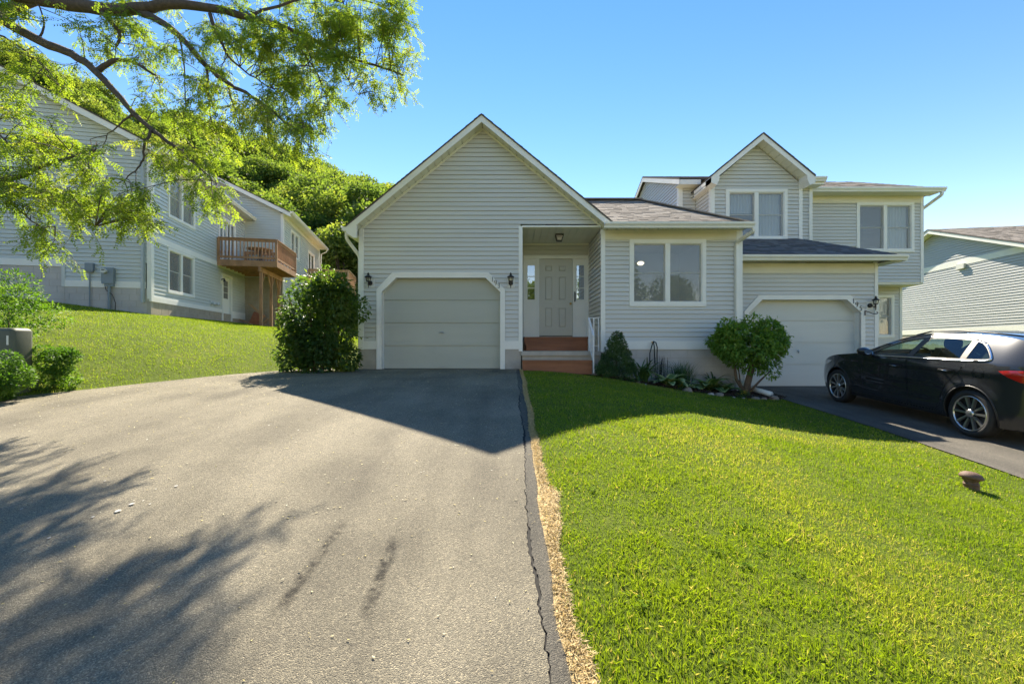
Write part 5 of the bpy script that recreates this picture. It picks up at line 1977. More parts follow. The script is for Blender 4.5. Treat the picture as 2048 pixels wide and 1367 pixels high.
m.tube([FG.P(aa + 0.10, 0.06, zb2 - 0.08), FG.P(aa + 0.06, 0.09, zb2 - 0.2), FG.P(aa - 0.12, 0.10, zb2 - 0.35), FG.P(aa - 0.19, 0.08, zb2 - 0.6), FG.P(aa - 0.17, 0.06, gl(aa) - 0.1)], 0.010, 6)
m.build('ground_wire', IRON, t)
aa = 1.36 * K
t = thing('utility_box', 'small grey utility box with thin pipe left of the electric meter', 'utility box', FG.P(aa, 0, ZK(2.45)), LA)
fpart('box_body', FG, aa - 0.115, aa + 0.10, 0.015, 0.11, ZK(2.50), ZK(2.69), UTILGREY, t)
fpart('box_cover', FG, aa - 0.09, aa + 0.11, 0.015, 0.09, ZK(2.46), ZK(2.50), UTILGREY, t)
m = MB()
m.tube([FG.P(aa, 0.05, ZK(2.47)), FG.P(aa, 0.05, gl(aa) - 0.2)], 0.017, 8)
m.build('pipe', UTILGREY, t)

# ---- second house behind, stepping out to the right
JX = 1.44 * K
D2 = 6.75 * K
HR = thing('house', 'pale grey house further up the bank with brown soffit eave behind the first deck', 'house', lp(JX, DEPTH1, 1.5), LA)
FG2 = Fr(off(JX, DEPTH1), NE1, NE2)
FS2 = Fr(off(JX, DEPTH1), E2, E1)
zc2 = ZK(6.02)
z_f2 = ZK(3.35)
RA2 = 6.2
siding(HR, FG2, [(0.10, z_f2), (2 * RA2, z_f2), (2 * RA2, zc2 + 0.06), (RA2, zc2 + 0.47 * RA2 + 0.06), (0.10, zc2 + 0.08)], [], e=EL, mat=VINYL_B)
corner_board(HR, FG2, 0.0, 0.10, z_f2, zc2)
blocks(HR, FG2, 0.0, JX, 1.1, z_f2, CONC_TAN, 0.40, 0.20, d=0.0, bot=lambda a: float(height(*off(JX - a, DEPTH1))))
w3 = [1.09 * K, 2.48 * K, ZK(4.50), ZK(5.66)]
sd3 = [4.15 * K, 5.6 * K, ZK(3.75), ZK(5.42)]
siding(HR, FS2, [(0.12, ZK(2.75)), (D2, ZK(2.75)), (D2, zc2 - 0.2), (0.12, zc2 - 0.2)], [rect(w3), rect(sd3)], e=EL, mat=VINYL_B, lap=False)
fpart('frieze_board', FS2, 0.12, D2, -0.02, 0.024, zc2 - 0.2, zc2, TRIM, HR)
corner_board(HR, FS2, -0.03, 0.12, ZK(2.7), zc2)
fpart('skirt_board', FS2, 0.12, D2, -0.02, 0.024, ZK(2.62), ZK(2.75), TRIM, HR)
fpart('foundation', FS2, 0.0, 1.9 * K, -0.2, 0.0, 1.0, ZK(2.62), CONC_PALE, HR)
siding(HR, FS2, [(1.9 * K, ZK(1.6)), (D2, ZK(1.6)), (D2, ZK(2.62)), (1.9 * K, ZK(2.62))], [], e=EL, mat=VINYL_B, lap=False, wallname='lower_wall')
fpart('door_casing', FS2, 1.9 * K, 2.1 * K, 0.0, 0.04, 1.4, ZK(3.2), TRIM, HR)
fpart('door_casing', FS2, 2.75 * K, 2.95 * K, 0.0, 0.04, 1.4, ZK(3.2), TRIM, HR)
fpart('lower_door', FS2, 2.1 * K, 2.75 * K, 0.0, 0.025, 1.4, ZK(3.2), TRIM, HR)
fpart('corner_board', FS2, D2 - 0.02, D2 + 0.06, -0.02, 0.026, 1.3, zc2, TRIM, HR)
window(HR, FS2, *w3, mat=TRIM)
slider(HR, FS2, sd3, 2, 0)
for (aa0, aa1) in ((RA2, -OV), (RA2, 2 * RA2 + OV)):
    zr2 = zc2 + 0.47 * RA2
    ze2 = zr2 + 0.22 - 0.47 * abs(aa1 - RA2)
    q = [FG2.P(aa1, -D2 - 0.4, ze2), FG2.P(aa1, 0.34, ze2), FG2.P(RA2, 0.34, zr2 + 0.22), FG2.P(RA2, -D2 - 0.4, zr2 + 0.22)]
    roof_slab(HR, q, 0.04)
    shingles(HR, [(p[0], p[1], p[2] + 0.002) for p in q], SHINGLE_WARM, seed=91 + int(aa1), row=0.2)
    rake(HR, FG2, RA2, zr2 + 0.19, aa1, ze2 - 0.03, 0.33, 0.025, 0.20)
    soffit_panels(HR, FG2, RA2, zr2 + 0.02, aa1, zr2 + 0.02 - 0.47 * abs(aa1 - RA2), 0.0, 0.305, 0.3, TRIM)
zr2 = zc2 + 0.47 * RA2
ze2 = zr2 + 0.22 - 0.47 * (RA2 + OV)
m = MB()
m.hexa([FS2.P(-0.33, 0.0, zc2), FS2.P(D2 + 0.3, 0.0, zc2), FS2.P(D2 + 0.3, OV, zc2), FS2.P(-0.33, OV, zc2), FS2.P(-0.33, 0.0, zc2 + 0.015), FS2.P(D2 + 0.3, 0.0, zc2 + 0.015), FS2.P(D2 + 0.3, OV, zc2 + 0.015), FS2.P(-0.33, OV, zc2 + 0.015)])
m.build('eave_soffit', SOFFIT, HR)
fpart('eave_fascia', FS2, -0.33, D2 + 0.3, OV - 0.02, OV, zc2 - 0.01, ze2 + 0.06, TRIM, HR)
gutter(HR, FS2.P(-0.35, OV, ze2 + 0.05), FS2.P(D2 + 0.35, OV, ze2 + 0.05), E1)
m = MB()
m.tube([FS2.P(D2 + 0.2, OV + 0.05, ze2 - 0.08), FS2.P(D2 + 0.18, OV - 0.02, ze2 - 0.2), FS2.P(D2 + 0.1, 0.1, ze2 - 0.38), FS2.P(D2 + 0.1, 0.08, ze2 - 1.6)], 0.04, 6)
m.build('downspout', GUTTER, HR)
m = MB()
m.face([lp(JX, DEPTH1 + D2, 1), lp(JX - 2 * RA2, DEPTH1 + D2, 1), lp(JX - 2 * RA2, DEPTH1 + D2, zc2), lp(JX - RA2, DEPTH1 + D2, zc2 + 0.47 * RA2), lp(JX, DEPTH1 + D2, zc2)])
m.build('rear_wall', VINYL_B, HR)


# ---------------------------------------------------------------- decks
def deck(parent, fr, a0, a1, w, zfl, zrail, posts, wood, far_open=False):
    """deck on a wall: a along the wall, d outwards"""
    D = thing_child('deck', parent)
    # boards run along the wall direction
    n = int(w / 0.145)
    for i in range(n):
        d0 = 0.04 + i * (w - 0.04) / n
        m = MB()
        fbox(m, fr, a0, a1, d0, d0 + (w - 0.04) / n - 0.008, zfl - 0.035, zfl)
        m.build('deck_board', wood, D)
    for nm, q in (('rim_joist', (a0 - 0.04, a0, 0.03, w, zfl - 0.26, zfl - 0.005)), ('rim_joist', (a1, a1 + 0.04, 0.03, w, zfl - 0.26, zfl - 0.005)), ('rim_joist', (a0 - 0.04, a1 + 0.04, w, w + 0.04, zfl - 0.26, zfl - 0.005))):
        fpart(nm, fr, *q, wood, D)
    k = int((a1 - a0) / 0.42)
    for i in range(1, k):
        aa = lerp(a0, a1, i / k)
        fpart('joist', fr, aa - 0.02, aa + 0.02, 0.03, w, zfl - 0.23, zfl - 0.036, wood, D)
    db = w * 0.72
    fpart('beam', fr, a0 - 0.06, a1 + 0.02, db - 0.045, db + 0.045, zfl - 0.47, zfl - 0.262, wood, D)
    for aa in posts:
        p = fr.P(aa, db, 0)
        gz = float(height(p[0], p[1]))
        m = MB()
        fbox(m, fr, aa - 0.055, aa + 0.055, db - 0.055, db + 0.055, gz - 0.3, zfl - 0.472)
        po = m.build('post', wood, D)
        for sg in (-1, 1):
            if a0 - 0.1 < aa + sg * 0.45 < a1 + 0.2:
                m = MB()
                m.bar(fr.P(aa, db, zfl - 1.1), fr.P(aa + sg * 0.42, db, zfl - 0.48), 0.05, 0.05)
                m.build('brace', wood, po)
    # railing
    zt, zb = zrail, zfl + 0.12
    runs = [((a0, 0.05), (a0, w)), ((a0, w), (a1, w)), ((a1, w), (a1, 0.05))]
    for (q0, q1) in runs:
        p0, p1 = fr.P(q0[0], q0[1], 0), fr.P(q1[0], q1[1], 0)
        L_ = math.hypot(p1[0] - p0[0], p1[1] - p0[1])
        m = MB()
        m.bar((*p0[:2], zt), (*p1[:2], zt), 0.12, 0.04)
        m.build('top_rail', wood, D)
        m = MB()
        m.bar((*p0[:2], zt - 0.07), (*p1[:2], zt - 0.07), 0.04, 0.085)
        m.build('upper_rail', wood, D)
        m = MB()
        m.bar((*p0[:2], zb), (*p1[:2], zb), 0.04, 0.085)
        m.build('lower_rail', wood, D)
        nb = int(L_ / 0.135)
        for i in range(1, nb):
            t_ = i / nb
            x, y = lerp(p0[0], p1[0], t_), lerp(p0[1], p1[1], t_)
            m = MB()
            m.bar((x, y, zb - 0.05), (x, y, zt - 0.03), 0.034, 0.034, up=(E1[0], E1[1], 0))
            m.build('baluster', wood, D)
    for (a_, d_) in ((a0, 0.06), (a0, w), (a1, w), (a1, 0.06)):
        p = fr.P(a_, d_, 0)
        m = MB()
        m.bar((p[0], p[1], zfl - 0.24), (p[0], p[1], zt - 0.02), 0.09, 0.09, up=(E1[0], E1[1], 0))
        m.build('railing_post', wood, D)
    return D


def thing_child(name, parent):
    """a part that only holds pieces"""
    o = bpy.data.objects.new(name, None)
    COL.objects.link(o)
    o.parent = parent
    ROOTOF[o.name] = ROOTOF[parent.name]
    return o


deck(HL, FSD, 3.89 * K, 6.36 * K, 1.92 * K, ZK(3.60), ZK(4.37), [4.0 * K, 5.1 * K, 6.05 * K], DECKWOOD)
deck(HR, FS2, 4.1 * K, 6.6 * K, 1.94 * K, ZK(3.62), ZK(4.42), [4.2 * K, 6.4 * K], DECKWOOD2)
# patio table on the first deck
pt = lp(1.05 * K, 4.9 * K, ZK(3.60))
t = thing('patio_table', 'small round patio table with tan top on the brown wooden deck', 'table', pt, LA)
m = MB()
m.lathe([(0.0, 0.70), (0.52, 0.70), (0.54, 0.72), (0.52, 0.74), (0.0, 0.745)], pt, 24)
m.build('table_top', simple('tan_table', (0.45, 0.36, 0.22), 0.6, 0.15, 6), t)
m = MB()
m.tube([(pt[0], pt[1], pt[2] + 0.3), (pt[0], pt[1], pt[2] + 0.71)], 0.03, 8)
m.build('pedestal', IRON, t)
for k in range(4):
    an = k * math.pi / 2 + 0.4
    m = MB()
    m.tube([(pt[0], pt[1], pt[2] + 0.34), (pt[0] + 0.2 * math.cos(an), pt[1] + 0.2 * math.sin(an), pt[2] + 0.14), (pt[0] + 0.32 * math.cos(an), pt[1] + 0.32 * math.sin(an), pt[2] + 0.0)], 0.016, 6)
    m.build('leg', IRON, t)
# tipped wheelbarrow under the deck
wb = lp(0.55 * K, 5.9 * K, 0)
wz = float(height(wb[0], wb[1]))
t = thing('wheelbarrow', 'terracotta coloured wheelbarrow tipped up against the block wall under the deck', 'wheelbarrow', (wb[0], wb[1], wz))


def wl_(x, y, z):
    return (wb[0] + E1[0] * x + E2[0] * y, wb[1] + E1[1] * x + E2[1] * y, wz + z)


m = MB()
m.hexa([wl_(-0.28, -0.05, 0.06), wl_(0.22, -0.05, 0.02), wl_(0.20, 0.10, 0.05), wl_(-0.26, 0.10, 0.08),
        wl_(0.00, -0.16, 0.66), wl_(0.40, -0.16, 0.50), wl_(0.38, 0.16, 0.52), wl_(0.02, 0.16, 0.68)])
m.build('tray', simple('terracotta_paint', (0.36, 0.14, 0.08), 0.6, 0.2, 8), t)
for sy in (-0.16, 0.16):
    m = MB()
    m.bar(wl_(0.42, sy, 0.42), wl_(-0.22, sy, 1.02), 0.04, 0.04)
    m.build('handle', DECKWOOD2, t)
    m = MB()
    m.bar(wl_(0.30, sy, 0.02), wl_(0.62, sy, 0.36), 0.05, 0.03)
    m.build('leg', DECKWOOD2, t)
m = MB()
m.tube([wl_(-0.9, -0.1, 0.40), wl_(0.0, -0.1, 0.02)], 0.025, 6)
m.build('brace', DECKWOOD2, t)
# ---------------------------------------------------------------- black hatchback
cdir = Vector((0.0624, 0.998, 0.0)).normalized()
rear_c = Vector((6.21, 6.0, 0)) + Vector((0.998, -0.0624, 0)) * 0.885       # rear axle centre on the ground
front_c = rear_c + cdir * 2.65
zr0 = float(height(rear_c.x, rear_c.y)) + 0.016
zf0_ = float(height(front_c.x, front_c.y)) + 0.016
pitch = math.atan2(zf0_ - zr0, 2.65)
xax = Vector((cdir.x * math.cos(pitch), cdir.y * math.cos(pitch), math.sin(pitch)))
yax = Vector((-cdir.y, cdir.x, 0))
zax = xax.cross(yax)
CM = Matrix(((xax.x, yax.x, zax.x, rear_c.x), (xax.y, yax.y, zax.y, rear_c.y), (xax.z, yax.z, zax.z, zr0), (0, 0, 0, 1)))
CAR = thing('car', 'shiny black five door hatchback parked nose in before garage 195', 'car', mat=CM)

WB, WR = 2.65, 0.320


def cat(P, n=6):
    P = [Vector((p[0], p[1], 0)) for p in P]
    out = []
    for i in range(len(P) - 1):
        p0, p1, p2, p3 = P[max(i - 1, 0)], P[i], P[i + 1], P[min(i + 2, len(P) - 1)]
        for k in range(n):
            t = k / n
            q = 0.5 * ((2 * p1) + (p2 - p0) * t + (2 * p0 - 5 * p1 + 4 * p2 - p3) * t * t + (3 * p1 - p0 - 3 * p2 + p3) * t ** 3)
            out.append((q.x, q.y))
    out.append((P[-1].x, P[-1].y))
    return out


EPTS = [(-0.72, 0.30), (-0.79, 0.45), (-0.80, 0.70), (-0.785, 0.90), (-0.75, 1.02), (-0.70, 1.14), (-0.60, 1.275), (-0.36, 1.335), (0.0, 1.375), (0.5, 1.400), (0.95, 1.385),
        (1.30, 1.315), (1.65, 1.185), (2.02, 1.02), (2.30, 0.975), (2.70, 0.925), (3.05, 0.845), (3.28, 0.755), (3.43, 0.63), (3.50, 0.48), (3.48, 0.32), (3.38, 0.20)]
ECURVE = cat(EPTS, 5)


def arc(cx, r, a0, a1, n=18):
    return [(cx + r * math.cos(lerp(a0, a1, i / n)), WR + r * math.sin(lerp(a0, a1, i / n))) for i in range(n + 1)]


AR = 0.372
aa_ = math.asin((0.20 - WR) / AR)
OUT = list(ECURVE) + arc(WB, AR, aa_, math.pi - aa_) + arc(0.0, AR, aa_, math.pi - aa_) + [(-0.60, 0.215)]


def inpoly(p, poly):
    x, y = p
    c = False
    j = len(poly) - 1
    for i in range(len(poly)):
        xi, yi = poly[i]
        xj, yj = poly[j]
        if (yi > y) != (yj > y) and x < (xj - xi) * (y - yi) / (yj - yi) + xi:
            c = not c
        j = i
    return c


def shrink(poly, d):
    n = len(poly)
    area = sum(poly[i][0] * poly[(i + 1) % n][1] - poly[(i + 1) % n][0] * poly[i][1] for i in range(n))
    s = 1 if area > 0 else -1
    out = []
    for i in range(n):
        a, b, c = Vector(poly[i - 1]), Vector(poly[i]), Vector(poly[(i + 1) % n])
        e0, e1 = (b - a).normalized(), (c - b).normalized()
        n0, n1 = Vector((-e0.y, e0.x)) * s, Vector((-e1.y, e1.x)) * s
        m_ = (n0 + n1)
        if m_.length < 1e-6:
            m_ = n0
        m_.normalize()
        k = d / max(0.35, m_.dot(n0))
        q = b + m_ * k
        out.append((q.x, q.y))
    return out


def sm01(a, b, x):
    t = min(1, max(0, (x - a) / (b - a)))
    return t * t * (3 - 2 * t)


def cw(x, z):
    y = 0.885
    if z < 0.45:
        y -= 0.055 * ((0.45 - z) / 0.25) ** 1.5
    y -= 0.020 * math.exp(-((z - 0.47 - 0.03 * (x - 1)) / 0.09) ** 2) * sm01(0.25, 0.7, x) * (1 - sm01(1.9, 2.3, x))
    y += 0.012 * math.exp(-((z - 0.895) / 0.04) ** 2) * (1 - sm01(2.5, 3.2, x))
    if z > 0.93:
        y -= 0.22 * (z - 0.93)
    if z > 1.0:
        y -= 0.34 * (z - 1.0) + 0.28 * (z - 1.0) ** 2
    if x > 2.55:
        t = (x - 2.55) / 0.95
        y -= 0.27 * t ** 2.5 + 0.10 * t * max(0, z - 0.55)
    if x < -0.25:
        t = (-0.25 - x) / 0.55
        y -= 0.15 * t ** 2.2
    for cx in (0.0, WB):
        r = math.hypot(x - cx, z - WR)
        y += 0.014 * math.exp(-((r - 0.39) / 0.05) ** 2)
    return y


DLO = cat([(1.88, 0.985), (1.45, 0.992), (1.0, 1.005), (0.5, 1.018), (0.1, 1.030), (-0.14, 1.045), (-0.205, 1.075), (-0.15, 1.15), (-0.03, 1.25), (0.13, 1.315), (0.5, 1.340), (0.92, 1.325), (1.25, 1.265), (1.58, 1.145), (1.80, 1.035), (1.88, 0.985)], 3)[:-1]


def clip_dlo(a_lo, a_hi, b_lo, b_hi):
    """DLO clipped between two slanted pillar lines: x at z=1.0 and z=1.33"""
    P = shrink(DLO, 0.026)

    def side(p, lo, hi, sg):
        return (p[0] - lerp(lo, hi, (p[1] - 1.0) / 0.33)) * sg

    for lo, hi, sg in ((a_lo, a_hi, 1), (b_lo, b_hi, -1)):
        out = []
        for i in range(len(P)):
            p, q = P[i], P[(i + 1) % len(P)]
            dp, dq = side(p, lo, hi, sg), side(q, lo, hi, sg)
            if dp >= 0:
                out.append(p)
            if dp * dq < 0:
                t = dp / (dp - dq)
                out.append((lerp(p[0], q[0], t), lerp(p[1], q[1], t)))
        P = out
    return P


WINS = [clip_dlo(1.10, 0.98, 9, 9), clip_dlo(0.22, 0.22, 0.99, 0.86), clip_dlo(-9, -9, 0.13, 0.13)]
DOORF = [(1.97, 0.275), (1.015, 0.275), (1.035, 0.6), (1.05, 0.985), (1.45, 0.975), (1.84, 0.965), (2.00, 0.90), (2.035, 0.6)]
DOORR = [(1.005, 0.275), (0.56, 0.275), (0.47, 0.36), (0.44, 0.50), (0.36, 0.66), (0.22, 0.83), (0.10, 0.93), (0.075, 1.012), (0.5, 1.000), (1.04, 0.985), (1.025, 0.6)]
FUEL = [(-0.11 + 0.078 * math.cos(i * math.pi / 12), 0.885 + 0.078 * math.sin(i * math.pi / 12)) for i in range(24)]
LAMP = [(-0.36, 0.935), (-0.47, 0.865), (-0.58, 0.815), (-0.70, 0.80), (-0.79, 0.80), (-0.79, 0.95), (-0.60, 0.962), (-0.47, 0.955)]
HEADL = [(3.41, 0.64), (3.27, 0.745), (3.02, 0.80), (2.86, 0.80), (3.02, 0.73), (3.24, 0.655)]

rings = [OUT, DLO] + WINS + [DOORF, shrink(DOORF, 0.006), DOORR, shrink(DOORR, 0.006), FUEL, shrink(FUEL, 0.004), LAMP, HEADL]
vs, es = [], []
for r in rings:
    # resample long edges
    rr_ = []
    for i in range(len(r)):
        p, q = r[i], r[(i + 1) % len(r)]
        k = max(1, int(math.hypot(q[0] - p[0], q[1] - p[1]) / 0.05))
        for j in range(k):
            rr_.append((lerp(p[0], q[0], j / k), lerp(p[1], q[1], j / k)))
    b = len(vs)
    vs += rr_
    es += [(b + i, b + (i + 1) % len(rr_)) for i in range(len(rr_))]
ring_pts = np.array(vs)
for ix in range(110):
    for iz in range(34):
        p = (-0.82 + ix * 0.04 + (0.02 if iz % 2 else 0), 0.2 + iz * 0.038)
        if inpoly(p, OUT) and np.min((ring_pts[:, 0] - p[0]) ** 2 + (ring_pts[:, 1] - p[1]) ** 2) > 0.018 ** 2:
            vs.append(p)
cd = geometry.delaunay_2d_cdt([Vector(p) for p in vs], es, [], 0, 1e-5)
V2 = [(v.x, v.y) for v in cd[0]]
groups = {}
dfi, dri, fui = shrink(DOORF, 0.006), shrink(DOORR, 0.006), shrink(FUEL, 0.004)
for f in cd[2]:
    c = (sum(V2[i][0] for i in f) / 3, sum(V2[i][1] for i in f) / 3)
    if not inpoly(c, OUT):
        continue
    key = 'body'
    wk = [i for i, w in enumerate(WINS) if inpoly(c, w)]
    if wk:
        key = ('glass', wk[0])
    elif inpoly(c, DLO):
        key = 'pillar'
    elif inpoly(c, dfi):
        key = 'doorf'
    elif inpoly(c, dri):
        key = 'doorr'
    elif inpoly(c, fui):
        key = 'fuel'
    elif inpoly(c, DOORF) or inpoly(c, DOORR) or inpoly(c, FUEL):
        key = 'seam'
    elif inpoly(c, LAMP):
        key = 'lamp'
    elif inpoly(c, HEADL):
        key = 'head'
    elif c[1] < 0.262 and 0.3 < c[0] < 2.4:
        key = 'sill'
    groups.setdefault(key, []).append(tuple(f))


def side_mesh(name, keys, mat, sgn, inset=0.0, smooth=True, parent=None):
    fs = [f for k in keys for f in groups.get(k, [])]
    if not fs:
        return None
    used = sorted({i for f in fs for i in f})
    mp = {i: k for k, i in enumerate(used)}
    m = MB()
    m.v = [(V2[i][0], sgn * (cw(*V2[i]) - inset), V2[i][1]) for i in used]
    for f in fs:
        q = [mp[i] for i in f]
        # outward winding
        a, b, c = (Vector(m.v[i]) for i in q)
        if (b - a).cross(c - a).y * sgn < 0:
            q.reverse()
        m.f.append(tuple(q))
        m.t.append(0.5)
    return m.build(name, mat, parent or CAR, smooth=smooth, local=True)


for sgn in (1, -1):
    side_mesh('body_side', ['body'], PAINT, sgn)
    df = side_mesh('door', ['doorf'], PAINT, sgn)
    dr = side_mesh('door', ['doorr'], PAINT, sgn)
    side_mesh('fuel_flap', ['fuel'], PAINT, sgn) if sgn > 0 else side_mesh('quarter_panel', ['fuel'], PAINT, sgn)
    side_mesh('door_seam', ['seam'], BLACKTRIM, sgn, 0.008)
    side_mesh('pillar_trim', ['pillar'], PILLAR, sgn, 0.003)
    side_mesh('sill', ['sill'], BLACKTRIM, sgn)
    side_mesh('tail_lamp', ['lamp'], TAIL_RED, sgn, -0.004)
    side_mesh('headlight', ['head'], TAIL_CLEAR, sgn, -0.003)
    for i in range(3):
        side_mesh('side_window', [('glass', i)], CAR_GLASS, sgn, 0.008)
    # chrome round the windows
    n_ = len(DLO)
    low = [p for p in DLO if p[1] < 1.052]
    m = MB()
    path = [(p[0], sgn * (cw(*p) + 0.003), p[1]) for p in DLO + [DLO[0]]]
    m.tube(path, 0.0065, 6)
    zlow = sorted(low, key=lambda p: -p[0])
    m.tube([(p[0], sgn * (cw(*p) + 0.004), p[1] - 0.002) for p in zlow], 0.011, 6)
    back = [p for p in DLO if p[0] < 0.05]
    m.tube([(p[0], sgn * (cw(*p) + 0.004), p[1]) for p in back], 0.013, 6)
    m.build('chrome_trim', CHROME, CAR, smooth=True, local=True)
    for cx in (0.0, WB):
        m = MB()
        m.tube([(x, sgn * (cw(x, z) - 0.004), z) for x, z in arc(cx, AR - 0.002, aa_, math.pi - aa_, 24)], 0.012, 6)
        m.build('arch_lip', BLACKTRIM, CAR, smooth=True, local=True)
        m = MB()
        A_ = arc(cx, AR, aa_, math.pi - aa_, 18)
        for i in range(len(A_) - 1):
            (x0, z0), (x1, z1) = A_[i], A_[i + 1]
            m.face([(x0, sgn * (cw(x0, z0) - 0.003), z0), (x1, sgn * (cw(x1, z1) - 0.003), z1), (x1, sgn * 0.52, z1), (x0, sgn * 0.52, z0)])
        m.build('wheel_well', BLACKTRIM, CAR, local=True)
    for d_, hx, hz in ((df, 1.24, 0.855), (dr, 0.34, 0.875)):
        m = MB()
        y = cw(hx, hz)
        m.tube([(hx + 0.115, sgn * (y - 0.004), hz + 0.002), (hx + 0.085, sgn * (y + 0.036), hz), (hx - 0.06, sgn * (y + 0.040), hz), (hx - 0.11, sgn * (y + 0.004), hz - 0.002)], [0.010, 0.016, 0.016, 0.010], 8)
        m.build('handle', PAINT, d_, smooth=True, local=True)
        m = MB()
        m.tube([(hx + 0.08, sgn * (y + 0.050), hz - 0.004), (hx - 0.06, sgn * (y + 0.054), hz - 0.004)], 0.0045, 6)
        m.build('handle_chrome', CHROME, d_, smooth=True, local=True)
    # mirror
    mx_ = MB()
    for i in range(9):
        pass
    prof = []
    cx0, cy0, cz0 = 1.80, 0.985, 1.045
    ring = []
    for i in range(8):
        t = i / 7
        s_ = math.sin(math.pi * min(0.97, max(0.05, t * 0.8 + 0.02))) ** 0.5
        for k in range(12):
            an = 2 * math.pi * k / 12
            ring.append((cx0 - 0.075 + 0.17 * t, sgn * (cy0 + 0.115 * s_ * math.cos(an)), cz0 + 0.075 * s_ * math.sin(an) + 0.01 * math.cos(an)))
    mx_.v = ring
    for i in range(7):
        for k in range(12):
            mx_.f.append((i * 12 + k, i * 12 + (k + 1) % 12, (i + 1) * 12 + (k + 1) % 12, (i + 1) * 12 + k))
            mx_.t.append(0.5)
    mx_.f.append(tuple(range(84, 96)))
    mx_.t.append(0.5)
    mir = mx_.build('mirror', PAINT, CAR, smooth=True, local=True)
    m = MB()
    m.face([(cx0 - 0.078, sgn * (cy0 + 0.07 * math.cos(2 * math.pi * k / 12)), cz0 + 0.045 * math.sin(2 * math.pi * k / 12)) for k in range(12)])
    m.build('mirror_glass', CHROME, mir, local=True)
    m = MB()
    m.tube([(1.80, sgn * 0.84, 0.985), (1.80, sgn * 0.92, 1.00)], [0.03, 0.025], 8)
    m.build('mirror_arm', BLACKTRIM, mir, local=True)

# surfaces across the car: tail, roof, windscreen, bonnet, nose
NC = 13


def crown(i):
    x, z = ECURVE[i]
    if x > 3.2:
        return 0.11 * sm01(3.2, 3.5, x) + 0.05
    if z > 1.2:
        return 0.036
    if x < -0.5:
        return 0.07
    return 0.055


def strip(i):
    x, z = ECURVE[i]
    a, b = Vector(ECURVE[max(i - 1, 0)]), Vector(ECURVE[min(i + 1, len(ECURVE) - 1)])
    t = (b - a).normalized()
    nrm = Vector((-t.y, t.x))
    if nrm.y < 0 and 0 < i < len(ECURVE) - 1 and -0.6 < x < 3.2:
        nrm = -nrm
    w = cw(x, z)
    row = []
    for k in range(NC):
        s_ = -1 + 2 * k / (NC - 1)
        c = crown(i) * (1 - abs(s_) ** 2.3)
        row.append((x + nrm.x * c, w * s_, z + nrm.y * c))
    return row


rows_ = [strip(i) for i in range(len(ECURVE))]


def across(name, i0, i1, mat, k0=0, k1=NC - 1, dz=0.0):
    m = MB()
    n = k1 - k0 + 1
    for i in range(i0, i1 + 1):
        for k in range(k0, k1 + 1):
            p = rows_[i][k]
            m.v.append((p[0], p[1], p[2] + dz))
    for i in range(i1 - i0):
        for k in range(n - 1):
            m.f.append((i * n + k, (i + 1) * n + k, (i + 1) * n + k + 1, i * n + k + 1))
            m.t.append(0.5)
    return m.build(name, mat, CAR, smooth=True, local=True)


ia = lambda pt: min(range(len(ECURVE)), key=lambda i: (ECURVE[i][0] - pt[0]) ** 2 + (ECURVE[i][1] - pt[1]) ** 2)
i_b, i_g0, i_g1, i_r, i_w0, i_w1, i_h = ia((-0.785, 0.90)), ia((-0.75, 1.02)), ia((-0.62, 1.25)), ia((-0.60, 1.275)), ia((1.20, 1.335)), ia((2.02, 1.02)), ia((3.28, 0.755))
across('rear_bumper', 0, i_b, PAINT)
across('tailgate', i_b, i_g0, PAINT)
across('rear_window', i_g0, i_g1, CAR_GLASS, 1, NC - 2)
across('rear_pillar', i_g0, i_g1, PAINT, 0, 1)
across('rear_pillar', i_g0, i_g1, PAINT, NC - 2, NC - 1)
across('roof', i_g1, i_w0, PAINT)
across('windscreen', i_w0, i_w1, CAR_GLASS, 1, NC - 2)
across('front_pillar', i_w0, i_w1, PAINT, 0, 1)
across('front_pillar', i_w0, i_w1, PAINT, NC - 2, NC - 1)
across('bonnet', i_w1, i_h, PAINT)
across('front_bumper', i_h, len(ECURVE) - 1, PAINT)
m = MB()
m.hexa([(-0.62, -0.56, 1.27), (-0.40, -0.58, 1.36), (-0.40, 0.58, 1.36), (-0.62, 0.56, 1.27), (-0.74, -0.54, 1.315), (-0.40, -0.58, 1.385), (-0.40, 0.58, 1.385), (-0.74, 0.54, 1.315)])
m.build('spoiler', PAINT, CAR, local=True)
for sgn in (1, -1):
    m = MB()
    m.tube([(-0.35, sgn * 0.60, 1.375), (0.0, sgn * 0.605, 1.408), (0.5, sgn * 0.605, 1.432), (0.95, sgn * 0.60, 1.415), (1.2, sgn * 0.62, 1.35)], 0.012, 6)
    m.build('roof_strip', BLACKTRIM, CAR, smooth=True, local=True)
# underside and cabin
m = MB()
m.box(-0.68, 3.30, -0.60, 0.60, 0.18, 0.42)
m.build('underbody', BLACKTRIM, CAR, local=True)
m = MB()
m.box(-0.60, 2.0, -0.80, 0.80, 0.40, 0.46)
for sgn in (1, -1):
    m.box(-0.55, 1.95, min(sgn * 0.815, sgn * 0.80), max(sgn * 0.815, sgn * 0.80), 0.46, 0.975)
m.box(-0.62, -0.1, -0.75, 0.75, 0.46, 0.93)
m.build('cabin_floor', CABIN, CAR, local=True)
m = MB()
m.hexa([(1.45, -0.78, 0.60), (2.02, -0.78, 0.60), (2.02, 0.78, 0.60), (1.45, 0.78, 0.60), (1.55, -0.76, 0.93), (2.02, -0.76, 1.0), (2.02, 0.76, 1.0), (1.55, 0.76, 0.93)])
m.tube([(1.56, 0.20, 0.95), (1.56, 0.38, 0.985), (1.56, 0.56, 0.95)], [0.03, 0.06, 0.03], 8)
m.build('dashboard', CABIN, CAR, local=True)
m = MB()
R_ = 0.19
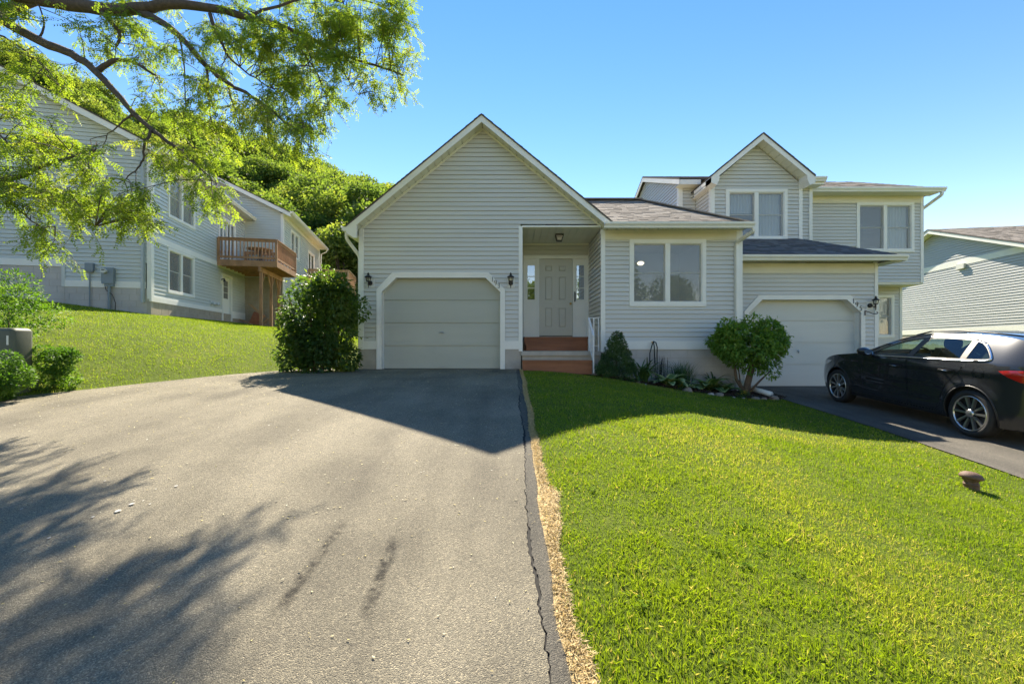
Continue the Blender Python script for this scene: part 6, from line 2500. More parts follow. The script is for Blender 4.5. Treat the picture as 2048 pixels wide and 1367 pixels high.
m.tube([(1.38 + 0.30 * R_ * math.sin(t_ * 2 * math.pi / 24), 0.37 + R_ * math.cos(t_ * 2 * math.pi / 24), 0.955 + R_ * 0.95 * math.sin(t_ * 2 * math.pi / 24)) for t_ in range(25)], 0.016, 8, caps=False)
m.bar((1.39, 0.20, 0.955), (1.39, 0.54, 0.955), 0.02, 0.04)
m.tube([(1.38, 0.37, 0.955), (1.56, 0.37, 0.90)], 0.04, 8)
m.build('steering_wheel', BLACKTRIM, CAR, smooth=False, local=True)


def seat(x, y, w):
    m = MB()
    m.hexa([(x, y - w, 0.46), (x + 0.5, y - w, 0.46), (x + 0.5, y + w, 0.46), (x, y + w, 0.46), (x, y - w, 0.62), (x + 0.52, y - w, 0.68), (x + 0.52, y + w, 0.68), (x, y + w, 0.62)])
    s_ = m.build('seat', CABIN, CAR, local=True)
    m = MB()
    for k in range(5):
        t = k / 5
        t2 = (k + 1) / 5
        ww = w * (1 - 0.18 * t2 ** 2)
        w0 = w * (1 - 0.18 * t ** 2)
        m.hexa([(x + 0.06 - 0.24 * t, y - w0, 0.60 + 0.56 * t), (x + 0.20 - 0.24 * t, y - w0, 0.60 + 0.56 * t), (x + 0.20 - 0.24 * t, y + w0, 0.60 + 0.56 * t), (x + 0.06 - 0.24 * t, y + w0, 0.60 + 0.56 * t),
                (x + 0.06 - 0.24 * t2, y - ww, 0.60 + 0.56 * t2), (x + 0.18 - 0.24 * t2, y - ww, 0.60 + 0.56 * t2), (x + 0.18 - 0.24 * t2, y + ww, 0.60 + 0.56 * t2), (x + 0.06 - 0.24 * t2, y + ww, 0.60 + 0.56 * t2)])
    m.build('seat_back', CABIN, s_, local=True)
    m = MB()
    m.lathe([(0.0, 0.0), (0.10, 0.005), (0.13, 0.04), (0.135, 0.11), (0.11, 0.165), (0.0, 0.18)], (x - 0.13, y, 1.145), 12)
    m.v = [(x - 0.13 + (vx - (x - 0.13)) * 0.42, vy, vz) for vx, vy, vz in m.v]
    m.build('headrest', CABIN, s_, smooth=True, local=True)


seat(0.98, 0.37, 0.24)
seat(0.98, -0.37, 0.24)
seat(0.10, 0.40, 0.30)
seat(0.10, -0.40, 0.30)

# wheels
m = MB()
m.lathe([(0.238, 0.088), (0.245, 0.098), (0.272, 0.104), (0.300, 0.098), (0.314, 0.080), (0.320, 0.055), (0.320, -0.055), (0.314, -0.08), (0.300, -0.098), (0.245, -0.095), (0.235, -0.085)], (0, 0, 0), 48, 'Y')
wheel = m.build('wheel', TYRE, CAR, smooth=True, local=True)
m = MB()
m.lathe([(0.239, 0.094), (0.234, 0.100), (0.226, 0.099), (0.221, 0.086)], (0, 0, 0), 48, 'Y')
rim = m.build('rim', ALLOY, wheel, smooth=True, local=True)
m = MB()
m.lathe([(0.221, 0.086), (0.214, 0.05), (0.208, -0.04), (0.16, -0.045), (0.155, 0.0), (0.0, 0.01)], (0, 0, 0), 32, 'Y')
m.build('brake_disc', ALLOY_DARK, wheel, local=True)
for k in range(5):
    for sd_ in (-1, 1):
        a0 = 2 * math.pi * k / 5 + math.pi / 2
        p_in, p_out = a0 + sd_ * 0.20, a0 + sd_ * 0.28
        m = MB()

        def rp(r, a, y):
            return (r * math.cos(a), y, r * math.sin(a))
        w0, w1 = 0.22, 0.062
        m.hexa([rp(0.045, a0 + sd_ * 0.30 - 0.24, 0.050), rp(0.045, a0 + sd_ * 0.30 + 0.24, 0.050), rp(0.226, p_out + w1 + 0.02, 0.060), rp(0.226, p_out - w1 - 0.02, 0.060),
                rp(0.045, a0 + sd_ * 0.30 - 0.22, 0.082), rp(0.045, a0 + sd_ * 0.30 + 0.22, 0.082), rp(0.226, p_out + w1, 0.094), rp(0.226, p_out - w1, 0.094)])
        m.build('spoke', ALLOY, wheel, local=True)
m = MB()
m.lathe([(0.055, 0.06), (0.055, 0.088), (0.040, 0.097), (0.0, 0.099)], (0, 0, 0), 20, 'Y')
m.build('hub_cap', ALLOY, wheel, smooth=True, local=True)
for k in range(5):
    an = 2 * math.pi * k / 5 - math.pi / 2
    m = MB()
    m.lathe([(0.012, 0.07), (0.012, 0.090), (0.0, 0.091)], (0.062 * math.cos(an), 0, 0.062 * math.sin(an)), 8, 'Y')
    m.build('wheel_nut', ALLOY_DARK, wheel, local=True)
for i, (x, s_) in enumerate(((0.0, 1), (WB, 1), (0.0, -1), (WB, -1))):
    o = wheel if i == 0 else copy_tree(wheel, CAR)
    o.location = (x, s_ * 0.785, WR)
    o.rotation_euler = (0, 0.35 * i, 0) if s_ > 0 else (0, 0.35 * i, math.pi)
# ---------------------------------------------------------------- foliage helpers
def unit(a):
    return a / np.maximum(np.linalg.norm(a, axis=1, keepdims=True), 1e-9)


def rand_dirs(n, rng):
    return unit(rng.normal(size=(n, 3)))


def leaf_arrays(P, D, U, L, W, fold=0.15, curl=0.12):
    """diamond leaves folded along the midrib; arrays of base, direction, up, length, width"""
    D = unit(D)
    S = unit(np.cross(D, U))
    N = unit(np.cross(S, D))
    L = np.asarray(L)[:, None]
    W = np.asarray(W)[:, None]
    tip = P + D * L - N * (curl * L)
    mid = P + D * (L * 0.45)
    a = mid + S * (W * 0.5) + N * (fold * W)
    b = mid - S * (W * 0.5) + N * (fold * W)
    n = len(P)
    V = np.empty((n * 4, 3))
    V[0::4], V[1::4], V[2::4], V[3::4] = P, a, tip, b
    i = np.arange(n) * 4
    F = np.empty((n * 2, 3), int)
    F[0::2] = np.stack([i, i + 1, i + 2], 1)
    F[1::2] = np.stack([i, i + 2, i + 3], 1)
    return V, F


def leaves(name, parent, mat, P, D, U, L, W, tint, fold=0.15, curl=0.12, kind='stuff'):
    V, F = leaf_arrays(P, D, U, L, W, fold, curl)
    return np_mesh(name, V, F, mat, parent, tint=np.repeat(tint, 2), kind=kind)


def blob_leaves(blobs, per, size, rng, droop=0.25, shell=0.72, size_var=0.35, aspect=0.55, out=1.0):
    """leaf set over the outer shells of ellipsoid blobs: (cx,cy,cz,rx,ry,rz,weight)"""
    Ps, Ds, Us, Ls = [], [], [], []
    for (cx, cy, cz, rx, ry, rz, w) in blobs:
        n = int(per * w)
        d = rand_dirs(n, rng)
        r = shell + (1 - shell) * rng.random(n) ** 0.7
        r = r * (0.86 + 0.22 * noise2(d[:, 0] * 3 + cx * 7, d[:, 1] * 3 + d[:, 2] * 2.3 + cy * 5, 1.0))
        p = np.array([cx, cy, cz]) + d * r[:, None] * np.array([rx, ry, rz])
        D = d * out + rng.normal(size=(n, 3)) * 0.55
        D[:, 2] -= droop
        U = d * 0.6 + np.array([0, 0, 0.9]) + rng.normal(size=(n, 3)) * 0.35
        Ps.append(p)
        Ds.append(D)
        Us.append(U)
        Ls.append(size * (1 + size_var * (rng.random(n) * 2 - 1)))
    P, D, U, L = map(np.concatenate, (Ps, Ds, Us, Ls))
    return P, D, U, L, L * aspect


def clump_tint(P, rng, s=2.0, lo=0.1, hi=0.9, jit=0.25):
    t = noise2(P[:, 0] + P[:, 2] * 0.7, P[:, 1] - P[:, 2] * 0.6, s)
    return np.clip(lo + (hi - lo) * t + jit * (rng.random(len(P)) - 0.5), 0, 1)


def stem_mesh(name, parent, mat, paths, n=7):
    m = MB()
    for pts, rs in paths:
        m.tube(pts, rs, n)
    return m.build(name, mat, parent, smooth=True)


# ---------------------------------------------------------------- trees on the wooded hillside
def tree_variant(k):
    rng = np.random.default_rng(100 + k)
    H = 8.5 + 1.2 * rng.random()
    blobs = []
    for i in range(11):
        a = rng.random() * 6.283
        zz = 0.36 + 0.58 * rng.random()
        rr = 2.5 * (1 - 0.75 * max(0, zz - 0.55) / 0.45) * (0.55 + 0.45 * rng.random())
        r = 1.25 + 0.75 * rng.random()
        blobs.append((rr * math.cos(a), rr * math.sin(a), zz * H, r * 1.15, r * 1.15, r * 0.8, 1.0))
    blobs.append((0, 0, H * 0.90, 1.35, 1.35, 1.1, 0.9))
    blobs.append((0, 0, H * 0.55, 2.2, 2.2, 2.2, 1.2))
    P, D, U, L, W = blob_leaves(blobs, 520, 0.30, rng, droop=0.15, aspect=0.72, shell=0.60)
    # looser sprays beyond the lobes so that the outline is uneven
    P = P + rng.normal(size=P.shape) * 0.20
    V, F = leaf_arrays(P, D, U, L, W, 0.1, 0.1)
    t = np.clip(0.55 * clump_tint(P, rng, 0.55, 0.0, 1.0, 0.35) + 0.45 * rng.random(len(P)), 0, 1)
    n = len(F)
    trunk = MB()
    trunk.tube([(0, 0, -1.5), (0.1, 0, 2), (0, 0.1, H * 0.5), (0.1, 0, H * 0.8)], [0.24, 0.20, 0.13, 0.05], 6)
    for b in blobs[:6]:
        trunk.tube([(0, 0, H * 0.35), (b[0] * 0.5, b[1] * 0.5, (b[2] + H * 0.3) / 2), (b[0], b[1], b[2])], [0.10, 0.07, 0.03], 5)
    me = bpy.data.meshes.new('crown')
    Vl = V.astype(np.float32)
    me.vertices.add(len(Vl))
    me.vertices.foreach_set('co', Vl.ravel())
    me.loops.add(F.size)
    me.loops.foreach_set('vertex_index', F.astype(np.int32).ravel())
    me.polygons.add(n)
    me.polygons.foreach_set('loop_start', np.arange(0, F.size, 3, dtype=np.int32))
    at = me.attributes.new('tint', 'FLOAT', 'FACE')
    at.data.foreach_set('value', np.repeat(t, 2).astype(np.float32))
    me.update(calc_edges=True)
    me.materials.append(WOOD_LEAF)
    tm = bpy.data.meshes.new('trunk')
    tm.from_pydata(trunk.v, [], trunk.f)
    tm.materials.append(BARK)
    return me, tm


VAR = [tree_variant(k) for k in range(6)]


def place_tree(x, y, z, s, rz, k, label, group, sx=1.0):
    t = bpy.data.objects.new('tree', None)
    t.empty_display_size = 0.3
    COL.objects.link(t)
    t.location = (x, y, z)
    t.rotation_euler = (0, 0, rz)
    t.scale = (s * sx, s * sx, s)
    t['label'] = label
    t['category'] = 'tree'
    t['group'] = group
    for nm, me in zip(('crown', 'trunk'), VAR[k]):
        o = bpy.data.objects.new(nm, me)
        COL.objects.link(o)
        o.parent = t
    return t


rt = random.Random(5)
cnt = 0
yy = 33.0
while yy < 92:
    step = 4.1 + (yy - 33) * 0.022
    xx = -1.22 * yy - 4
    while xx < -0.13 * yy:
        x, y = xx + rt.uniform(-1.6, 1.6), yy + rt.uniform(-1.6, 1.6)
        s = rt.uniform(0.72, 1.22)
        # keep clear of the houses on the bank
        lx = (x - C0[0]) * E1[0] + (y - C0[1]) * E1[1]
        ly = (x - C0[0]) * E2[0] + (y - C0[1]) * E2[1]
        if not (-14 < lx < 6.5 and -1 < ly < 22):
            up_ = 'on the skyline of the wooded hill' if y > 78 else ('at the foot of the wooded hill' if y < 44 else 'halfway up the wooded hill')
            u_ = CU + FPX * x / y
            at_ = 'above the left house roof' if u_ < 330 else ('above the wooden decks' if u_ < 600 else 'beside the steep garage gable')
            place_tree(x, y, float(height(x, y)) - 0.3, s, rt.uniform(0, 6.28), rt.randrange(6), 'leafy tree %s, %s' % (up_, at_), 'trees on the wooded hillside', rt.uniform(0.85, 1.1))
            cnt += 1
        xx += step
    yy += step * 0.92
# trees across the street, mirrored in the panes and paint
for (x, y, s) in ((-15, -30, 1.3), (-7, -34, 1.1), (3, -36, 1.2), (11, -31, 1.35), (20, -33, 1.2), (-25, -28, 1.4), (30, -28, 1.4), (-38, -20, 1.3), (42, -16, 1.3)):
    place_tree(x, y, float(height(x, y)) - 0.2, s, x, int(abs(x)) % 6, 'leafy tree across the street mirrored in the front windows', 'trees across the street')
print('hill trees', cnt)


# ---------------------------------------------------------------- shade tree whose boughs hang into the picture
def PT(u, v, Y):
    return Vector(PX(u, v, Y))


gz = float(height(-11.6, 8.6))
ST = thing('shade_tree', 'large feathery leaved shade tree whose boughs reach in from the upper left', 'tree', (-11.6, 8.6, gz))
limbs = []       # (path of Vectors, radii)


def limb(pts, r0, r1, name=True):
    P = [p if isinstance(p, Vector) else PT(*p) for p in pts]
    # smooth the path
    Q = []
    for i in range(len(P) - 1):
        p0, p1, p2, p3 = P[max(i - 1, 0)], P[i], P[i + 1], P[min(i + 2, len(P) - 1)]
        for k in range(4):
            t = k / 4
            Q.append(0.5 * ((2 * p1) + (p2 - p0) * t + (2 * p0 - 5 * p1 + 4 * p2 - p3) * t * t + (3 * p1 - p0 - 3 * p2 + p3) * t ** 3))
    Q.append(P[-1])
    n = len(Q)
    rs = [lerp(r0, r1, (i / (n - 1)) ** 0.8) for i in range(n)]
    Q = [q + Vector((random.uniform(-1, 1), random.uniform(-1, 1), random.uniform(-1, 1))) * 0.012 for q in Q]
    limbs.append((Q, rs))


fork = Vector((-11.1, 8.3, 4.6))
trunk_path = ([Vector((-11.6, 8.6, gz - 0.4)), Vector((-11.5, 8.6, gz + 0.6)), Vector((-11.3, 8.4, 3.2)), fork, Vector((-11.0, 8.6, 7.5)), Vector((-10.6, 9.2, 10.5))], [0.42, 0.33, 0.29, 0.27, 0.18, 0.06])
limb([fork, Vector((-10.4, 8.1, 6.2)), (-40, -14, 8.0), (60, -4, 8.0), (150, 10, 8.0), (230, 20, 7.9), (300, 14, 7.8), (345, 8, 7.8), (420, 15, 7.8), (480, 30, 7.8), (560, 52, 7.8), (620, 76, 7.9), (690, 110, 7.9), (750, 132, 8.0), (805, 150, 8.0)], 0.17, 0.012)
limb([(262, 20, 7.9), (300, 32, 7.8), (357, 69, 7.6), (412, 130, 7.4), (458, 168, 7.3), (504, 193, 7.2), (559, 235, 7.2), (609, 273, 7.2)], 0.075, 0.010)
limb([fork, Vector((-10.0, 7.9, 5.4)), (-30, 20, 7.6), (0, 38, 7.6), (76, 80, 7.5), (143, 109, 7.4), (189, 139, 7.3), (235, 189, 7.2), (269, 227, 7.1), (311, 265, 7.0), (361, 302, 6.9), (395, 332, 6.9), (424, 360, 6.8)], 0.12, 0.008)
limb([Vector((-11.2, 8.4, 3.6)), Vector((-9.4, 7.4, 3.3)), (-20, 358, 6.7), (63, 382, 6.6), (105, 403, 6.5), (139, 420, 6.5), (189, 454, 6.4)], 0.10, 0.010)
limb([(-15, 362, 6.7), (40, 352, 6.6), (84, 332, 6.5), (130, 318, 6.5), (190, 300, 6.4)], 0.05, 0.010)
limb([(196, 140, 7.3), (222, 124, 7.3), (252, 120, 7.3), (290, 138, 7.2), (315, 155, 7.2)], 0.048, 0.014)
limb([(206, 27, 7.9), (222, 44, 7.8), (239, 63, 7.8), (238, 80, 7.8), (232, 92, 7.8)], 0.040, 0.020)
limb([(420, 28, 7.7), (430, 60, 7.7), (445, 88, 7.6), (462, 118, 7.6), (500, 150, 7.6), (540, 175, 7.6)], 0.035, 0.008)
limb([(357, 69, 7.6), (366, 110, 7.5), (371, 168, 7.4), (369, 231, 7.4)], 0.018, 0.005)
limb([(413, 132, 7.4), (418, 200, 7.3), (426, 252, 7.2), (445, 290, 7.2)], 0.022, 0.005)
limb([(456, 170, 7.3), (474, 235, 7.2), (500, 311, 7.1)], 0.016, 0.004)
limb([(302, 262, 7.0), (290, 290, 6.9), (286, 319, 6.8), (270, 340, 6.7), (248, 360, 6.7)], 0.026, 0.006)
limb([(266, 224, 7.1), (240, 248, 7.0), (212, 270, 7.0)], 0.022, 0.005)
limb([(570, 55, 7.8), (610, 110, 7.7), (640, 160, 7.6), (660, 220, 7.6)], 0.022, 0.005)
limb([(640, 85, 7.9), (690, 150, 7.8), (715, 190, 7.8)], 0.018, 0.005)
limb([(504, 30, 7.8), (560, 10, 8.0), (650, -10, 8.2), (760, 10, 8.4), (815, 60, 8.5)], 0.030, 0.008)
limb([(76, 80, 7.5), (90, 45, 7.5), (75, 10, 7.6)], 0.02, 0.01)
limb([(0, 70, 7.4), (40, 95, 7.3), (90, 135, 7.2), (125, 180, 7.2)], 0.016, 0.005)
limb([(-20, 250, 6.8), (20, 290, 6.7), (60, 330, 6.6)], 0.02, 0.006)
limb([(-20, 330, 6.6), (20, 400, 6.5), (60, 440, 6.4), (110, 470, 6.3)], 0.018, 0.005)
# boughs above and left of the picture that throw the dappled shade
limb([Vector((-11.0, 8.5, 6.5)), Vector((-8.5, 8.8, 7.8)), Vector((-6.0, 9.2, 8.3)), Vector((-3.6, 9.4, 7.9))], 0.13, 0.02)
limb([fork, Vector((-9.6, 6.8, 6.2)), Vector((-8.0, 5.4, 6.6)), Vector((-6.4, 4.2, 6.4))], 0.11, 0.02)
limb([fork, Vector((-12.6, 7.4, 6.2)), Vector((-14.0, 6.2, 7.4))], 0.10, 0.03)
m = MB()
m.tube(*trunk_path, 12)
m.build('trunk', BARK, ST, smooth=True)
for Q, rs in limbs:
    m = MB()
    m.tube(Q, rs, 7)
    m.build('limb', BARK, ST, smooth=True)

LP = np.array([tuple(q) for Q, rs in limbs for q in Q])
LRAD = np.array([r for Q, rs in limbs for r in rs])
ELL = [  # pixel ellipses of leaf sprays: u, v, ru, rv, depth, sprays
    (705, 55, 108, 66, 7.9, 48), (625, 110, 105, 65, 7.7, 34), (765, 150, 55, 45, 7.9, 13), (790, 60, 35, 75, 8.0, 15), (560, 200, 85, 55, 7.4, 21), (610, 262, 62, 36, 7.2, 12),
    (490, 55, 75, 55, 7.7, 26), (430, 125, 60, 55, 7.5, 10), (385, 195, 55, 60, 7.3, 9), (330, 110, 60, 60, 7.4, 8), (110, 140, 90, 50, 7.3, 8), (250, 55, 75, 40, 7.8, 10),
    (480, 235, 75, 45, 7.2, 11), (105, 325, 105, 58, 6.5, 27), (55, 262, 62, 40, 6.7, 11), (205, 390, 80, 48, 6.4, 17), (275, 430, 45, 38, 6.4, 10), (60, 410, 75, 40, 6.4, 10),
    (130, 462, 52, 20, 6.3, 5), (395, 335, 40, 40, 6.8, 8), (420, 385, 18, 24, 6.8, 4), (330, 300, 55, 35, 6.9, 7), (300, 215, 60, 40, 7.1, 4), (30, 180, 50, 55, 7.2, 5), (560, 90, 60, 60, 7.7, 12),
    (180, 70, 80, 45, 7.6, 7), (20, 20, 60, 30, 7.6, 6), (650, 200, 45, 45, 7.5, 10), (30, 480, 30, 10, 6.3, 0)]
rng = np.random.default_rng(21)
centres = []
for (u, v, ru, rv, Y, n) in ELL:
    for i in range(n):
        a, r = rng.random() * 6.283, math.sqrt(rng.random())
        centres.append(PX(u + ru * r * math.cos(a), v + rv * r * math.sin(a), Y + rng.normal() * 0.35))
SHADE = [(-3.9, 9.2, 7.7, 0.8, 0.6, 0.5, 10), (-5.6, 9.2, 8.2, 1.1, 0.7, 0.5, 14), (-7.6, 8.9, 8.0, 1.2, 0.8, 0.6, 18), (-6.3, 4.4, 6.4, 0.7, 0.5, 0.3, 5), (-7.8, 5.4, 6.6, 0.8, 0.6, 0.4, 7), (-9.0, 6.4, 6.6, 0.9, 0.9, 0.6, 14), (-9.6, 8.8, 8.8, 1.3, 1.1, 0.8, 18), (-10.8, 9.0, 10.2, 1.3, 1.3, 0.9, 24), (-13.2, 6.8, 7.2, 1.2, 1.2, 0.8, 16)]
for (x, y, z, rx, ry, rz_, n) in SHADE:
    d = rand_dirs(n, rng) * (rng.random((n, 1)) ** 0.4)
    for q in d:
        centres.append((x + q[0] * rx, y + q[1] * ry, z + q[2] * rz_))
centres = np.array(centres)
tw = MB()
Pl, Dl, Ul, Tl = [], [], [], []
for c in centres:
    dist = np.linalg.norm(LP - c, axis=1)
    j = int(np.argmin(dist + LRAD * 2.0))
    a = Vector(LP[j])
    b = Vector(c)
    ln = (b - a).length
    mid = a.lerp(b, 0.5) + Vector((0, 0, 0.10 * ln)) + Vector(rng.normal(size=3)) * 0.05
    tw.tube([a, a.lerp(mid, 0.6) + Vector((0, 0, 0.01)), mid, mid.lerp(b, 0.6), b], [0.008, 0.007, 0.006, 0.005, 0.003], 4, caps=False)
    tone = rng.random() * 0.5 + 0.15
    for s in range(4 if rng.random() < 0.6 else 3):
        st = mid.lerp(b, 0.3 + 0.7 * rng.random())
        dv = Vector(rng.normal(size=3))
        dv.z = dv.z * 0.5 - 0.35
        dv = (dv.normalized() * 0.75 + (b - a).normalized() * 0.6).normalized()
        sl = 0.22 + 0.22 * rng.random()
        en = st + dv * sl + Vector((0, 0, -0.07))
        tw.tube([st, st.lerp(en, 0.5) + Vector((0, 0, 0.015)), en], [0.0035, 0.003, 0.002], 3, caps=False)
        nl = 7
        for k in range(nl):
            q = st.lerp(en, (k + 0.7) / nl)
            ld = Vector(rng.normal(size=3))
            ld.z = ld.z * 0.4 - 0.55
            ld = (ld.normalized() + dv * 0.5).normalized()
            Pl.append(q)
            Dl.append(ld)
            Tl.append(tone + 0.35 * rng.random())
tw.build('twigs', BARK, ST, kind='stuff')
# each leaf is a feather of small leaflets along a midrib
Pl = np.array([tuple(p) for p in Pl])
Dl = unit(np.array([tuple(p) for p in Dl]))
Tl = np.array(Tl)
n = len(Pl)
side = unit(np.cross(Dl, np.array([0, 0, 1.0]) + rng.normal(size=(n, 3)) * 0.3))
up = unit(np.cross(side, Dl))
LL = 0.13 + 0.08 * rng.random(n)
PP, DD, UU, TT = [], [], [], []
for k in range(6):
    f = (k + 0.8) / 6.3
    base = Pl + Dl * (LL * f)[:, None] - up * (0.18 * LL * f * f)[:, None]
    for sg in (-1, 1):
        PP.append(base)
        DD.append(unit(side * sg * 0.9 + Dl * 0.45 - up * 0.25 + rng.normal(size=(n, 3)) * 0.12))
        UU.append(up + rng.normal(size=(n, 3)) * 0.25)
        TT.append(np.clip(Tl + 0.1 * (rng.random(n) - 0.5), 0, 1))
PP, DD, UU, TT = map(np.concatenate, (PP, DD, UU, TT))
nn = len(PP)
LLf = 0.036 + 0.014 * rng.random(nn)
leaves('foliage', ST, LOCUST, PP, DD, UU, LLf, LLf * 0.46, TT, 0.08, 0.05)
print('locust leaflets', nn)


# ---------------------------------------------------------------- shrubs
def shrub(name, label, cat_, loc, blobs, per, size, mat, seed, droop=0.3, aspect=0.55, stems=None, shell=0.7, tlo=0.1, thi=0.9, ts=3.0, leafname='foliage', group=None):
    rng = np.random.default_rng(seed)
    t = thing(name, label, cat_, loc, group=group)
    P, D, U, L, W = blob_leaves(blobs, per, size, rng, droop, shell, aspect=aspect)
    zg = height(P[:, 0], P[:, 1])
    ok = P[:, 2] > zg + 0.02
    P, D, U, L, W = P[ok], D[ok], U[ok], L[ok], W[ok]
    leaves(leafname, t, mat, P, D, U, L, W, clump_tint(P, rng, ts, tlo, thi))
    if stems:
        stem_mesh('stems', t, BARK2, stems)
    return t


# big dark bush at the garage corner
bx, by = -4.15, 9.45
bb = []
rb2 = random.Random(3)
for i in range(40):
    a = rb2.uniform(0, 6.28)
    z = rb2.uniform(0.15, 1.95)
    wid = 0.70 * (1.0 if z < 1.5 else 1.0 - 0.60 * (z - 1.5) / 0.6)
    bb.append((bx + wid * math.cos(a) * rb2.uniform(0.5, 1), by + 0.5 * wid * math.sin(a) * rb2.uniform(0.4, 1), z, rb2.uniform(0.26, 0.40), rb2.uniform(0.24, 0.36), rb2.uniform(0.24, 0.36), 1.0))
bb += [(bx - 0.25, by, 1.35, 0.55, 0.42, 0.50, 2.0), (bx + 0.35, by, 0.85, 0.45, 0.4, 0.45, 1.5), (bx, by, 0.8, 0.75, 0.5, 0.75, 3.0), (bx + 0.25, by + 0.1, 1.55, 0.5, 0.42, 0.5, 1.5), (bx + 0.80, by + 0.05, 1.35, 0.30, 0.25, 0.30, 0.8), (bx - 0.62, by, 0.35, 0.35, 0.3, 0.35, 1), (bx + 0.62, by, 0.30, 0.30, 0.3, 0.32, 1)]
shrub('bush', 'tall dark broadleaf bush crowding the left corner of garage 193', 'bush', (bx, by, 0), bb, 290, 0.092, VIB_LEAF, 31, droop=0.45, aspect=0.52, shell=0.62, ts=2.2,
      stems=[([(bx + dx, by, -0.1), (bx + dx * 2, by + 0.05, 0.8), (bx + dx * 3.0, by, 1.7)], [0.03, 0.022, 0.010]) for dx in (-0.22, -0.08, 0.06, 0.2)])
# long shoots
# vine-like spray against the siding next to the lantern is part of the same bush outline

# tree-form hydrangea by the neighbour's garage
hx, hy = XU(1497, 9.55), 9.55
hz0 = float(height(hx, hy))
hx_s, hy_s = hx, hy
hb = []
rb3 = random.Random(9)
for i in range(22):
    a = rb3.uniform(0, 6.28)
    e = rb3.uniform(-0.55, 1.0)
    hb.append((hx + 0.56 * math.cos(a) * math.sqrt(1 - 0.5 * e * e) - 0.02, hy + 0.42 * math.sin(a) * math.sqrt(1 - 0.5 * e * e), 0.62 + 0.36 * e, rb3.uniform(0.2, 0.32), rb3.uniform(0.2, 0.3), rb3.uniform(0.17, 0.26), 1.0))
hb += [(hx, hy, 0.62, 0.60, 0.48, 0.46, 3.0), (hx - 0.1, hy, 0.28, 0.42, 0.34, 0.22, 1.5), (hx + 0.34, hy, 0.26, 0.34, 0.3, 0.22, 1.2), (hx + 0.05, hy - 0.1, 0.10, 0.26, 0.22, 0.16, 0.7), (hx - 0.5, hy, 0.75, 0.25, 0.22, 0.2, 0.8), (hx + 0.5, hy, 0.86, 0.24, 0.22, 0.2, 0.8), (hx + 0.42, hy - 0.1, 0.05, 0.22, 0.18, 0.20, 0.5), (hx - 0.62, hy, 0.52, 0.2, 0.18, 0.18, 0.7), (hx + 0.1, hy, 1.06, 0.24, 0.2, 0.16, 0.7), (hx + 0.66, hy, 0.62, 0.2, 0.2, 0.25, 0.8)]
shrub('round_shrub', 'round bright green shrub on a bare trunk before garage 195', 'shrub', (hx, hy, hz0), hb, 330, 0.078, HYD_LEAF, 41, droop=0.2, aspect=0.5, ts=4.0,
      stems=[([(hx - 0.06, hy, hz0 - 0.1), (hx - 0.02, hy, hz0 + 0.25), (hx + 0.10, hy, 0.20), (hx + 0.16, hy, 0.6)], [0.085, 0.07, 0.06, 0.03]),
             ([(hx - 0.05, hy, hz0), (hx - 0.24, hy + 0.05, hz0 + 0.35), (hx - 0.34, hy, 0.35)], [0.05, 0.035, 0.02]),
             ([(hx, hy, hz0 + 0.05), (hx + 0.2, hy - 0.05, hz0 + 0.3), (hx + 0.42, hy - 0.1, 0.02)], [0.03, 0.022, 0.012]),
             ([(hx - 0.08, hy, hz0), (hx - 0.14, hy + 0.08, hz0 + 0.3), (hx - 0.2, hy + 0.1, 0.3)], [0.02, 0.014, 0.01])])

# dwarf spruce at the stoop
sx, sy = XU(1233, 9.75), 9.75
sz = float(height(sx, sy))
sb = []
rb4 = random.Random(12)
for i in range(70):
    t_ = rb4.random() ** 0.85
    a = rb4.uniform(0, 6.28)
    rr = 0.36 * (1 - t_) ** 0.85 + 0.015
    sb.append((sx + rr * math.cos(a), sy + rr * math.sin(a), sz + 0.10 + 0.88 * t_, 0.105, 0.105, 0.085, 1.0))
for i in range(16):
    a = rb4.uniform(0, 6.28)
    sb.append((sx - 0.02 + 0.36 * math.cos(a), sy + 0.3 * math.sin(a), sz + rb4.uniform(0.12, 0.3), 0.12, 0.12, 0.10, 1.0))
sb.append((sx, sy, sz + 0.42, 0.26, 0.26, 0.42, 3.0))
shrub('dwarf_spruce', 'cone shaped dwarf spruce beside the front steps', 'shrub', (sx, sy, sz), sb, 150, 0.045, SPRUCE_LEAF, 51, droop=-0.1, aspect=0.30, ts=6.0, stems=[([(sx, sy, sz - 0.1), (sx, sy, sz + 0.98), (sx, sy, sz + 1.09)], [0.03, 0.012, 0.003])])


# bushes round the utility pedestal
def bushy(u, v, Y, r, rzz, label, seed, n=14, per=260, size=0.05):
    x, y, z = PX(u, v, Y)
    rr = random.Random(seed)
    bl = [(x, y, z, r * 0.75, r * 0.7, rzz * 0.75, 2.0)]
    for i in range(n):
        a, e = rr.uniform(0, 6.28), rr.uniform(-0.8, 0.95)
        q = math.sqrt(1 - e * e)
        bl.append((x + r * 0.7 * q * math.cos(a), y + r * 0.65 * q * math.sin(a), z + rzz * 0.72 * e, r * rr.uniform(0.28, 0.45), r * 0.35, rzz * rr.uniform(0.24, 0.4), 0.7))
    g = float(height(x, y))
    if z - g < 0.75:
        for i in range(6):
            a = rr.uniform(0, 6.28)
            bl.append((x + r * 0.6 * math.cos(a), y + r * 0.5 * math.sin(a), g + 0.13, r * 0.5, r * 0.45, 0.16, 0.8))
    return shrub('bush', label, 'bush', (x, y, g), bl, per, size, YEW_LEAF, seed, droop=-0.15, aspect=0.42, ts=4.0, stems=[([(x, y, g - 0.1), (x, y, z)], [0.016, 0.010])])


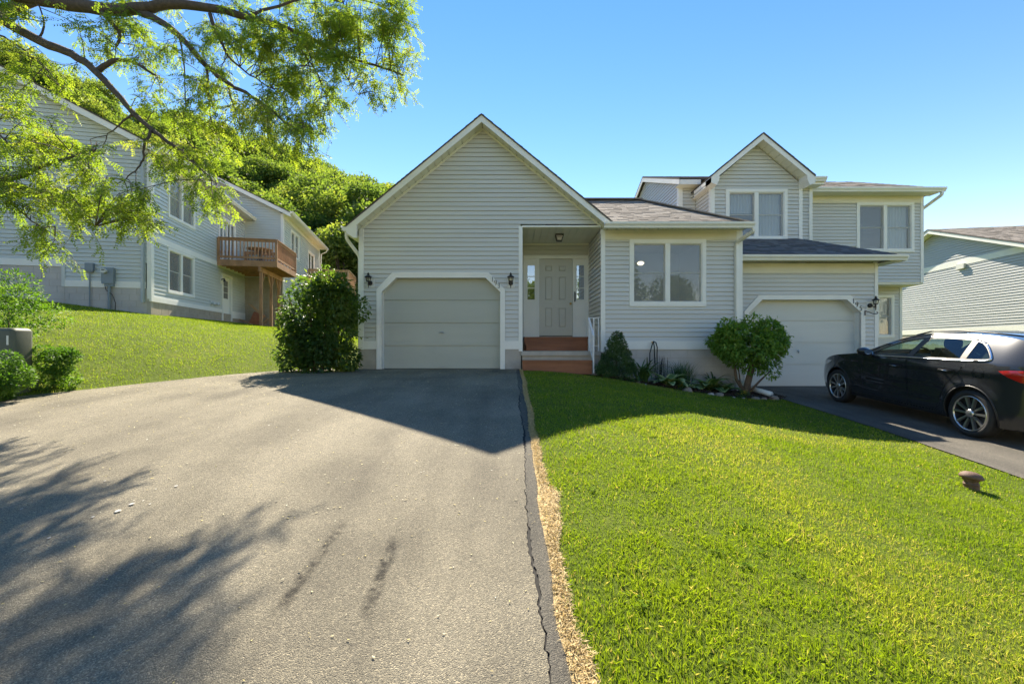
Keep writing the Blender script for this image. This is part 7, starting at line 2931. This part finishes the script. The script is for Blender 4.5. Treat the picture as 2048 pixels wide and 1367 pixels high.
bushy(18, 622, 7.0, 0.80, 0.66, 'wide light green bush behind the utility pedestal', 61, 20, 420)
bushy(-14, 752, 5.72, 0.37, 0.36, 'light green bush in front of the utility pedestal', 62, 12, 420, 0.045)
bushy(108, 722, 6.6, 0.30, 0.26, 'low light green bush right of the utility pedestal', 63, 10, 330, 0.045)

# utility pedestal
Yp = 6.15
pxl, pxr = XU(24, Yp) - 0.36, XU(24, Yp)
pb = float(height((pxl + pxr) / 2, Yp))
ptop = ZV(655, Yp)
t = thing('utility_pedestal', 'dull green utility pedestal box standing among bushes at the driveway edge', 'utility box', ((pxl + pxr) / 2, Yp, pb))


def rbox(m, x0, x1, y0, y1, z0, z1, r):
    pts = []
    for (cx, cy, a0) in ((x1 - r, y1 - r, 0), (x0 + r, y1 - r, 90), (x0 + r, y0 + r, 180), (x1 - r, y0 + r, 270)):
        for k in range(5):
            a = R(a0 + k * 22.5)
            pts.append((cx + r * math.cos(a), cy + r * math.sin(a)))
    n = len(pts)
    b = len(m.v)
    lv = [(z0, 0), (z1 - r, 0), (z1 - r * 0.35, r * 0.28), (z1, r * 0.9)]
    cx, cy = (x0 + x1) / 2, (y0 + y1) / 2
    for z, ins in lv:
        for (x, y) in pts:
            m.v.append((x - (x - cx) / abs(x - cx + 1e-9) * min(ins, abs(x - cx)), y - (y - cy) / abs(y - cy + 1e-9) * min(ins, abs(y - cy)), z))
    for i in range(3):
        for k in range(n):
            m.f.append((b + i * n + k, b + i * n + (k + 1) % n, b + (i + 1) * n + (k + 1) % n, b + (i + 1) * n + k))
            m.t.append(0.5)
    m.f.append(tuple(b + 3 * n + k for k in range(n)))
    m.t.append(0.5)


m = MB()
rbox(m, pxl, pxr, Yp, Yp + 0.29, pb + 0.20, ptop, 0.05)
m.build('hood', PEDESTAL, t, smooth=True, angle=40)
m = MB()
rbox(m, pxl - 0.015, pxr + 0.03, Yp - 0.02, Yp + 0.34, pb - 0.1, pb + 0.225, 0.03)
m.build('base', PEDESTAL, t, smooth=True, angle=40)
m = MB()
m.box(pxr - 0.075, pxr - 0.048, Yp - 0.004, Yp, ptop - 0.24, ptop - 0.11)
m.build('tag', PLASTIC_W, t)
m = MB()
m.box(pxr + 0.03, pxr + 0.045, Yp + 0.04, Yp + 0.055, pb + 0.08, pb + 0.14)
m.build('latch', IRON, t)
m = MB()
m.lathe([(0.0, -0.012), (0.018, -0.010), (0.018, 0.0)], (pxr - 0.08, Yp - 0.02, pb + 0.06), 10, 'Y')
m.build('lock', STEEL, t)


# ---------------------------------------------------------------- garden bed
def blade(P0, az, L, W, lift, arch, seg=6, cross=1, wprof=None, cup=0.0, twist=0.0):
    """arching leaf: list of rows of points"""
    d = Vector((math.cos(az), math.sin(az), 0))
    s = Vector((-math.sin(az), math.cos(az), 0))
    rows = []
    p = Vector(P0)
    ang = lift
    for i in range(seg + 1):
        t = i / seg
        w = W * (wprof(t) if wprof else (1 - t) ** 0.6)
        dirv = d * math.cos(ang) + Vector((0, 0, 1)) * math.sin(ang)
        nrm = -d * math.sin(ang) + Vector((0, 0, 1)) * math.cos(ang)
        row = []
        for k in range(2 * cross + 1):
            c = (k - cross) / cross
            row.append(p + s * (w * 0.5 * c) + nrm * (cup * w * abs(c)))
        rows.append(row)
        p = p + dirv * (L / seg)
        ang -= arch / seg
    return rows


def rows_to_mb(m, rows, edge_tint=None, base=0.4):
    nc = len(rows[0])
    b = len(m.v)
    for r in rows:
        m.v += [tuple(p) for p in r]
    for i in range(len(rows) - 1):
        for k in range(nc - 1):
            m.f.append((b + i * nc + k, b + i * nc + k + 1, b + (i + 1) * nc + k + 1, b + (i + 1) * nc + k))
            m.t.append(edge_tint if (edge_tint is not None and (k in (0, nc - 2) or i == len(rows) - 2)) else base)


def gp(u, v, Y):
    x = XU(u, Y)
    return x, Y, float(height(x, Y)) + 0.02


hostaW = lambda t: max(0.02, math.sin(math.pi * min(1, t * 0.92 + 0.04)) ** 0.75) if t > 0.22 else 0.10


def hosta(u, Y, n, L, W, label, seed, edge=1.0, base=0.45, zoff=0.0):
    x, y, z = gp(u, 0, Y)
    t = thing('hosta', label, 'plant', (x, y, z), group='hostas in the garden bed')
    rr = random.Random(seed)
    for i in range(n):
        az = i * 2.4 + rr.uniform(-0.3, 0.3)
        l_ = L * rr.uniform(0.75, 1.1)
        ring = i / n
        rows = blade((x + 0.03 * math.cos(az), y + 0.03 * math.sin(az), z), az, l_, W * rr.uniform(0.8, 1.1), lerp(1.25, 0.7, ring), lerp(1.5, 1.5, ring), 8, 3, hostaW, 0.12)
        m = MB()
        rows_to_mb(m, rows, edge, base + rr.uniform(-0.2, 0.15))
        m.build('leaf', HOSTA_LEAF, t, tint=True, smooth=True)
    return t


hosta(1336, 9.50, 19, 0.52, 0.20, 'light green hosta with cream leaf edges in the middle of the bed', 71, 0.97, 0.62)
hosta(1418, 9.62, 16, 0.56, 0.24, 'broad dark green hosta left of the round shrub', 72, 0.88, 0.30)
hosta(1378, 9.42, 30, 0.26, 0.085, 'small variegated hosta at the front edge of the bed', 73, 1.0, 0.6)
hosta(1448, 9.48, 9, 0.42, 0.20, 'few leaved broad hosta against the round shrub trunk', 74, 0.9, 0.35)


def tuft(name, label, u, Y, n, L, W, lift, arch, mat, seed, group=None, spread=0.06, cat_='plant'):
    x, y, z = gp(u, 0, Y)
    t = thing(name, label, cat_, (x, y, z), group=group)
    rr = random.Random(seed)
    m = MB()
    for i in range(n):
        az = rr.uniform(0, 6.28)
        rows = blade((x + rr.gauss(0, spread), y + rr.gauss(0, spread * 0.8), z - 0.01), az, L * rr.uniform(0.6, 1.1), W * rr.uniform(0.7, 1.2), lift * rr.uniform(0.85, 1.1), arch * rr.uniform(0.6, 1.2), 7, 1, lambda q: (0.6 + 0.8 * q) if q < 0.4 else max(0.03, 1.2 * (1 - q) ** 0.6 + 0.05), 0.15)
        rows_to_mb(m, rows, None, rr.random())
    m.build('blades', mat, t, tint=True, smooth=True, kind='stuff')
    return t


tuft('day_lily', 'dark day lily with arching strap leaves right of the dwarf spruce', 1287, 9.62, 46, 0.95, 0.050, 1.35, 2.3, LILY_LEAF, 81)
tuft('ornamental_grass', 'fine grass tuft behind the hostas in the bed', 1362, 9.95, 260, 0.66, 0.012, 1.42, 0.8, LILY_LEAF, 82, spread=0.10)
tuft('iris', 'dark arching iris leaves against the foundation left of the round shrub', 1425, 9.95, 18, 0.80, 0.040, 1.4, 2.6, LILY_LEAF, 83)
# spiky sage behind
x, y, z = gp(1322, 0, 10.0)
t = thing('sage_plant', 'upright purple budded plant behind the cream edged hosta', 'plant', (x, y, z))
m = MB()
rr = random.Random(4)
for i in range(26):
    a = rr.uniform(0, 6.28)
    r = rr.uniform(0, 0.16)
    h = rr.uniform(0.42, 0.66)
    p = Vector((x + r * math.cos(a), y + 0.6 * r * math.sin(a), z))
    q = p + Vector((rr.gauss(0, 0.05), rr.gauss(0, 0.04), h))
    m.tube([p, p.lerp(q, 0.6), q], [0.005, 0.006, 0.003], 4)
m.build('stalks', simple('sage_stalks', (0.045, 0.035, 0.045), 0.8, 0.3, 20), t, kind='stuff')


def flowers(u, Y, n, r, label, seed, tl=(0.0, 0.5), size=0.03, group='flower clumps along the bed'):
    x, y, z = gp(u, 0, Y)
    rng = np.random.default_rng(seed)
    t = thing('flower_clump', label, 'flowers', (x, y, z), group=group)
    k = n * 5
    P = np.array([x, y, z + 0.03]) + rng.normal(size=(k, 3)) * np.array([r, r * 0.7, 0.03])
    P[:, 2] = np.maximum(P[:, 2], height(P[:, 0], P[:, 1]) + 0.02)
    leaves('foliage', t, LILY_LEAF, P, rand_dirs(k, rng) + np.array([0, 0, 0.7]), rand_dirs(k, rng), np.full(k, 0.05), np.full(k, 0.018), rng.random(k))
    C = np.array([x, y, z + 0.09]) + rng.normal(size=(n, 3)) * np.array([r, r * 0.7, 0.025])
    pp, dd, uu = [], [], []
    for c in C:
        for j in range(5):
            a = j * 1.257 + rng.random()
            pp.append(c)
            dd.append((math.cos(a), math.sin(a), 0.25))
            uu.append((0, 0, 1))
    nn_ = len(pp)
    leaves('petals', t, FLOWER_Y, np.array(pp), np.array(dd), np.array(uu), np.full(nn_, size), np.full(nn_, size * 0.8), np.repeat(tl[0] + (tl[1] - tl[0]) * rng.random(n), 5))


flowers(1216, 9.48, 16, 0.06, 'yellow and white flowers below the dwarf spruce', 91, (0.2, 1.0))
flowers(1243, 9.42, 8, 0.05, 'few white flowers right of the dwarf spruce', 92, (0.8, 1.0))
flowers(1264, 9.46, 16, 0.06, 'yellow flowers below the day lily', 93, (0.1, 0.9))
flowers(1362, 9.28, 14, 0.055, 'yellow green flowers beside the brown stone', 94, (0.0, 0.4))
flowers(1486, 9.05, 24, 0.055, 'bright yellow flowers at the foot of the round shrub', 95, (0.0, 0.4))


def rock(u, Y, r, mat, label, seed, sink=0.55, name='rock'):
    x = XU(u, Y)
    z = float(height(x, Y))
    t = thing(name, label, 'rock', (x, Y, z), group='stones edging the garden bed')
    rng = np.random.default_rng(seed)
    m = MB()
    nlat, nlon = 7, 10
    for i in range(nlat):
        th = math.pi * i / (nlat - 1)
        for k in range(nlon):
            ph = 2 * math.pi * k / nlon
            d = (math.sin(th) * math.cos(ph), math.sin(th) * math.sin(ph), math.cos(th))
            q = 0.82 + 0.36 * float(noise2(d[0] * 1.7 + seed * 3.1, d[1] * 1.7 + d[2] * 1.3, 1.0))
            m.v.append((x + d[0] * r[0] * q, Y + d[1] * r[1] * q, z + r[2] * (1 - sink * 2) * 0.6 + d[2] * r[2] * q))
    for i in range(nlat - 1):
        for k in range(nlon):
            m.f.append((i * nlon + k, i * nlon + (k + 1) % nlon, (i + 1) * nlon + (k + 1) % nlon, (i + 1) * nlon + k))
            m.t.append(0.5)
    m.build('stone', mat, t, smooth=True)


rock(1375, 9.22, (0.12, 0.10, 0.10), ROCK, 'rough brown stone between two hostas', 1)
rock(1438, 9.10, (0.10, 0.09, 0.075), ROCK, 'grey brown stone in front of the broad hosta', 2)
rock(1424, 9.08, (0.05, 0.05, 0.05), ROCK_W, 'small pale stone left of the grey brown stone', 3)
rock(1418, 9.12, (0.035, 0.03, 0.03), ROCK_W, 'smallest pale pebble in front of the small hosta', 8)
rock(1512, 8.98, (0.09, 0.08, 0.055), ROCK, 'flat mossy stone right of the yellow flowers', 4)
rock(1527, 9.0, (0.075, 0.07, 0.05), ROCK, 'low stone beside the drain pipe', 5)
rock(1549, 9.02, (0.105, 0.09, 0.085), ROCK, 'round reddish stone at the end of the drain pipe', 6)
rock(1277, 9.50, (0.055, 0.05, 0.06), ROCK, 'small upright tan stone below the day lily', 7)
rock(1291, 9.33, (0.03, 0.03, 0.028), ROCK_W, 'white pebble at the lawn edge below the day lily', 9)
rock(1468, 9.0, (0.03, 0.03, 0.025), ROCK_W, 'white pebble left of the bright yellow flowers', 10)
rock(1487, 8.99, (0.035, 0.03, 0.025), ROCK_W, 'white pebble under the bright yellow flowers', 11)

# garden hose on the wall tap
tx, tz = X3(1303.5), Z3(684)
t = thing('garden_hose', 'black garden hose hanging from the tap on the white base board', 'hose', (tx, YW - 0.03, tz))
m = MB()
m.tube([(tx, YW - 0.02, tz), (tx, YW - 0.10, tz), (tx, YW - 0.13, tz - 0.02)], [0.02, 0.02, 0.014], 8)
m.build('tap', BRASS, t)
m = MB()
m.tube([(tx - 0.01, YW - 0.14, tz + 0.02), (tx - 0.05, YW - 0.15, tz - 0.10), (tx - 0.09, YW - 0.15, tz - 0.25), (tx - 0.11, YW - 0.2, tz - 0.5)], 0.013, 8)
m.tube([(tx - 0.01, YW - 0.14, tz + 0.015), (tx + 0.005, YW - 0.17, tz - 0.1), (tx + 0.015, YW - 0.17, tz - 0.5)], 0.013, 8)
m.tube([(tx - 0.01, YW - 0.15, tz + 0.02), (tx + 0.045, YW - 0.16, tz - 0.01), (tx + 0.075, YW - 0.16, tz - 0.12), (tx + 0.072, YW - 0.16, tz - 0.3), (tx + 0.06, YW - 0.2, tz - 0.5)], 0.013, 8)
m.build('hose_loop', HOSE, t, smooth=True)
# drain pipe from the corner downspout
p0 = Vector((XU(1499, 9.9), 9.9, float(height(XU(1499, 9.9), 9.9)) + 0.12))
p1 = Vector((XU(1542, 9.15), 9.15, float(height(XU(1542, 9.15), 9.15)) + 0.09))
t = thing('drain_pipe', 'grey drain pipe lying beside the driveway of 195', 'pipe', tuple(p1))
m = MB()
m.tube([p0 + (p0 - p1).normalized() * 0.3 + Vector((-0.1, 0.1, 0.15)), p0, p0.lerp(p1, 0.5), p1], 0.055, 12)
m.build('pipe', GUTTER, t, smooth=True)

# rusty vent cap in the lawn
vx, vy = 4.28, 4.1
vz = float(height(vx, vy))
t = thing('vent_cap', 'rusty brown mushroom shaped vent cap standing in the lawn', 'vent', (vx, vy, vz))
m = MB()
m.lathe([(0.054, -0.05), (0.052, 0.03), (0.060, 0.05), (0.050, 0.07), (0.060, 0.09), (0.054, 0.10)], (vx, vy, vz), 20, cap=True)
m.v = [(vx + (x - vx) * (0.86 + 0.3 * float(noise2(math.atan2(y - vy, x - vx) * 2.2 + 9, z * 60, 1.0))), vy + (y - vy) * (0.86 + 0.3 * float(noise2(math.atan2(y - vy, x - vx) * 2.2 + 9, z * 60, 1.0))), z) for x, y, z in m.v]
m.build('stem', RUST, t)
m = MB()
m.lathe([(0.0, 0.112), (0.095, 0.108), (0.108, 0.118), (0.104, 0.136), (0.085, 0.160), (0.05, 0.176), (0.0, 0.182)], (vx, vy, vz), 28)
m.v = [(vx + (x - vx) * 0.8, vy + (y - vy) * 0.8, vz + (z - vz) * 0.9 + (x - vx) * -0.10) for x, y, z in m.v]
m.build('cap', RUST, t, smooth=True)


# ---------------------------------------------------------------- stray shoots that break the outlines
def shoots(parent, mat, pts, L, leaf, seed, droop=0.0):
    rng = np.random.default_rng(seed)
    m = MB()
    P, D = [], []
    for (p, d) in pts:
        p, d = Vector(p), Vector(d).normalized()
        l_ = L * (0.6 + 0.7 * rng.random())
        e = p + d * l_ + Vector((0, 0, -droop * l_))
        q = p.lerp(e, 0.5) + Vector((0, 0, 0.08 * l_))
        m.tube([p, q, e], [0.004, 0.003, 0.0015], 4)
        for k in range(7):
            t_ = 0.15 + 0.85 * k / 6
            c = p.lerp(q, t_ * 2) if t_ < 0.5 else q.lerp(e, t_ * 2 - 1)
            P.append(tuple(c))
            D.append(tuple(d * 0.5 + Vector(rng.normal(size=3)) * 0.7))
    m.build('shoots', BARK2, parent, kind='stuff')
    n = len(P)
    Ls = leaf * (0.5 + 0.6 * rng.random(n))
    leaves('shoot_leaves', parent, mat, np.array(P), np.array(D), np.tile([0, 0, 1.0], (n, 1)) + rng.normal(size=(n, 3)) * 0.4, Ls, Ls * 0.5, 0.5 + 0.5 * rng.random(n))


def find(label_start):
    return [o for o in bpy.data.objects if str(o.get('label', '')).startswith(label_start)][0]


rs = random.Random(44)
pts = []
for i in range(30):
    a, z = rs.uniform(-2.9, 0.3), rs.uniform(0.3, 2.0)
    k = 0.62 if z < 1.4 else 0.62 - 0.5 * (z - 1.4)
    pts.append(((bx + k * math.cos(a), by + 0.45 * k * math.sin(a), z), (math.cos(a), 0.5 * math.sin(a), rs.uniform(-0.1, 0.7))))
for i in range(16):
    x = rs.uniform(-0.5, 0.5)
    pts.append(((bx + x, by + rs.uniform(-0.2, 0.2), 1.9 - abs(x) * 0.4), (x, rs.uniform(-0.3, 0.3), 1.0)))
pts.append(((bx + 0.74, by, 1.42), (1, 0, 0.35)))
pts.append(((bx + 0.72, by + 0.1, 1.30), (1, 0, 0.05)))
shoots(find('tall dark broadleaf'), VIB_LEAF, pts, 0.30, 0.11, 45)
pts = []
for i in range(34):
    a, e = rs.uniform(-3.0, 0.2), rs.uniform(-0.7, 1.0)
    q = math.sqrt(max(0.05, 1 - e * e))
    pts.append(((hx_s + 0.66 * q * math.cos(a), hy_s + 0.5 * q * math.sin(a), 0.62 + 0.48 * e), (q * math.cos(a), 0.6 * q * math.sin(a), e + 0.35)))
shoots(find('round bright green shrub'), HYD_LEAF, pts, 0.20, 0.085, 46)

# ---------------------------------------------------------------- grass, straw and litter
def grass(name, X, Y, hgt, wid, tint, rng, lean=0.45):
    n = len(X)
    Z = height(X, Y) - 0.004
    az = rng.random(n) * 6.283
    ln = rng.normal(size=n) * lean
    dx, dy = np.cos(az), np.sin(az)
    b = np.stack([X, Y, Z], 1)
    w = np.stack([-dy, dx, np.zeros(n)], 1) * (wid / 2)[:, None]
    la = np.stack([dx * np.sin(ln), dy * np.sin(ln), np.cos(ln)], 1)
    mid = b + la * (hgt * 0.55)[:, None]
    ln2 = ln * 1.9
    lb = np.stack([dx * np.sin(ln2), dy * np.sin(ln2), np.cos(ln2)], 1)
    tip = mid + lb * (hgt * 0.5)[:, None]
    V = np.empty((n * 4, 3))
    V[0::4] = b - w
    V[1::4] = b + w
    V[2::4] = mid + w * 0.7
    V[3::4] = tip
    i = np.arange(n) * 4
    F = np.empty((n * 2, 3), int)
    F[0::2] = np.stack([i, i + 1, i + 2], 1)
    F[1::2] = np.stack([i, i + 2, i + 3], 1)
    return np_mesh(name, V, F, GRASS, None, tint=np.repeat(tint, 2), kind='stuff')


rng = np.random.default_rng(77)


def sample_lawn(y0, y1, x0f, x1f, dens):
    area_x = 14.0
    n = int(dens * (y1 - y0) * area_x)
    y = y0 + (y1 - y0) * rng.random(n)
    x = -1 + area_x * rng.random(n)
    ok = (x > x0f(y)) & (x < x1f(y)) & (np.abs(x) < 1.24 * y + 1.6)
    return x[ok], y[ok]


def straw_edge(y):
    return edge_right(y) + 0.015 + 0.068 * np.clip((5.2 - y) / 3.4, 0.15, 1) * (2.1 * noise2(y, y * 0 + 2, 3.5) ** 1.7 + 1.3 * noise2(y, y * 0 + 12, 9.0) * noise2(y, y * 0 + 22, 2.0))


def lawn_right(y):
    bed = np.interp(y, [8.9, 9.0, 9.2, 9.4, 9.55, 9.72, 10.3], [6, 4.9, 4.1, 3.1, 2.35, 1.98, 1.9])
    return np.minimum(edge_next(y) - 0.02, bed)


gxs, gys = [], []
for (a, b, d) in ((1.35, 2.6, 12500), (2.6, 3.8, 7600), (3.8, 5.5, 4300), (5.5, 7.5, 2400), (7.5, 9.8, 1800)):
    x, y = sample_lawn(a, b, lambda q: edge_right(q) + 0.01, lawn_right, d)
    gxs.append(x)
    gys.append(y)
gx_, gy_ = np.concatenate(gxs), np.concatenate(gys)
n = len(gx_)
thin = noise2(gx_, gy_, 0.9) * 0.6 + noise2(gx_ + 31, gy_, 3.1) * 0.4
dist = gx_ - straw_edge(gy_)
keep = (rng.random(n) < 0.55 + 1.2 * thin) & (rng.random(n) < np.clip(0.30 + dist / 0.10, 0.12, 1))
gx_, gy_, thin, dist = gx_[keep], gy_[keep], thin[keep], dist[keep]
n = len(gx_)
swath = noise2(gx_ * 0.5 + gy_ * 0.9, gy_ * 0.35 - gx_ * 0.6, 1.1)
dry = np.clip((noise2(gx_ + 11, gy_ + 5, 0.8) - 0.58) * 2.6, 0, 0.5) * np.clip((gx_ - 0.6) / 1.5, 0, 1)
tint = np.clip(0.20 + 0.34 * thin + 0.14 * (swath - 0.4) + 0.6 * dry + 0.20 * (rng.random(n) - 0.5), 0, 0.82)
dead = rng.random(n) < 0.05 + 0.30 * dry + 0.25 * np.exp(-dist / 0.06)
tint[dead] = 0.86 + 0.14 * rng.random(int(dead.sum()))
hg = (0.019 + 0.015 * rng.random(n)) * (0.7 + 0.6 * thin) * (0.65 + 0.75 * noise2(gx_, gy_ + 3, 7.0)) * (1 + 0.35 * (rng.random(n) < 0.04))
wd = np.where(gy_ < 2.6, 0.0030, np.where(gy_ < 3.8, 0.0038, np.where(gy_ < 6, 0.0058, 0.009))) * (0.8 + 0.5 * rng.random(n))
grass('lawn_grass', gx_, gy_, hg, wd, tint, rng)
print('blades', n)
# low broad weeds and clover among the grass
W_ = 130
wx = 0.5 + 5.0 * rng.random(W_)
wy = 1.6 + 7.0 * rng.random(W_) ** 1.2
okw = (wx < lawn_right(wy) - 0.1) & (wx < 1.2 * wy) & (noise2(wx, wy, 1.3) > 0.45)
wx, wy = wx[okw], wy[okw]
P, D, S_ = [], [], []
for x, y in zip(wx, wy):
    k = rng.integers(5, 10)
    r_ = 0.014 + 0.022 * rng.random()
    for j in range(k):
        a = 6.283 * j / k + rng.random() * 0.6
        P.append((x + rng.normal() * r_ * 0.5, y + rng.normal() * r_ * 0.5, float(height(x, y)) + 0.018))
        D.append((math.cos(a), math.sin(a), 0.35))
        S_.append(r_)
n_w = len(P)
WEED = tinted('weed_leaves', [(0.0, (0.08, 0.15, 0.015)), (1.0, (0.17, 0.25, 0.03))], 0.9, transl=0.4, spec=0.05)
leaves('lawn_weeds', None, WEED, np.array(P), np.array(D), np.tile([0, 0, 1.0], (n_w, 1)) + rng.normal(size=(n_w, 3)) * 0.2, np.array(S_), np.array(S_) * 0.55, rng.random(n_w), 0.1, 0.3)
# bank on the left
N = 230000
bx_ = -19 + 17 * rng.random(N)
by_ = 3.0 + 19 * rng.random(N)
d_ = (bx_ - edge_left(np.minimum(by_, 10.42)))
lxx = (bx_ - C0[0]) * E1[0] + (by_ - C0[1]) * E1[1]
lyy = (bx_ - C0[0]) * E2[0] + (by_ - C0[1]) * E2[1]
ok = (np.abs(bx_) < 1.24 * by_ + 0.3) & ((d_ < -0.02)) & ~((lxx < 0.02) & (lyy > -0.02)) & ~((by_ > 10.2) & (bx_ > -3.7)) & ~((lxx < 1.75) & (lyy > 7.6))
bx_, by_ = bx_[ok], by_[ok]
n = len(bx_)
th = noise2(bx_, by_, 0.7) * 0.55 + noise2(bx_, by_ + 40, 2.6) * 0.45
tint = np.clip(0.28 + 0.35 * th + 0.16 * (rng.random(n) - 0.5), 0, 0.8)
dd_ = rng.random(n) < 0.04
tint[dd_] = 0.9
grass('bank_grass', bx_, by_, (0.032 + 0.022 * rng.random(n)) * (0.8 + 0.4 * th), 0.0085 * (0.8 + 0.5 * rng.random(n)), tint, rng)
print('bank blades', n)

# straw strip: a thin ragged mat of dead thatch with loose stalks on it
ys = np.arange(0.6, 10.0, 0.03)
inner = edge_right(ys) - 0.012
outer = straw_edge(ys) + 0.03
k = 7
s_ = np.linspace(0, 1, k)
XX = inner[:, None] + (outer - inner)[:, None] * s_[None, :]
YY = np.repeat(ys[:, None], k, 1)
ZZ = height(XX, YY) + 0.010 + 0.014 * noise2(XX, YY, 38) * np.sin(np.pi * s_)[None, :]
ZZ[:, -1] = height(XX[:, -1], YY[:, -1]) - 0.01
STRAWBED = simple('thatch', (0.46, 0.335, 0.155), 0.95, 0.35, 40.0, 0.9, 120, dirt=0.3, dirtcol=(0.22, 0.15, 0.07))
grid_mesh('dead_thatch', XX, YY, ZZ, STRAWBED, kind='stuff')
N = 15000
sy_ = 0.9 + 9.0 * rng.random(N) ** 1.7
tt = rng.random(N)
sx_ = edge_right(sy_) + (straw_edge(sy_) + 0.02 - edge_right(sy_)) * tt
P = np.stack([sx_, sy_, height(sx_, sy_) + 0.012 + 0.015 * rng.random(N)], 1)
D = rand_dirs(N, rng) * np.array([1, 1, 0.35])
D[:, 2] += 0.12
leaves('loose_straw', None, STRAW, P, D, np.tile([0, 0, 1.0], (N, 1)) + rng.normal(size=(N, 3)) * 0.3, 0.018 + 0.02 * rng.random(N), np.full(N, 0.0045), rng.random(N), 0.0, 0.1)
# bits of seed and leaf on the driveway
N = 3600
dy_ = 1.3 + 8.6 * rng.random(N)
dx_ = edge_left(dy_) + 0.1 + (0.1 - edge_left(dy_)) * rng.random(N) ** 1.25
P = np.stack([dx_, dy_, height(dx_, dy_) + 0.017 + 0.004 * rng.random(N)], 1)
D = rand_dirs(N, rng) * np.array([1, 1, 0.1])
sz_ = np.clip(0.008 + 0.0034 * dy_, 0, 0.032) * (0.6 + 0.8 * rng.random(N))
leaves('fallen_bits', None, DEBRIS, P, D, np.tile([0, 0, 1.0], (N, 1)) + rng.normal(size=(N, 3)) * 0.15, sz_, sz_ * 0.42, rng.random(N), 0.0, 0.05)
# pale paint spots
fk = MB()
for (u, v, r) in ((236, 1022, 9), (264, 1008, 8), (186, 1034, 5), (352, 972, 5), (98, 1076, 5), (300, 1008, 3), (312, 978, 3), (210, 962, 3), (43, 1018, 4)):
    # intersect the view ray with the driveway
    Y = 3.0
    for _ in range(30):
        Y = (CZ - float(height((u - CU) / FPX * Y, Y)) - 0.016) * FPX / (v - CV)
    x = (u - CU) / FPX * Y
    rr_ = 0.72 * r / FPX * Y
    pts = []
    for q in range(9):
        a = 2 * math.pi * q / 9
        s__ = rr_ * random.uniform(0.7, 1.1)
        pts.append((x + s__ * math.cos(a), Y + s__ * 0.9 * math.sin(a), float(height(x, Y)) + 0.0205 - 0.152 * 0 + (float(z_drive(Y + s__ * 0.9 * math.sin(a))) - float(z_drive(Y)))))
    fk.face(pts)
fk.build('paint_spots', simple('worn_paint', (0.36, 0.35, 0.32), 0.8, 0.3, 40), None, kind='stuff')
# mulch chips on the bed
N = 5000
cx2 = 2.0 + 3.7 * rng.random(N)
cf = np.interp(cx2, [p[0] for p in BED_F], [p[1] for p in BED_F])
cy2 = cf + (10.25 - cf) * rng.random(N) ** 1.5
P = np.stack([cx2, cy2, height(cx2, cy2) + 0.03 + 0.02 * rng.random(N)], 1)
D = rand_dirs(N, rng) * np.array([1, 1, 0.4])
MULCHCHIP = tinted('mulch_chips', [(0.0, (0.03, 0.02, 0.014)), (0.6, (0.085, 0.052, 0.034)), (0.93, (0.14, 0.09, 0.06)), (1.0, (0.34, 0.27, 0.2))], 0.9)
leaves('mulch_chips', None, MULCHCHIP, P, D, np.tile([0, 0, 1.0], (N, 1)) + rng.normal(size=(N, 3)) * 0.5, 0.025 + 0.03 * rng.random(N), np.full(N, 0.016), rng.random(N), 0.1, 0.0)
